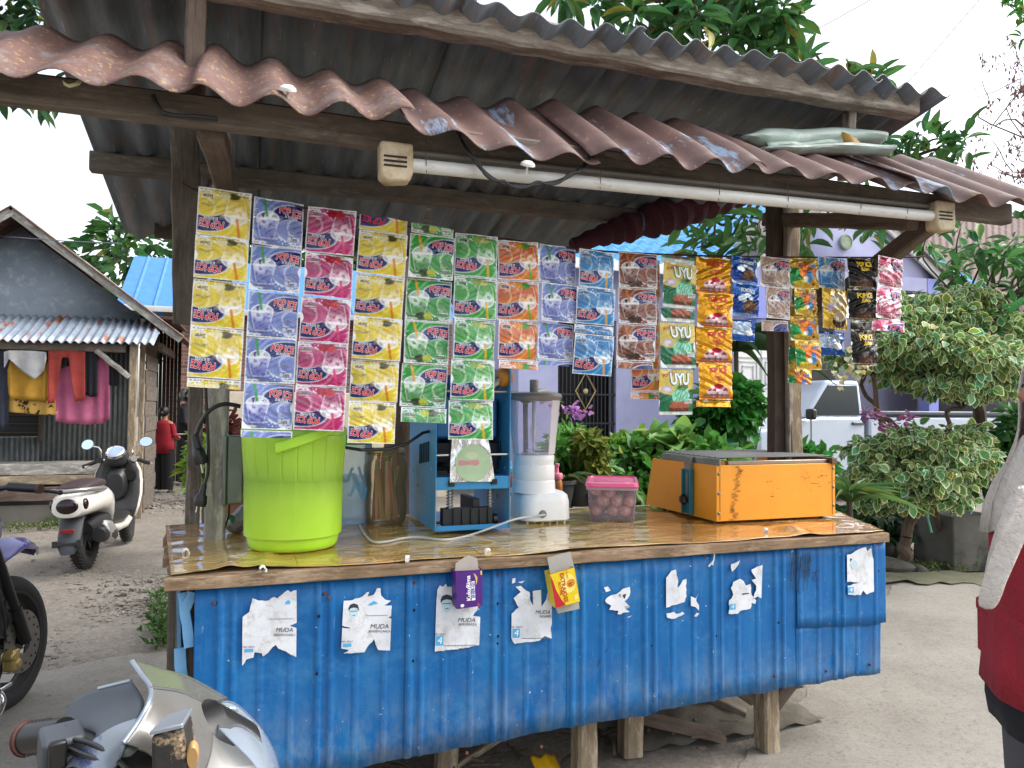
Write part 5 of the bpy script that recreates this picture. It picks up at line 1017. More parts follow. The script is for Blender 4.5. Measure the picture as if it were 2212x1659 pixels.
strip('strip of orange mango sachets right of the melon strip', col_('mango', [521, 607, 693, 778], 1) + [('mango', 779, 797, 1, (0, .2))], (1076, 1163, 524), (1072, 1160, 797))
strip('short strip of lavender taro sachets beside the mango strip', col_('taro', [530, 615, 698, 777], 0) + [('taro', 778, 790, 0, (.85, 1))], (1166, 1248, 532), (1157, 1240, 790))
strip('strip of bright blue vanilla sachets', col_('blue', [541, 622, 702], 1) + [('blue', 703, 722, 1, (0, .24)), ('blue', 723, 810, 1, FU)], (1251, 1330, 543), (1235, 1318, 810), YS - .02)
strip('strip of orange mango sachets hanging behind the brown strip', col_('mango', [560, 642, 720, 798, 847], 1)[:3] + [('mango', 798, 845, 1, (.4, 1)), ('mango', 846, 862, 1, (0, .2))], (1352, 1425, 560), (1362, 1424, 862), YS + .09)
strip('strip of brown cappuccino sachets', col_('cappuccino', [547, 624, 702, 780], 0) + [('cappuccino', 781, 797, 0, (.8, 1))], (1337, 1418, 548), (1332, 1412, 797))
strip('strip of large yellow and green chocolate mint sachets', [('uyu', 555, 569, 0, (0, .12)), ('uyu', 570, 667, 0, FU), ('uyu', 668, 696, 0, (0, .28)), ('uyu', 697, 796, 0, FU), ('uyu', 797, 897, 0, FU)], (1425, 1503, 556), (1425, 1500, 897), YS - .01)
strip('strip of shiny golden red velvet sachets', col_('gold', [557, 634, 709, 786, 864], 0) + [('gold', 865, 879, 0, (.8, 1))], (1504, 1577, 558), (1503, 1578, 879))
strip('short strip of dark blue chocolate milk sachets', col_('momo', [555, 614, 686], 0) + [('back', 690, 737, 0, FU)], (1579, 1637, 556), (1577, 1630, 737))
strip('short strip of beige vanilla coffee sachets before the right post', col_('vanilla', [556, 622, 690], 0) + [('vanilla', 692, 716, 0, (.7, 1))], (1641, 1707, 557), (1646, 1700, 716))
strip('strip of green and orange sachets behind the colourful strip', col_('top', [600, 665, 730, 795], 0) + [('top', 796, 830, 0, (.4, 1))], (1706, 1758, 600), (1697, 1745, 830), YS + .08)
strip('strip of small colourful yellow and orange sachets', col_('top', [557, 624, 682, 736, 800], 0), (1710, 1766, 557), (1712, 1768, 800))
strip('mixed strip of one blue and one yellow cookie sachet', [('blue', 556, 624, 0, FU), ('cook', 625, 713, 0, FU), ('back', 716, 768, 0, FU)], (1767, 1827, 557), (1764, 1822, 768))
strip('strip of black and gold sachets', col_('black', [557, 624, 692], 0) + [('black', 693, 712, 0, (.7, 1)), ('black', 712, 790, 0, FU)], (1831, 1888, 558), (1834, 1892, 790), YS - .09)
strip('rightmost strip of pink strawberry sachets', col_('pink', [557, 622, 690], 0) + [('pink', 691, 716, 0, (.65, 1))], (1889, 1951, 558), (1885, 1948, 716), YS - .1)
# the line they hang on
m = MB(); m.tube(spline([at_y(u, v, YS + .012) for u, v in [(395, 396), (430, 412), (545, 431), (660, 450), (775, 470), (885, 490), (1075, 514), (1250, 538), (1420, 549), (1640, 555), (1950, 556), (2000, 552)]], 4), .004, 6)
tag(m.build('hanging_line', nmat('dark_string', '#4a1c24', '#2a1418', rough=.8)), 'dark string stretched across the stall carrying the sachets', 'string')
# ================================================================== LEFT HOUSE
def P8(u, v, y=8.0): return at_y(u, v, y)
ap = P8(24, 452, 7.6); ev = P8(392, 730, 7.6); HX = ap.x
slope = (ap.z - ev.z) / (ev.x - ap.x); xr = P8(310, 900).x; xl = 2 * HX - xr
hl = empty('village_house', (HX, 10, 0), 'grey tin and plank house with gabled roof behind the white scooter', 'house')
mGab = nmat('gable_grey', '#8c96a0', '#78828c', '#a0a8ae', scale=2.2, rough=.85, thr=(.52, .7), s3=7, bump=.15)
zf = lambda x: ap.z - .12 - slope * abs(x - HX)
zaw = P8(200, 680).z
m = MB(); xs_ = [xl, HX, xr]; m.add([(xl, 8.0, zaw - .1), (xr, 8.0, zaw - .1), (xr, 8.0, zf(xr)), (HX, 8.0, zf(HX)), (xl, 8.0, zf(xl))], [(0, 1, 2, 3, 4)]); m.build('gable_wall', mGab, hl, solid=.03)
for s in (1, -1):
    def fn(u, v, s=s): x = (ev.x - HX + .02) * u; return (HX + s * x, 7.55 + 6 * v, ap.z + .03 - slope * x + .012 * math.sin(v * 6 / .076 * 6.283 / 1.3))
    m = MB(); m.grid(fn, 6, 200); m.build('roof_slope', MT['roof_red'], hl, solid=.01)
    beam('barge_board', (HX, 7.6, ap.z - .02), (HX + s * (ev.x - HX), 7.6, ev.z - .02), .03, .11, 'wood_grey', hl)
# fine ribbed tin front wall, with an opening for the window
def ribwall(x0, x1, z0, z1, y, pitch=.055, amp=.010):
    m = MB(); nx = int((x1 - x0) / pitch * 6); m.grid(lambda u, v: (x0 + (x1 - x0) * u, y + amp * math.sin((x0 + (x1 - x0) * u) / pitch * 6.283), z0 + (z1 - z0) * v), nx, 1); return m
wx1 = P8(86, 900).x; wx0 = wx1 - 1.0; wz0, wz1 = P8(40, 944).z, P8(40, 868).z; zb_ = .0
for a, b_, c_, d_ in ((xl, wx0, 0, zaw), (wx0, wx1, 0, wz0), (wx0, wx1, wz1, zaw), (wx1, P8(290, 900).x, 0, zaw)):
    ribwall(a, b_, c_, d_, 8.0).build('tin_wall', MT['zinc_wall'], hl, solid=.004)
m = MB(); m.box(((wx0 + wx1) / 2, 8.06, (wz0 + wz1) / 2), (wx1 - wx0, .02, wz1 - wz0)); m.build('window_dark', flat('window_black', '#050505', .6), hl)
for k in range(4): beam('window_slat', (wx0, 8.03, wz0 + (wz1 - wz0) * (k + .5) / 4), (wx1, 8.03, wz0 + (wz1 - wz0) * (k + .5) / 4), .05, .015, 'wood_black', hl, seg=2)
beam('window_frame', (wx1 + .02, 7.98, wz0 - .05), (wx1 + .02, 7.98, wz1 + .05), .05, .05, 'wood_black', hl, up=(0, 1, 0))
# porch awning, beam, post, brace
za0, za1 = P8(150, 738, 7.05).z, P8(150, 684, 8.0).z; xe = P8(332, 735, 7.05).x
for i in range(3):
    b1 = xe - i * .98; sheet('porch_sheet', b1 - 1.0, b1, 7.05 + .015 * i, za0, 8.0, za1, 'zinc', hl, pitch=.085, amp=.016, ph=i * .02, sag=.005, wav=.008, ny=4)
beam('porch_beam', (xl, 7.2, P8(150, 750, 7.2).z), (P8(272, 750, 7.2).x, 7.2, P8(250, 752, 7.2).z), .07, .10, 'wood_dark', hl)
px_ = P8(284, 900, 7.2).x
beam('porch_post', (px_, 7.2, 0), (px_ + .01, 7.2, za0 + .02), .085, .085, 'wood_tan', hl, up=(0, 1, 0))
beam('brace', P8(208, 757, 7.18), P8(280, 815, 7.18), .05, .06, 'wood_grey', hl)
beam('corner_trim', (P8(305, 900, 7.9).x, 7.9, .05), (P8(305, 900, 7.9).x, 7.9, za1), .06, .05, 'wood_tan', hl, up=(0, 1, 0))
beam('door_board', (P8(298, 950, 7.7).x, 7.7, 0), (P8(298, 950, 7.7).x, 7.7, .95), .12, .03, 'wood_tan', hl, up=(0, 1, 0))
# plank side wall along the alley, planks one by one
sx = P8(311, 900, 7.95).x
for k in range(12): beam('side_plank', (sx + .012 * (k % 2), 7.95, .15 + .2 * k), (sx + .012 * (k % 2), 9.1, .15 + .2 * k), .02, .195, 'wood_dark', hl, seg=4)
beam('eave_beam', (sx + .2, 7.7, ev.z - .12), (sx + .2, 9.2, ev.z - .12), .06, .1, 'wood_black', hl)
# raised plank platform with a mossy footing
fz = P8(60, 1088, 7.35).z
m = MB(); m.box(((xl + px_) / 2 - .1, 7.6, fz / 2 - .02), (px_ - xl - .3, .5, fz)); m.build('footing', nmat('footing', '#6b6860', '#57544c', '#4a5038', scale=3, rough=.95, bump=.5), hl)
for (ya, yb, yy, mt) in ((1052, 1082, 7.33, 'wood_brown'), (1028, 1048, 7.36, 'wood_tan'), (1002, 1026, 7.38, 'wood_grey')):
    za, zb2 = P8(60, ya, yy).z, P8(60, yb, yy).z; beam('platform_plank', (xl + .1, yy, (za + zb2) / 2), (P8(228, 1040, yy).x, yy, (za + zb2) / 2), .04, za - zb2, mt, hl, seg=10, jit=.006)
for k in range(3): beam('platform_board', (xl + .1, 7.48 + .17 * k, P8(60, 1002, 7.4).z - .02), (P8(228, 1040, 7.4).x, 7.48 + .17 * k, P8(60, 1002, 7.4).z - .02), .16, .03, 'wood_grey', hl, seg=8)
# ---- washing on the porch line
def cloth(name, label, cat, us, top, bot, y, mat, fold=.02, nf=4, extra=None):
    m = MB(); n_ = len(us); ph = us[0] * .1
    def fn(u, v):
        k = u * (n_ - 1); i = min(int(k), n_ - 2); t = k - i
        U_ = us[i] * (1 - t) + us[i + 1] * t; a = top[i] * (1 - t) + top[i + 1] * t; b_ = bot[i] * (1 - t) + bot[i + 1] * t
        p = at_y(U_, a + (b_ - a) * v, y); p.y += fold * math.sin(u * nf * 6.283 + ph) * (.3 + .7 * v); return tuple(p)
    m.grid(fn, 36, 10); return tag(m.build(name, mat, solid=.004), label, cat, 'washing hung on the porch')
cl_ = lambda nm, a, b_=None, c_=None, s=9: nmat(nm, a, b_, c_, scale=s, rough=.9, bump=.3, bscale=20, bdist=.01)
cloth('hanging_shirt', 'light grey shirt hung over the yellow blouse on the porch', 'clothing', [8, 20, 45, 75, 95, 100], [760, 757, 757, 758, 760, 762], [795, 775, 800, 820, 800, 775], 7.12, cl_('c_grey', '#a8a8a8', '#8d8d90'), .015, 3)
cloth('hanging_blouse', 'mustard yellow blouse hanging on the porch', 'clothing', [16, 28, 60, 92, 105], [800, 762, 760, 760, 790], [850, 862, 864, 866, 862], 7.2, cl_('c_yellow', '#b0842c', '#94701f'), .02, 3)
cloth('hanging_skirt', 'yellow and black patterned skirt under the mustard blouse', 'clothing', [18, 50, 90, 120], [850, 855, 858, 862], [890, 893, 896, 897], 7.24, nmat('c_pattern', '#b8944a', '#a8843c', '#15120e', scale=4, thr=(.56, .58), s3=9, rough=.9), .015, 3)
m1 = cl_('c_red', '#9c3c32', '#842c26')
cloth('hanging_trousers', 'brick red trousers hanging on the porch', 'clothing', [104, 118, 134, 148, 162, 184], [758, 757, 757, 757, 757, 760], [872, 870, 772, 772, 868, 864], 7.16, m1, .012, 3)
cloth('hanging_cloth', 'black cloth hanging between red trousers and pink sarong', 'clothing', [184, 196, 210], [758, 757, 757], [852, 858, 856], 7.2, cl_('c_black', '#14161c'), .01, 2)
cloth('hanging_sarong', 'pink sarong with gold print hanging lowest on the porch', 'clothing', [120, 150, 190, 220, 238], [800, 790, 780, 765, 790], [910, 915, 917, 916, 905], 7.26, nmat('c_pink', '#b0607e', '#984868', '#c8a068', scale=5, thr=(.63, .66), s3=14, rough=.9), .02, 4)
cloth('hanging_towel', 'dark blue towel at the left edge of the porch', 'clothing', [-20, -5, 8, 18], [760, 758, 758, 760], [925, 930, 930, 925], 7.22, cl_('c_navy', '#232a38'), .01, 2)
cloth('hanging_cloth', 'dark cloth at the right end of the porch line', 'clothing', [236, 244, 255], [790, 780, 775], [830, 835, 832], 7.24, cl_('c_black2', '#181418'), .01, 2)

# ================================================================== BRICK HOUSE WITH BLUE ROOF
bh = empty('brick_house', (-1.0, 17, 0), 'narrow red brick house with bright blue ribbed roof beyond the alley', 'house')
mBr, n, l, b = newmat('brick_wall'); bk = n.new('ShaderNodeTexBrick'); tc = n.new('ShaderNodeTexCoord'); mp = n.new('ShaderNodeMapping'); mp.inputs['Rotation'].default_value = (rad(90), 0, 0)
l.new(tc.outputs['Object'], mp.inputs['Vector']); l.new(mp.outputs[0], bk.inputs['Vector']); bk.inputs['Scale'].default_value = 1; bk.inputs['Brick Width'].default_value = .24; bk.inputs['Row Height'].default_value = .085; bk.inputs['Mortar Size'].default_value = .012
bk.inputs['Color1'].default_value = rgba('#a8735c'); bk.inputs['Color2'].default_value = rgba('#8a5744'); bk.inputs['Mortar'].default_value = rgba('#9a948a'); l.new(bk.outputs['Color'], b.inputs['Base Color']); b.inputs['Roughness'].default_value = .9
bumpn(n, l, bk.outputs['Fac'], b, -.5, .02)
Yb_ = 15.0; e0 = at_y(330, 664, Yb_); x0b = at_y(352, 760, Yb_ + .4).x; 
m = MB(); m.box(((x0b + 6) / 2, Yb_ + 2.4, e0.z / 2), (6 - x0b, 4, e0.z)); m.build('wall', mBr, bh)
rg0, rg1 = at_y(298, 550, Yb_ + 2.2), at_y(300, 552, Yb_ + 2.2)
mBR = nmat('blue_roof', '#4a86c8', '#3c78bc', rough=.4, bump=0)
def fn(u, v):
    x = e0.x - .7 + 7.5 * u; t = (x / .42) % 1; r_ = .05 * max(0, 1 - abs(t - .5) / .09); return (x + .0 * v, Yb_ - .1 + 2.4 * v, e0.z + (rg1.z - e0.z) * v + r_)
m = MB(); m.grid(fn, 360, 2); m.build('roof', mBR, bh, smooth=30)
m = MB(); m.grid(lambda u, v: (e0.x - .7 + 7.5 * u, Yb_ + 2.3 + 2.4 * v, rg1.z + (e0.z - rg1.z) * v), 2, 2); m.build('roof', mBR, bh)
beam('fascia', (e0.x - .6, Yb_ - .12, e0.z - .04), (6, Yb_ - .12, e0.z - .04), .03, .12, 'white_paint', bh, seg=2)
# dark planks and cover added at the alley's end, standing in for shade
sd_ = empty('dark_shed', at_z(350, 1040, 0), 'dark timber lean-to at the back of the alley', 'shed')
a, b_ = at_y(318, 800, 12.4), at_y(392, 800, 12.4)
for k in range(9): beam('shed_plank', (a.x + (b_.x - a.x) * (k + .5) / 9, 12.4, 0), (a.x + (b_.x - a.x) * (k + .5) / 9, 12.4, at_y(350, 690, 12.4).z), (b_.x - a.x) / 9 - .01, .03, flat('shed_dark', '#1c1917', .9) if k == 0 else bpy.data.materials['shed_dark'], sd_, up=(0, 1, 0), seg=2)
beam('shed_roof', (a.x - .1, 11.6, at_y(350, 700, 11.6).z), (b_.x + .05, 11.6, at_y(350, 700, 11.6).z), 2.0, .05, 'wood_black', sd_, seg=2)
# low cream wall and planter behind the left post
m = MB(); m.box((1.45, 9.0, .75), (3.4, .15, 1.7)); tag(m.build('garden_wall', nmat('cream_wall', '#cfc6b2', '#bdb39e', rough=.9), bevel=.01), 'low cream plastered wall behind the stall posts', 'wall')
# ================================================================== LILAC HOUSE
ph = empty('lilac_house', (6, 9, 0), 'lilac plastered house with dark grille door and blue tile roof', 'house')
mLi = nmat('lilac', '#adafcf', '#a2a4c6', rough=.8, bump=.05); YL = 8.6
x0, x1 = at_y(1120, 800, YL).x, at_y(1700, 800, YL).x; zE = at_y(1330, 566, YL - .3).z
dx0, dx1 = at_y(1205, 850, YL).x, at_y(1331, 850, YL).x; dz = at_y(1270, 690, YL).z
for a, b_, c_, d_ in ((x0, dx0, 0, zE), (dx0, dx1, dz, zE), (dx1, x1, 0, zE)):
    m = MB(); m.box(((a + b_) / 2, YL + .1, (c_ + d_) / 2), (b_ - a, .2, d_ - c_)); m.build('wall', mLi, ph)
m = MB(); m.box((x0 + .1, YL + 2.2, zE / 2), (.2, 4, zE)); m.box((x1 + 3, YL + 4.2, zE / 2), (12, .2, zE)); m.build('wall', mLi, ph)
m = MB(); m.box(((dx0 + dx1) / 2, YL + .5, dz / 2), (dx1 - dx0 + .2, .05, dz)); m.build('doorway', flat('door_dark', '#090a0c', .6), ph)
mIron = flat('iron_black', '#14161c', .45)
gt = None
for k in range(15):
    x = dx0 + (dx1 - dx0) * (k + .5) / 15; m = MB(); m.box((x, YL + .06, dz / 2), (.02, .02, dz)); m.build('grille_bar', mIron, ph)
for k in range(6):
    m = MB(); m.box(((dx0 + dx1) / 2, YL + .04, dz * (k + .4) / 6), (dx1 - dx0, .02, .03)); m.build('grille_rail', mIron, ph)
m = MB(); xm = at_y(1266, 845, YL).x; zm = at_y(1266, 845, YL).z; m.tube([(xm + .18 * math.cos(a), YL + .02, zm + .3 * math.sin(a)) for a in np.linspace(0, 6.283, 5)], .015, 6); m.lathe([(0, .02), (.04, .015), (.05, 0)], 12, (0, 0, 0), 0, Matrix.Translation((xm, YL + .02, zm)) @ Matrix.Rotation(rad(90), 4, 'X')); m.build('grille_motif', flat('brass', '#b09a70', .4, .6), ph)
# tile roof
mTi = nmat('tile_blue', '#5ba3d8', '#4a92cc', rough=.35, bump=0, c4='#8cc4e8', thr4=(.6, .75), s4=6); Rz = at_y(1480, 452, YL + 3)
def fn(u, v):
    x = x0 - .4 + (x1 - x0 + 5) * u; k = v * 14; st = (k % 1); return (x, YL - .45 + 3.6 * v, zE - .05 + (Rz.z - zE + .5) * v + .03 * math.sin(x * 6.283 / .24) + .045 * (1 - st))
m = MB(); nx = int((x1 - x0 + 5) / .24 * 6)
vs = []; NVt = 14
for k in range(NVt):
    for vv in (k / NVt + 1e-4, (k + 1) / NVt - 1e-4): vs.append(vv)
m.grid(lambda u, v: fn(u, vs[int(round(v * (len(vs) - 1)))]), nx, len(vs) - 1); m.build('tile_roof', mTi, ph, smooth=30)
beam('fascia', (x0 - .4, YL - .47, zE - .1), (x1 + 1, YL - .47, zE - .1), .03, .16, 'white_paint', ph, seg=2)
# gabled porch on the right with white barge boards and a round emblem
gy_ = 7.4; gl = at_y(1735, 560, gy_); ga = at_y(1842, 415, gy_); gr2 = at_y(2050, 618, gy_)
gx = ga.x; sl_ = (ga.z - gr2.z) / (gr2.x - ga.x); hw = gr2.x - gx - .15
m = MB(); m.add([(gx - hw, gy_ + .1, ga.z - sl_ * hw), (gx + hw, gy_ + .1, ga.z - sl_ * hw), (gx, gy_ + .1, ga.z - .05)], [(0, 1, 2)]); m.build('gable', mLi, ph, solid=.05)
for s in (1, -1):
    beam('barge_board', (gx, gy_, ga.z), (gx + s * (gr2.x - gx), gy_, gr2.z), .05, .16, 'white_paint', ph, seg=2)
    m = MB(); m.add([(gx, gy_ - .1, ga.z + .1), (gx + s * (hw + .3), gy_ - .1, ga.z + .1 - sl_ * (hw + .3)), (gx + s * (hw + .3), gy_ + 4, ga.z + .1 - sl_ * (hw + .3)), (gx, gy_ + 4, ga.z + .1)], [(0, 1, 2, 3)]); m.build('porch_roof', nmat('roof_grey%d' % s, '#7a7470', '#5c5652', rough=.7), ph, solid=.03)
em = at_y(1826, 523, gy_ + .05); rE = .13
m = MB(); m.lathe([(0, .03), (rE * .8, .03), (rE * .82, .04), (rE, .035), (rE, 0)], 28, M=Matrix.Translation(em) @ Matrix.Rotation(rad(90), 4, 'X')); m.build('emblem', nmat('emblem', '#9aa890', '#7a8c74', '#b08a80', scale=12, rough=.7), ph)
zz = ga.z - sl_ * hw
for x in (gx - hw + .15, gx + hw - .25):
    m = MB(); m.box((x, gy_ + .1, zz / 2), (.22, .22, zz)); m.box((x, gy_ + .1, at_y(1950, 700, gy_).z), (.3, .3, .08)); m.build('porch_column', nmat('lilac_deep%d' % int(x), '#8f96d8', '#858cce', rough=.7), ph)
m = MB(); m.box((gx, gy_ + .1, zz - .12), (2 * hw, .2, .24)); m.build('lintel', mLi, ph)
m = MB(); m.box((gx, gy_ + 3.2, zz / 2), (2 * hw + 1, .1, zz)); m.build('porch_wall', nmat('porch_dark', '#6a6462', '#57504e', rough=.8), ph)
# white panel gate
gt = empty('white_gate', at_y(1620, 900, 7.2) * 1, 'white metal gate with squared pattern behind the right post', 'gate'); a, b_ = at_y(1585, 735, 7.2), at_y(1700, 735, 7.2)
gtz = a.z; WM[gt] = gt.matrix_basis
for k in range(2):
    xa, xb = a.x + (b_.x - a.x) * k / 2, a.x + (b_.x - a.x) * (k + 1) / 2 - .02; m = MB(); m.box(((xa + xb) / 2, 7.2, gtz / 2), (xb - xa, .04, gtz)); gp_ = m.build('gate_panel', MT['white_paint'], gt, bevel=.01)
    for q in range(3):
        s = .1 + q * .07; zc = gtz - .5; xc_ = (xa + xb) / 2; m = MB()
        for (p, r_) in (((xc_ - s, zc - s), (xc_ + s, zc - s)), ((xc_ + s, zc - s), (xc_ + s, zc + s)), ((xc_ + s, zc + s), (xc_ - s, zc + s)), ((xc_ - s, zc + s), (xc_ - s, zc - s))):
            m.box(((p[0] + r_[0]) / 2, 7.175, (p[1] + r_[1]) / 2), (abs(p[0] - r_[0]) + .015, .015, abs(p[1] - r_[1]) + .015))
        m.build('gate_rib', flat('gate_grey%d%d' % (k, q), '#b8b8bc', .6), gp_)
# louvred fence behind the pickup
lf = empty('louvre_fence', at_y(1950, 1000, 8.9), 'pale slatted fence behind the parked pickup', 'fence'); a, b_ = at_y(1860, 880, 8.9), at_y(2180, 880, 8.9)
for k in range(int((b_.x - a.x) / .12)):
    m = MB(); m.box((a.x + k * .12, 8.9, .62), (.075, .03, 1.24)); m.build('slat', nmat('slat_cream', '#c4bcae', '#b0a898', rough=.8) if k == 0 else bpy.data.materials['slat_cream'], lf)
m = MB(); m.box(((a.x + b_.x) / 2, 8.93, 1.1), (b_.x - a.x, .03, .06)); m.build('rail', MT['white_paint'], lf)
# ================================================================== RUST-ROOFED HOUSE FAR RIGHT
rh = empty('rusty_roof_house', (15, 9.5, 0), 'low house with brown rusty roofs at the far right', 'house')
mRR = nmat('roof_brown', '#6b544e', '#574540', '#7d6a64', scale=2, stretch=(6, 1, 1), rough=.75, bump=.1)
def rsheet(A, B_, C_, D_, pitch=.2):
    A, B_, C_, D_ = map(Vector, (A, B_, C_, D_)); L = (B_ - A).length; m = MB(); nx = int(L / pitch * 6)
    m.grid(lambda u, v: tuple((A.lerp(B_, u)).lerp(D_.lerp(C_, u), v) + Vector((0, 0, .02 * math.sin(u * L / pitch * 6.283)))), nx, 2); return m.build('roof_slope', mRR, rh)
rsheet(at_y(1985, 655, 9.2), at_y(2300, 700, 7.5), at_y(2300, 490, 10.5), at_y(2020, 545, 11.5))
rsheet(at_y(1990, 600, 11.5), at_y(2330, 640, 11), at_y(2330, 470, 14), at_y(1985, 475, 14.5))
m = MB(); a = at_y(1990, 660, 9.6); b_ = at_y(2330, 700, 8.6); m.add([(a.x, 9.6, 0), (b_.x, 8.6, 0), (b_.x, 8.6, b_.z), (a.x, 9.6, a.z)], [(0, 1, 2, 3)]); m.build('wall', nmat('wall_dull', '#5a5a60', '#48484c', rough=.9), rh, solid=.08)
m = MB(); a = at_y(1980, 560, 12); b_ = at_y(2330, 600, 12); m.add([(a.x, 12, 0), (b_.x, 12, 0), (b_.x, 12, b_.z), (a.x, 12, a.z)], [(0, 1, 2, 3)]); m.build('wall', nmat('wall_cream', '#b8ae98', '#a89e88', rough=.9), rh, solid=.08)
# overhead wires
for lab, pts in (('thin overhead wire above the mango branches', [at_d(1600, 155, 12), at_d(1690, 105, 12), at_d(1880, 0, 11), at_d(2000, -66, 10.5)]), ('thin overhead wire at the upper right of the sky', [at_d(1900, 250, 12), at_d(1955, 185, 12), at_d(2115, 0, 11), at_d(2200, -98, 10)]), ('thin overhead wire at the top right corner', [at_d(2150, -10, 9), at_d(2212, 35, 9), at_d(2300, 100, 9)]), ('thin wire running from the village house to the stall roof', [at_d(-60, 506, 9), at_d(0, 510, 9), at_d(130, 520, 8), at_d(262, 526, 6)])):
    m = MB(); m.tube(pts, .006, 5); tag(m.build('overhead_wire', flat('wire_%d' % len(lab), '#6a6a7a', .6)), lab, 'wire')
# ================================================================== PICKUP
pk = at_z(1850, 1085, 0); Yp = 6.5
def pu(u, v): return at_y(u, v, Yp)
tr = empty('pickup_truck', (pu(1860, 1000).x, Yp + .8, 0), 'silver white pickup truck parked behind the variegated bush', 'pickup')
mCar = flat('car_silver', '#b9c4d2', .25, .15, coat=.6, var=.03); mGl = flat('car_glass', '#2a343a', .08, var=.05)
s = 1.0; X = lambda u: pu(u, 900).x; Zp = lambda v, u=1850: pu(u, v).z
body = [(X(1640), .35), (X(1640), Zp(930)), (X(1735), Zp(905)), (X(1775), Zp(900)), (X(1872), Zp(900)), (X(1872), .35)]
m = MB(); m.prism(body, Yp, Yp + 1.6); m.build('cab_body', mCar, tr, bevel=.05, bseg=3)
top = [(X(1740), Zp(903)), (X(1790), Zp(822)), (X(1862), Zp(822)), (X(1872), Zp(903))]
m = MB(); m.prism(top, Yp + .05, Yp + 1.55); m.build('cab_roof', mCar, tr, bevel=.05, bseg=3)
m = MB(); m.prism([(X(1753), Zp(898)), (X(1794), Zp(832)), (X(1856), Zp(832)), (X(1862), Zp(898))], Yp + .035, Yp + .06); m.build('side_window', mGl, tr, bevel=.015)
m = MB(); m.box((X(1852), Yp - .015, Zp(915)), (.22, .03, .05)); m.build('door_handle', flat('handle_dark', '#5a626a', .3, .5), tr, bevel=.01)
m = MB(); m.box((X(1868), Yp - .001, .75), (.012, .01, 1.1)); m.box((X(1752), Yp - .001, .75), (.012, .01, 1.1)); m.build('door_gap', flat('gap_dark', '#30363c', .6), tr)
m = MB(); m.box(((X(1880) + X(2170)) / 2, Yp + .8, .35 + (Zp(900, 2000) - .35) * .5), (X(2170) - X(1880), 1.6, Zp(900, 2000) - .35)); m.build('load_bed', mCar, tr, bevel=.04)
m = MB(); m.box(((X(1880) + X(2170)) / 2, Yp + .8, Zp(893, 2000)), (X(2170) - X(1880) + .05, 1.66, .07)); m.build('bed_rail', flat('rail_dark', '#4a5058', .4, .4), tr, bevel=.02)
for x in (X(1700), X(2090)):
    for yy in (Yp + .12, Yp + 1.48):
        m = MB(); m.torus(.26, .09, 36, 12, 0); w_ = m.build('tyre', MT['rubber'], tr, Matrix.Translation((x, yy, .35)))
        m = MB(); m.lathe([(0, .05), (.1, .06), (.2, .03), (.22, .06)], 24, M=Matrix.Rotation(rad(90), 4, 'X')); m.build('rim', MT['grey_metal'], w_, Matrix.Translation((x, yy, .35)))
m = MB(); m.box((X(1742), Yp - .1, Zp(895)), (.1, .16, .16)); m.build('wing_mirror', MT['black'], tr, bevel=.03)
# ================================================================== CONCRETE BLOCK AND ROCKS BY THE BUSH
a, b_ = at_z(2076, 1232, .02), at_z(2150, 1225, .02); hb = (a - CAM).dot(FWD) / F * 118
m = MB(); d_ = .5; w_ = (b_.x - a.x) * 1.25
m.loft([rrect(w_ * 1.0, d_, 0, .03, 4), rrect(w_ * .98, d_ * .97, hb * .5, .035, 4), rrect(w_ * .97, d_ * .96, hb * .95, .04, 4), rrect(w_ * .92, d_ * .92, hb, .05, 4)])
tag(m.build('concrete_block', nmat('old_concrete', '#65635b', '#4c4a43', '#33342e', scale=3.5, rough=.95, bump=.6, thr=(.52, .62)), None, Matrix.Translation((a.x + w_ / 2, a.y + d_ / 2, 0)) @ Matrix.Rotation(-.15, 4, 'Z')), 'weathered grey concrete block beside the variegated bush', 'concrete block')
rr = random.Random(6)
def rock(p, r, label, mat=mSt, sq=.6, group=None, cat='rock'):
    m = MB(); m.ell((0, 0, 0), (r, r * .8, r * sq), 14, 9); ph_ = rr.random() * 9
    for i, q in enumerate(m.v): k = 1 + .16 * math.sin(q[0] / r * 3 + ph_) * math.cos(q[1] / r * 4 + ph_) + .1 * math.sin(q[2] / r * 6 + ph_); m.v[i] = (q[0] * k, q[1] * k, q[2] * k)
    return tag(m.build('rock', mat, None, Matrix.Translation((p.x, p.y, r * sq * .5)) @ Matrix.Rotation(rr.random() * 6, 4, 'Z')), label, cat, group)
mDk = nmat('dark_rock', '#5c5a52', '#46443e', '#6b6a5c', rough=.95, bump=.5, scale=4)
rock(at_z(1922, 1232, 0), .19, 'flat grey rock at the foot of the variegated bush', mDk, .4); rock(at_z(1945, 1205, 0), .12, 'small dark rock behind the flat grey rock', mDk); rock(at_z(1915, 1200, 0), .14, 'dark rock nearest the right end of the counter', mDk); rock(at_z(1985, 1236, 0), .09, 'small rock beside the bent bush stem', mDk, .45)
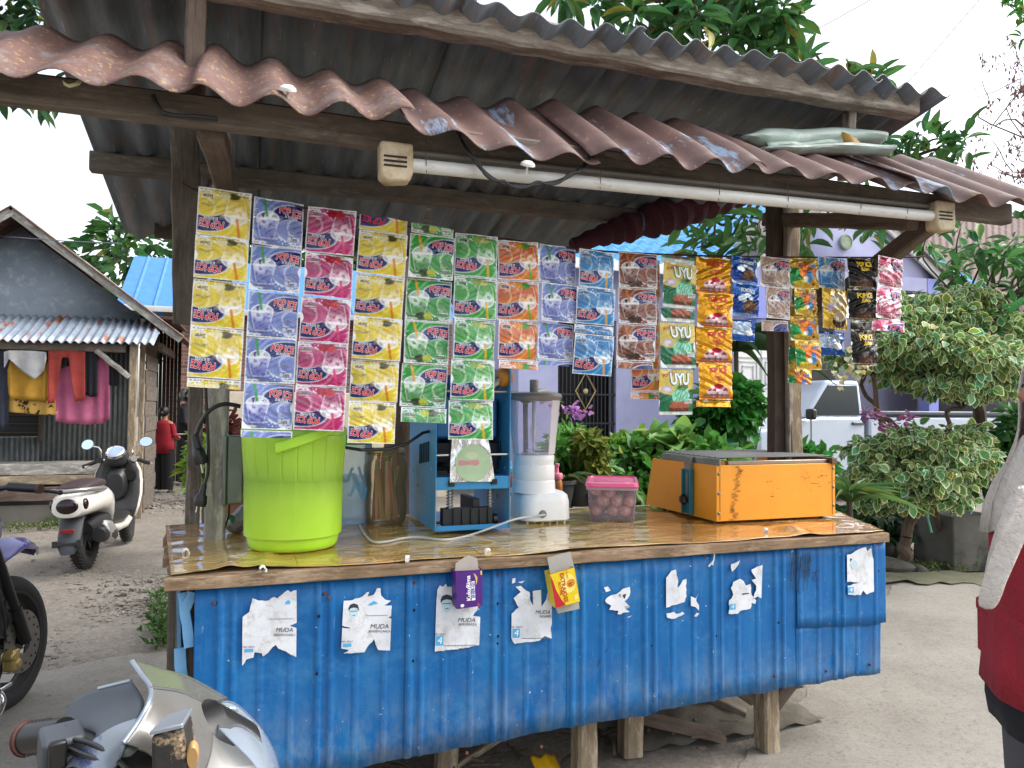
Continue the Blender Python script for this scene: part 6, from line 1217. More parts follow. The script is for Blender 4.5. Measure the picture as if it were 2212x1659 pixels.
# ================================================================== UNDER THE STALL
def clutter(name, label, cat, p0, p1, w, h, mat): 
    o = beam(name, p0, p1, w, h, mat, None, seg=6); return tag(o, label, cat)
G = lambda u, v, z=.02: at_z(u, v, z)
def GY(u, y, z): p = at_y(u, 1500, y); return (p.x, y, z)
clutter('scrap_timber', 'long scrap board slanting down under the counter beside the right leg', 'timber', GY(1375, .55, .24), GY(1610, .28, .06), .07, .035, 'wood_dark')
clutter('scrap_timber', 'reddish scrap board lying under the counter', 'timber', GY(1385, .3, .10), GY(1560, .2, .02), .1, .03, 'wood_brown')
clutter('scrap_timber', 'dark round pole lying slanted under the counter', 'timber', GY(1120, .6, .3), GY(1260, .35, .1), .05, .05, 'wood_dark')
clutter('scrap_timber', 'thin stick leaning under the counter near the yellow packet', 'timber', GY(985, .3, .02), GY(1130, .35, .12), .02, .02, 'wood_tan')
clutter('scrap_timber', 'thin dark lath under the middle of the counter', 'timber', GY(1010, .5, .06), GY(1290, .6, .08), .02, .03, 'wood_dark')
clutter('scrap_timber', 'short wooden offcut on the ground by the right leg', 'timber', GY(1570, .3, .03), GY(1640, .34, .03), .06, .05, 'wood_dark')
clutter('scrap_timber', 'flat offcut under the slanting scrap board', 'timber', GY(1490, .34, .05), GY(1580, .30, .04), .12, .03, 'wood_dark')
for i, (u, y, z, lab) in enumerate(((1590, .55, .2, 'lower grey concrete brick stacked under the counter'), (1585, .6, .33, 'upper grey concrete brick stacked under the counter'), (1560, .62, .1, 'grey concrete brick buried in sand under the counter'))):
    p = at_y(u, 1500, y); m = MB(); m.box((0, 0, 0), (.2, .14, .13)); tag(m.build('concrete_brick', nmat('cbrick%d' % i, '#8a857a', '#6e6a60', rough=.95, bump=.5, bscale=40), None, Matrix.Translation((p.x, y, z)) @ Matrix.Rotation(.2 + i * .15, 4, 'Z'), bevel=.012), lab, 'brick')
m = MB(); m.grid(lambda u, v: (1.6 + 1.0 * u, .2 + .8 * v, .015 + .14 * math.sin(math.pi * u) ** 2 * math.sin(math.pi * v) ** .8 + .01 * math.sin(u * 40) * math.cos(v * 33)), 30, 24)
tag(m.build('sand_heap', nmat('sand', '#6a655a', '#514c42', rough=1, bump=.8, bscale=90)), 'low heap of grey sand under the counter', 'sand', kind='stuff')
m = MB(); rgd = random.Random(44)
for k in range(170):
    x, y = rgd.uniform(.5, 2.2), rgd.uniform(.12, .95); a = rgd.random() * 6.3; L = rgd.uniform(.03, .16); w_ = rgd.uniform(.004, .014)
    m.box((0, 0, 0), (L, w_, w_), 0, Matrix.Translation((x, y, .01 + rgd.random() * .05)) @ Matrix.Rotation(a, 4, 'Z') @ Matrix.Rotation(rgd.uniform(-.3, .3), 4, 'Y'))
tag(m.build('wood_litter', nmat('litter', '#5a4e40', '#3a332a', '#8a7c68', scale=5, rough=.9)), 'dark litter of twigs and splinters under the counter', 'litter', kind='stuff')
p = at_z(1168, 1650, .02); m = MB(); m.grid(lambda u, v: (p.x - .05 + .1 * u, .12 + .08 * v, .03 + .03 * v + .006 * math.sin(u * 12)), 8, 6); tag(m.build('empty_packet', flat('packet_yellow', '#d8a81e', .35), solid=.001), 'crumpled yellow packet on the ground under the counter', 'packet')
# ================================================================== WHITE SCOOTER
mSW = flat('scooter_white', '#e4e0d6', .25, coat=.5, var=.03); mSD = nmat('scooter_dark', '#2a2a2c', '#1f1f21', rough=.45, bump=.05); mSG = nmat('scooter_grey', '#3c3a38', '#302e2c', rough=.4, bump=.05)
mSeat = nmat('seat_brown', '#3e2b2a', '#302020', rough=.55, bump=.2); mLens = flat('lens_dark', '#1c0c12', .1); mRed = flat('lens_red', '#7c181c', .25); mTyre = MT['rubber']
rc = Vector((-1.165, 4.705, 0)); fc = Vector((-1.03, 5.99, 0)); hd = math.atan2(fc.y - rc.y, fc.x - rc.x); WB = (fc - rc).length
scooter = empty('scooter', rc, 'white retro scooter with dark inner panel parked before the tin house', 'scooter', rz=hd)
lean = rad(5)
SMt = Matrix.Translation(rc) @ Matrix.Rotation(hd, 4, 'Z') @ Matrix.Rotation(-lean * .6, 4, 'X')
def sring(x, zc, w, h, n_=20, p=2.4):        # superellipse in the yz plane at x
    out = []
    for k in range(n_):
        a = 2 * math.pi * k / n_; c_, s_ = math.cos(a), math.sin(a); out.append((x, w * math.copysign(abs(c_) ** (2 / p), c_), zc + h * math.copysign(abs(s_) ** (2 / p), s_)))
    return out
def wheel(x, R, r_, parent, steer=0, spokes=5, zoff=0, y=0, M0=None, mt=None, tread=40):
    M = (M0 or SMt) @ Matrix.Translation((x, y, R + zoff)) @ Matrix.Rotation(steer, 4, 'Z')
    m = MB(); m.torus(R - r_, r_, 56, 16, 0, sq=.92)
    for k in range(tread):
        a = 2 * math.pi * k / tread
        for s in (1, -1): m.box((0, 0, 0), (.007, r_ * .8, .006), 0, Matrix.Rotation(a, 4, 'Y') @ Matrix.Translation((0, s * r_ * .42, R - .004)) @ Matrix.Rotation(.5 * s, 4, 'Z'))
    ty = m.build('tyre', mTyre, parent, M)
    m = MB(); m.lathe([(R - r_ * 1.75, -.035), (R - r_ * 1.35, -.04), (R - r_ * 1.5, -.02), (R - r_ * 1.5, .02), (R - r_ * 1.35, .04), (R - r_ * 1.75, .035)], 48, M=Matrix.Rotation(rad(90), 4, 'X'))
    for k in range(spokes): m.box((0, 0, (R - r_ * 1.6) / 2), (.03, .035, R - r_ * 1.6), 0, Matrix.Rotation(2 * math.pi * k / spokes, 4, 'Y'))
    m.cyl((0, -.06, 0), (0, .06, 0), .04, n=18); m.build('rim', mt or MT['black'], ty, M); return ty
wheel(0, .285, .058, scooter); wheel(WB, .285, .055, scooter, steer=.12)
# rear body shell
m = MB(); m.loft([sring(x, z, w, h) for x, z, w, h in ((-.40, .565, .05, .05), (-.385, .57, .115, .085), (-.33, .575, .145, .10), (-.2, .585, .165, .115), (0, .585, .175, .12), (.2, .575, .17, .125), (.35, .53, .15, .13), (.45, .45, .12, .12), (.5, .37, .09, .08))]); m.build('rear_body', mSW, scooter, SMt)
m = MB(); m.loft([sring(x, z, w, h) for x, z, w, h in ((.30, .30, .15, .05), (.45, .27, .17, .055), (.7, .26, .17, .05), (.92, .29, .15, .05))]); m.build('floorboard', mSW, scooter, SMt)
m = MB(); m.loft([sring(x, z, w, h, p=3) for x, z, w, h in ((.34, .325, .15, .025), (.6, .315, .16, .02), (.88, .345, .14, .03))]); m.build('floor_mat', mSG, scooter, SMt)
# seat and grab rail
m = MB(); m.loft([sring(x, z, w, h, p=3) for x, z, w, h in ((-.30, .70, .07, .02), (-.26, .705, .12, .035), (-.1, .71, .135, .045), (.12, .715, .13, .045), (.3, .70, .10, .035), (.38, .68, .06, .02))]); m.build('seat', mSeat, scooter, SMt)
m = MB(); m.tube([(.05, .155, .67), (-.2, .17, .69), (-.36, .13, .70), (-.42, 0, .70), (-.36, -.13, .70), (-.2, -.17, .69), (.05, -.155, .67)], .02, 10); m.build('grab_rail', flat('rail_silver', '#a8a8a6', .3, .8), scooter, SMt)
# tail lamps
m = MB(); m.ell((-.385, 0, .575), (.035, .085, .065), 20, 12); m.build('tail_light', mLens, scooter, SMt)
for s in (1, -1): m = MB(); m.ell((-.34, s * .115, .585), (.045, .028, .05), 16, 10); m.build('turn_signal', mLens, scooter, SMt)
# rear fender and plate holder
m = MB(); m.loft([[(x - .0, -w, z), (x - .03, -w * .6, z + .0), (x - .035, 0, z), (x - .03, w * .6, z), (x, w, z), (x + .03, w * .9, z), (x + .03, -w * .9, z)] for x, w, z in ((-.25, .09, .50), (-.31, .085, .42), (-.36, .085, .34), (-.40, .08, .26), (-.42, .05, .20))]); m.build('rear_fender', nmat('fender_dark', '#34383c', '#2a2e32', rough=.6), scooter, SMt)
m = MB(); m.box((-.405, 0, .38), (.02, .10, .035)); m.build('reflector', mRed, scooter, SMt, bevel=.005)
m = MB(); m.box((-.425, 0, .28), (.015, .2, .02)); m.box((-.42, .09, .285), (.03, .03, .05)); m.box((-.42, -.09, .285), (.03, .03, .05)); m.build('plate_bracket', mSD, scooter, SMt)
# engine, muffler
m = MB(); m.loft([sring(x, z, w, h) for x, z, w, h in ((-.05, .32, .08, .08), (.1, .33, .1, .12), (.3, .33, .12, .13), (.42, .34, .1, .12))]); m.build('engine', mSD, scooter, SMt)
m = MB(); m.loft([[(x, y + r_ * math.cos(t), z + r_ * 1.1 * math.sin(t)) for t in np.linspace(0, 6.283, 18, endpoint=False)] for x, y, z, r_ in ((-.17, -.16, .30, .05), (-.14, -.16, .30, .062), (.1, -.165, .27, .07), (.24, -.15, .24, .05), (.28, -.14, .23, .02))]); m.build('muffler', mSD, scooter, SMt)
m = MB(); m.loft([[(x, -.17 + -r_ * math.cos(t) * .55, z + r_ * math.sin(t)) for t in np.linspace(-1.4, 1.6, 12)] for x, z, r_ in ((-.12, .31, .07), (-.08, .31, .10), (.08, .285, .10), (.16, .27, .075))], closed=False, caps=False); m.build('muffler_guard', flat('guard_silver', '#b4b4b2', .3, .7), scooter, SMt, solid=.006)
m = MB(); m.tube([(.24, -.14, .23), (.36, -.10, .2), (.42, -.05, .24)], .018, 8); m.build('exhaust_pipe', MT['steel'], scooter, SMt)
# leg shield: dark inner, white outer rim and front
def shield(off, k=1.0): return [[(.9 + .16 * (z / 1.0) * 0 + dx + off, y * k, z) for y in (-w, -w * .7, -w * .35, 0, w * .35, w * .7, w)] for z, w, dx in ((.30, .16, .02), (.40, .19, .06), (.52, .205, .11), (.64, .205, .14), (.74, .19, .155), (.82, .15, .15), (.865, .09, .13))]
rows = shield(0); rows = [[(p[0] - .06 * (1 - (abs(p[1]) / .21) ** 2) * 0 - .05 * (abs(p[1]) / .2) ** 2, p[1], p[2]) for p in r_] for r_ in rows]
m = MB(); m.loft(rows, closed=False, caps=False); m.build('inner_panel', mSG, scooter, SMt, solid=.02)
rows2 = [[(p[0] + .035 - .0 * abs(p[1]), p[1] * 1.07, p[2] * 1.01) for p in r_] for r_ in rows]
m = MB(); m.loft(rows2, closed=False, caps=False); m.build('leg_shield', mSW, scooter, SMt, solid=.03)
m = MB(); m.loft([sring(x, z, w, h, p=3) for x, z, w, h in ((.93, .60, .07, .12), (.98, .62, .1, .15), (1.02, .64, .1, .15))]); m.build('key_console', mSD, scooter, SMt)
m = MB(); m.loft([sring(x, .70, w, h, p=4) for x, w, h in ((.975, .075, .05), (1.0, .07, .045), (1.04, .05, .04))], M=Matrix.Translation((0, -.1, 0))); m.build('glove_pocket', flat('pocket_black', '#050505', .7), scooter, SMt)
m = MB(); m.box((1.0, -.10, .715), (.01, .06, .04)); m.build('note', flat('note_grey', '#8a8a88', .6), scooter, SMt)
# front fender, fork
m = MB(); m.loft([[(WB + .30 * math.cos(a), y, .285 + .30 * math.sin(a)) for y in (-.06, -.03, 0, .03, .06)] for a in np.linspace(.4, 2.5, 12)], closed=False, caps=False); m.build('front_fender', mSW, scooter, SMt, solid=.008)
m = MB()
for s in (1, -1): m.tube([(WB, s * .075, .29), (WB - .11, s * .06, .62)], .02, 10)
m.build('fork', mSD, scooter, SMt)
# steering head and dash
hx = 1.04
m = MB(); m.loft([sring(x, z, w, h, p=2.6) for x, z, w, h in ((hx - .09, .86, .07, .05), (hx - .07, .87, .095, .085), (hx, .87, .105, .10), (hx + .1, .86, .09, .09), (hx + .14, .86, .05, .05))]); m.build('headset', mSD, scooter, SMt)
M2 = SMt @ Matrix.Translation((hx - .07, 0, .935)) @ Matrix.Rotation(rad(-38), 4, 'Y')
m = MB(); m.lathe([(.0, .012), (.062, .012), (.07, .02), (.085, .012), (.09, -.01), (.085, -.03)], 28, M=Matrix.Scale(1.0, 4)); m.build('dash_ring', MT['chrome'], scooter, M2)
m = MB(); m.lathe([(0, .016), (.05, .015), (.062, .0125)], 24); m.build('dash_glass', flat('dash_blue', '#8fa2b8', .05), scooter, M2)
m = MB(); m.tube([(hx - .06, .28, .80), (hx, .18, .85), (hx + .02, .1, .86), (hx + .02, -.1, .86), (hx, -.18, .85), (hx - .04, -.27, .80)], .013, 8); m.build('handlebar', MT['chrome'], scooter, SMt)
for s in (1, -1):
    m = MB(); m.cyl((hx - .01, s * .19, .845), (hx - .06, s * .30, .805), .019, n=12); m.build('grip', MT['black'], scooter, SMt)
    m = MB(); m.loft([sring(x, .86, .03, .03) for x in (hx - .04, hx + .04)], M=Matrix.Translation((0, s * .16, 0))); m.tube([(hx + .05, s * .17, .85), (hx + .04, s * .25, .825), (hx - .0, s * .32, .80)], .007, 6); m.build('brake_lever', MT['chrome'] if s < 0 else mSD, scooter, SMt)
    m = MB(); m.tube([(hx, s * .14, .87), (hx + .0, s * .145, .95), (hx + .01, s * .17, .985), (hx, s * .225, 1.0)], .007, 8); ms = m.build('mirror_stem', MT['chrome'], scooter, SMt)
    Mm = SMt @ Matrix.Translation((hx, s * .265, 1.02)) @ Matrix.Rotation(rad(-90 + 14), 4, 'Y') @ Matrix.Rotation(rad(-s * 8 - 10), 4, 'X')
    m = MB(); m.lathe([(0, -.03), (.04, -.026), (.058, -.01), (.06, .0)], 24, caps=False, M=Matrix.Diagonal((.85, 1.1, 1, 1))); m.build('mirror_shell', MT['chrome'] if s > 0 else mSD, ms, Mm)
    m = MB(); m.lathe([(0, .001), (.055, .001)], 24, M=Matrix.Diagonal((.85, 1.1, 1, 1))); m.build('mirror_glass', flat('mirror_%d' % s, '#cfe0ee', .03, 1.0, var=.01), ms, Mm)
# ================================================================== DARK MOTORCYCLE AT THE LEFT EDGE
wc = at_d(24, 1362, 3.42); wc.z = .30; hd2 = rad(90 - 15)
bike = empty('motorcycle', (wc.x, wc.y, 0), 'black and purple motorcycle with front disc brake at the left edge', 'motorcycle', rz=hd2)
BM = Matrix.Translation((wc.x, wc.y, 0)) @ Matrix.Rotation(hd2, 4, 'Z') @ Matrix.Rotation(rad(-4), 4, 'X')     # x forward, front axle at x=0
wheel(0, .30, .048, bike, 0, 5, M0=BM, tread=0)
mPu = flat('purple_paint', '#3d3488', .25, coat=.5, var=.05); mGd = flat('gold_caliper', '#b09a60', .35, .6)
m = MB(); m.lathe([(.06, .0), (.14, .0), (.14, .004), (.06, .004), (.06, 0)], 40, M=Matrix.Translation((0, -.07, .30)) @ Matrix.Rotation(rad(90), 4, 'X')); m.build('brake_disc', flat('disc_steel', '#7c7a76', .3, .8), bike, BM)
m = MB()
for k in range(26): a = 2 * math.pi * k / 26; rr_ = .105 + .022 * (k % 2); m.cyl((rr_ * math.cos(a), -.0755, .30 + rr_ * math.sin(a)), (rr_ * math.cos(a), -.072, .30 + rr_ * math.sin(a)), .006, n=8)
m.build('disc_hole', flat('hole_dark', '#15151a', .8), bike, BM)
m = MB(); m.box((-.11, -.085, .25), (.06, .05, .09)); m.cyl((-.13, -.115, .27), (-.13, -.06, .27), .022, n=14); m.cyl((-.10, -.115, .23), (-.10, -.06, .23), .022, n=14); m.build('brake_caliper', mGd, bike, BM, bevel=.008)
for s in (1, -1):
    m = MB(); m.tube([(0.0, s * .085, .30), (-.07, s * .085, .47)], [.028, .028], 14); m.tube([(-.07, s * .085, .47), (-.24, s * .085, .86)], .022, 14); m.build('fork_leg', MT['black'] if s < 0 else MT['grey_metal'], bike, BM)
m = MB(); m.loft([[(-.07 + x, y * w, .70 + z - abs(y) * .05) for y in (-1, -.5, 0, .5, 1)] for x, z, w in ((.34, .0, .01), (.25, .045, .06), (.1, .075, .09), (-.05, .05, .1), (-.18, .0, .08))], closed=False, caps=False); m.build('front_fender', mPu, bike, BM, solid=.012)
m = MB(); m.tube([(-.25, .3, 1.02), (-.22, .18, 1.03), (-.2, 0, 1.0), (-.22, -.18, 1.03), (-.25, -.3, 1.02)], .012, 8); m.build('handlebar', MT['black'], bike, BM)
for s in (1, -1):
    m = MB(); m.cyl((-.232, s * .18, 1.03), (-.255, s * .31, 1.015), .02, n=14); m.build('grip', MT['black'], bike, BM)
    m = MB(); m.cyl((-.255, s * .31, 1.015), (-.258, s * .325, 1.013), .021, n=14); m.build('bar_end', nmat('bar_rust%d' % s, '#5a3c2c', '#3a2a20', rough=.7), bike, BM)
    m = MB(); m.tube([(-.19, s * .18, 1.02), (-.15, s * .26, 1.0), (-.165, s * .35, .985)], .008, 8); m.ell((-.165, s * .355, .984), (.012, .012, .012), 10, 8); m.build('brake_lever', MT['black'], bike, BM)
m = MB(); m.loft([sring(x, z, w, h) for x, z, w, h in ((-.1, .84, .06, .06), (-.16, .85, .1, .1), (-.26, .87, .1, .1), (-.3, .87, .06, .08))]); m.build('headlamp_cowl', mPu, bike, BM)
m = MB(); m.loft([sring(x, z, w, h) for x, z, w, h in ((-.3, .74, .08, .08), (-.4, .78, .14, .13), (-.6, .78, .15, .13), (-.75, .74, .1, .08))]); m.build('fuel_tank', mPu, bike, BM)
m = MB(); m.loft([sring(x, z, w, h, p=3) for x, z, w, h in ((-.7, .76, .08, .04), (-.8, .74, .13, .05), (-1.1, .76, .13, .05), (-1.4, .8, .1, .05), (-1.5, .81, .05, .02))]); m.build('seat', MT['black'], bike, BM)
m = MB(); m.box((-.52, 0, .42), (.3, .24, .3)); m.box((-.42, -.06, .36), (.1, .18, .12)); 
for k in range(6): m.box((-.44, 0, .46 + .022 * k), (.2, .26, .006))
m.build('engine', nmat('engine_dark', '#2c2c2e', '#1c1c1e', rough=.5, metal=.4), bike, BM, bevel=.012)
m = MB(); m.tube([(-.34, 0, .8), (-.3, 0, .6), (-.38, 0, .35), (-.75, 0, .25), (-1.1, 0, .4), (-1.3, 0, .7)], .025, 10); m.build('frame', MT['black'], bike, BM)
wheel(-1.27, .30, .055, bike, 0, 5, M0=BM)
m = MB(); m.tube([(-.55, -.1, .3), (-.62, -.2, .27), (-.64, -.28, .27)], .012, 8); m.build('peg_arm', MT['steel'], bike, BM)
m = MB(); m.cyl((-.64, -.2, .275), (-.65, -.32, .275), .022, n=12)
for k in range(7): m.torus(.022, .004, 14, 6, 0, Matrix.Translation((-.642 - .001 * k, -.215 - .015 * k, .275)))
m.build('foot_peg', MT['rubber'], bike, BM)
m = MB(); m.tube(spline([(-.66, -.14, .30), (-.58, -.22, .27), (-.50, -.26, .24), (-.52, -.28, .18), (-.66, -.27, .10), (-.78, -.24, .06)]), .011, 10); m.box((-.52, -.26, .265), (.07, .09, .014)); m.build('brake_pedal', MT['chrome'], bike, BM, bevel=.003)
m = MB(); m.tube(spline([(-.12, -.07, .33), (-.2, -.11, .5), (-.22, -.09, .75), (-.2, -.1, .95)]), .006, 6); m.build('brake_hose', MT['black'], bike, BM)
# ================================================================== FOREGROUND MOTORBIKE NOSE
D0 = .98
fg = lambda x, y, d=D0: at_d(27.4 + x * .2728, 1399 + y * .2728, d)
nose = empty('motorbike_nose', (fg(1200, 900).x, fg(1200, 900).y, 0), 'silver motorbike front with clear headlight and grip close to the camera', 'motorbike')
mSil = nmat('silver_paint', '#969490', '#807e7a', '#6a6864', scale=6, rough=.32, metal=.55, bump=.08, bscale=30, thr=(.56, .72), s3=14); mCowl = nmat('cowl_grey', '#4c535c', '#3c434c', '#5a616a', scale=3, rough=.45, bump=.1)
mSmk = clear('windscreen', '#c4c7c4', .3, .1, '#7c7e7a', .8); mLensC = clear('headlight_clear', '#eef2f6', .06, .05, '#a4acb4', .6)
def patch(name, rows, mat, nu=24, nv=12, solid=.004):
    R_ = [[fg(*p) if len(p) == 3 else fg(p[0], p[1]) for p in r_] for r_ in rows]
    RS = [spline(r_, 6) for r_ in R_]; nn = len(RS[0]); cols = [spline([RS[i][j] for i in range(len(RS))], 5) for j in range(nn)]
    m = MB(); m.loft([[cols[j][i] for j in range(nn)] for i in range(len(cols[0]))], closed=False, caps=False); return m.build(name, mat, nose, solid=solid, smooth=60)
# windscreen: from its rear lip down and forward to the headlight
WS = [[(945, 108, 1.0), (1020, 215, .98), (1092, 320, .95), (1075, 440, .92), (985, 600, .90), (875, 755, .88)],
      [(1160, 170, 1.06), (1230, 260, 1.035), (1290, 345, 1.01), (1290, 520, .97), (1220, 700, .92), (1090, 830, .90)],
      [(1400, 240, 1.11), (1430, 320, 1.09), (1430, 400, 1.065), (1450, 600, 1.0), (1420, 790, .95), (1300, 960, .92)],
      [(1700, 405, 1.15), (1640, 425, 1.13), (1560, 460, 1.11), (1580, 640, 1.05), (1560, 850, .99), (1480, 1080, .95)]]
patch('windscreen', [r_[:3] for r_ in WS], mSmk)
patch('side_cowl', [r_[2:] for r_ in WS], mSil)
m = MB(); m.tube(spline([fg(r_[2][0], r_[2][1], r_[2][2] - .004) for r_ in WS], 6), .0022, 6); m.build('panel_seam', flat('seam_grey', '#55585a', .5), nose)
for x, y, d in ((1180, 470, .985),):
    m = MB(); m.lathe([(0, .003), (.004, .0026), (.006, 0)], 12, M=Matrix.Translation(fg(x, y, d - .008)) @ Matrix.Rotation(rad(75), 4, 'X')); m.build('screw', MT['grey_metal'], nose)
m = MB(); m.tube(spline([fg(420, 790, .955), fg(560, 850, .93), fg(700, 900, .90), fg(820, 990, .88)]), .004, 8); m.build('cable', MT['black'], nose)
m = MB(); m.tube(spline([fg(450, 720, .965), fg(620, 760, .935), fg(780, 850, .895), fg(900, 960, .87)]), .003, 8); m.build('cable', MT['black'], nose)
m = MB(); m.tube(spline([fg(430, 620, 1.03), fg(330, 610, 1.06), fg(200, 625, 1.09), fg(110, 655, 1.10)]), [.006] * 19, 8); m.ell(tuple(fg(108, 656, 1.10)), (.009, .009, .009), 10, 8); m.build('clutch_lever', MT['grey_metal'], nose)
m = MB(); m.tube(spline([fg(680, 325, 1.02), fg(800, 295, 1.015), fg(938, 262, 1.005)]), .0026, 8); m.tube(spline([fg(945, 108, 1.0), fg(1020, 215, .98), fg(1092, 320, .95), fg(1075, 440, .92), fg(985, 600, .90), fg(875, 755, .88)]), .0032, 8); m.build('windscreen_edge', flat('edge_silver', '#8d97a2', .25, .4), nose)
patch('front_cowl', [[(880, 745, .90), (1000, 800, .91), (1100, 850, .92), (1250, 1000, .93)], [(1150, 640, .97), (1330, 640, .99), (1470, 760, 1.0), (1600, 1000, .99)], [(1330, 500, 1.03), (1480, 520, 1.05), (1700, 700, 1.06), (1980, 960, 1.05)], [(1420, 400, 1.08), (1560, 460, 1.10), (1800, 650, 1.12), (2060, 960, 1.12)]], mSil)
patch('headlight_lens', [[(1470, 470, 1.12), (1600, 440, 1.14), (1700, 425, 1.16), (1780, 455, 1.17)], [(1560, 560, 1.06), (1700, 530, 1.09), (1830, 550, 1.14), (1930, 600, 1.17)], [(1700, 700, 1.03), (1850, 690, 1.06), (1970, 720, 1.12), (2050, 780, 1.17)], [(1900, 900, 1.02), (1990, 890, 1.05), (2070, 920, 1.11), (2115, 980, 1.16)], [(1990, 1060, 1.02), (2050, 1060, 1.05), (2110, 1080, 1.1), (2140, 1120, 1.15)]], mLensC, solid=.003)
patch('headlight_bowl', [[(1490, 480, 1.12), (1640, 470, 1.13), (1760, 480, 1.14)], [(1600, 640, 1.14), (1780, 640, 1.19), (1900, 680, 1.19)], [(1830, 860, 1.13), (1960, 850, 1.18), (2040, 880, 1.18)], [(1960, 1050, 1.1), (2030, 1040, 1.13), (2100, 1080, 1.14)]], nmat('bowl_silver', '#c4c8cc', '#a4a8ac', rough=.1, metal=1, bump=.7, bscale=16, bdist=.03), solid=.003)
patch('dash_cowl', [[(420, 525, 1.06), (520, 400, 1.06), (680, 330, 1.05), (940, 265, 1.03)], [(400, 700, 1.03), (560, 560, 1.03), (760, 480, 1.02), (1030, 410, .99)], [(460, 850, 1.0), (650, 680, .99), (830, 580, .98), (1020, 520, .95)], [(400, 960, .96), (560, 840, .96), (760, 700, .95), (960, 600, .93)]], mCowl)
patch('meter_hood', [[(380, 960, .95), (560, 800, .95), (780, 640, .94), (1000, 560, .92)], [(480, 940, .93), (650, 800, .93), (850, 660, .92), (985, 600, .91)], [(560, 1000, .90), (700, 880, .90), (860, 740, .895), (930, 690, .89)], [(700, 1060, .88), (800, 960, .88), (870, 800, .88), (890, 750, .885)]], nmat('hood_blue', '#76808e', '#66707e', '#4a5480', scale=3, st3=(2, 2, 12), s3=3, thr=(.6, .64), rough=.22, metal=.3, bump=.02))
gA, gB = fg(340, 690, 1.0), fg(110, 720, 1.02)
m = MB(); m.cyl(gA + (gA - gB) * .3, gB, .021, n=20)
for k in range(6): m.tube([gB.lerp(gA, .1 + .13 * k) + Vector((0, .0215 * math.cos(t), .0215 * math.sin(t))) for t in np.linspace(0, 6.283, 14)], .0018, 5)
m.build('grip', MT['black'], nose)
m = MB(); m.cyl(gB.lerp(gA, .12), gB.lerp(gA, .0), .0225, n=20); m.cyl(gB, gB + (gB - gA) * .12, .024, .016, 20); m.build('bar_end', nmat('bar_end_red', '#6a3c34', '#4a2a26', '#b0b0b0', rough=.4), nose)
m = MB(); m.box((0, 0, 0), (.05, .045, .052)); m.box((.0, -.027, -.005), (.026, .012, .02)); sw = m.build('switch_housing', nmat('switch_grey', '#4a4f56', '#3c4046', rough=.5, bump=.1), nose, Matrix.Translation(fg(385, 800, .97)) @ Matrix.Rotation(.35, 4, 'Z') @ Matrix.Rotation(.25, 4, 'X'), bevel=.008)
m = MB(); m.box((0, 0, 0), (.02, .012, .035)); m.build('switch_button', MT['black'], sw, Matrix.Translation(fg(355, 850, .935)) @ Matrix.Rotation(.35, 4, 'Z'), bevel=.003)
m = MB(); m.tube([fg(300, 700, .98), fg(420, 690, .98), fg(600, 760, .98), fg(900, 980, .97)], .015, 10); m.build('handlebar', MT['black'], nose)
mDirt = nmat('dirty_black', '#2c2824', '#1c1a18', '#a89070', scale=18, thr=(.52, .6), s3=22, rough=.7, bump=.4)
A = fg(1090, 700, .86); 
tp_ = [fg(1088, 700, .84), fg(1225, 570, .90), fg(1420, 512, .90), fg(1345, 640, .85)]; bt_ = [fg(1095, 1080, .84), fg(1235, 950, .90), fg(1480, 900, .90), fg(1400, 1040, .85)]
m = MB(); m.add([tuple(p) for p in tp_ + bt_], [(0, 1, 2, 3), (4, 7, 6, 5), (0, 4, 5, 1), (1, 5, 6, 2), (2, 6, 7, 3), (3, 7, 4, 0)]); rs_ = m.build('brake_reservoir', mDirt, nose, bevel=.005)
cen = sum(tp_, Vector()) / 4; m = MB(); m.add([tuple(cen + (p - cen) * 1.04 + Vector((0, 0, .001))) for p in tp_] + [tuple(cen + (p - cen) * 1.04 + Vector((0, 0, .006))) for p in tp_], [(4, 5, 6, 7), (0, 1, 5, 4), (1, 2, 6, 5), (2, 3, 7, 6), (3, 0, 4, 7)]); m.build('reservoir_cap', flat('cap_grey', '#8a9098', .4, .4), rs_, bevel=.002)
pz = fg(1425, 860, .855); m = MB(); m.lathe([(0, .004), (.007, .004), (.0085, 0), (.0085, -.006)], 20, M=Matrix.Translation(pz) @ Matrix.Rotation(rad(100), 4, 'X') @ Matrix.Diagonal((.8, 1.9, 1, 1))); m.build('sight_glass', flat('sight_amber', '#b08a58', .25), rs_)
m = MB(); m.ell(tuple(fg(905, 800, .9)), (.012, .012, .009), 12, 8); m.tube([fg(860, 820, .9), fg(900, 800, .9), fg(950, 810, .9)], .008, 8); m.build('lever_pivot', MT['grey_metal'], nose)
m = MB(); c0, c1 = fg(1300, 1150, .95), fg(1000, 1000, 1.0); m.loft([sring(x, 0, w, h) for x, w, h in ((-.14, .03, .04), (-.05, .06, .09), (.08, .06, .1), (.14, .03, .05))], M=Matrix.Translation(fg(1150, 1130, 1.02)) @ Matrix.Rotation(.5, 4, 'Z')); m.build('steering_head', MT['black'], nose)
m = MB(); bx = fg(1500, 1500, 1.05); m.tube([fg(1150, 1100, 1.02), Vector((bx.x - .06, bx.y, .55)), Vector((bx.x + .02, bx.y + .03, .32))], [.05, .04, .03], 12); m.build('fork', MT['black'], nose)
WMx = Matrix.Translation((bx.x + .03, bx.y + .03, 0)) @ Matrix.Rotation(rad(35), 4, 'Z'); wheel(0, .27, .045, nose, 0, 5, M0=WMx)
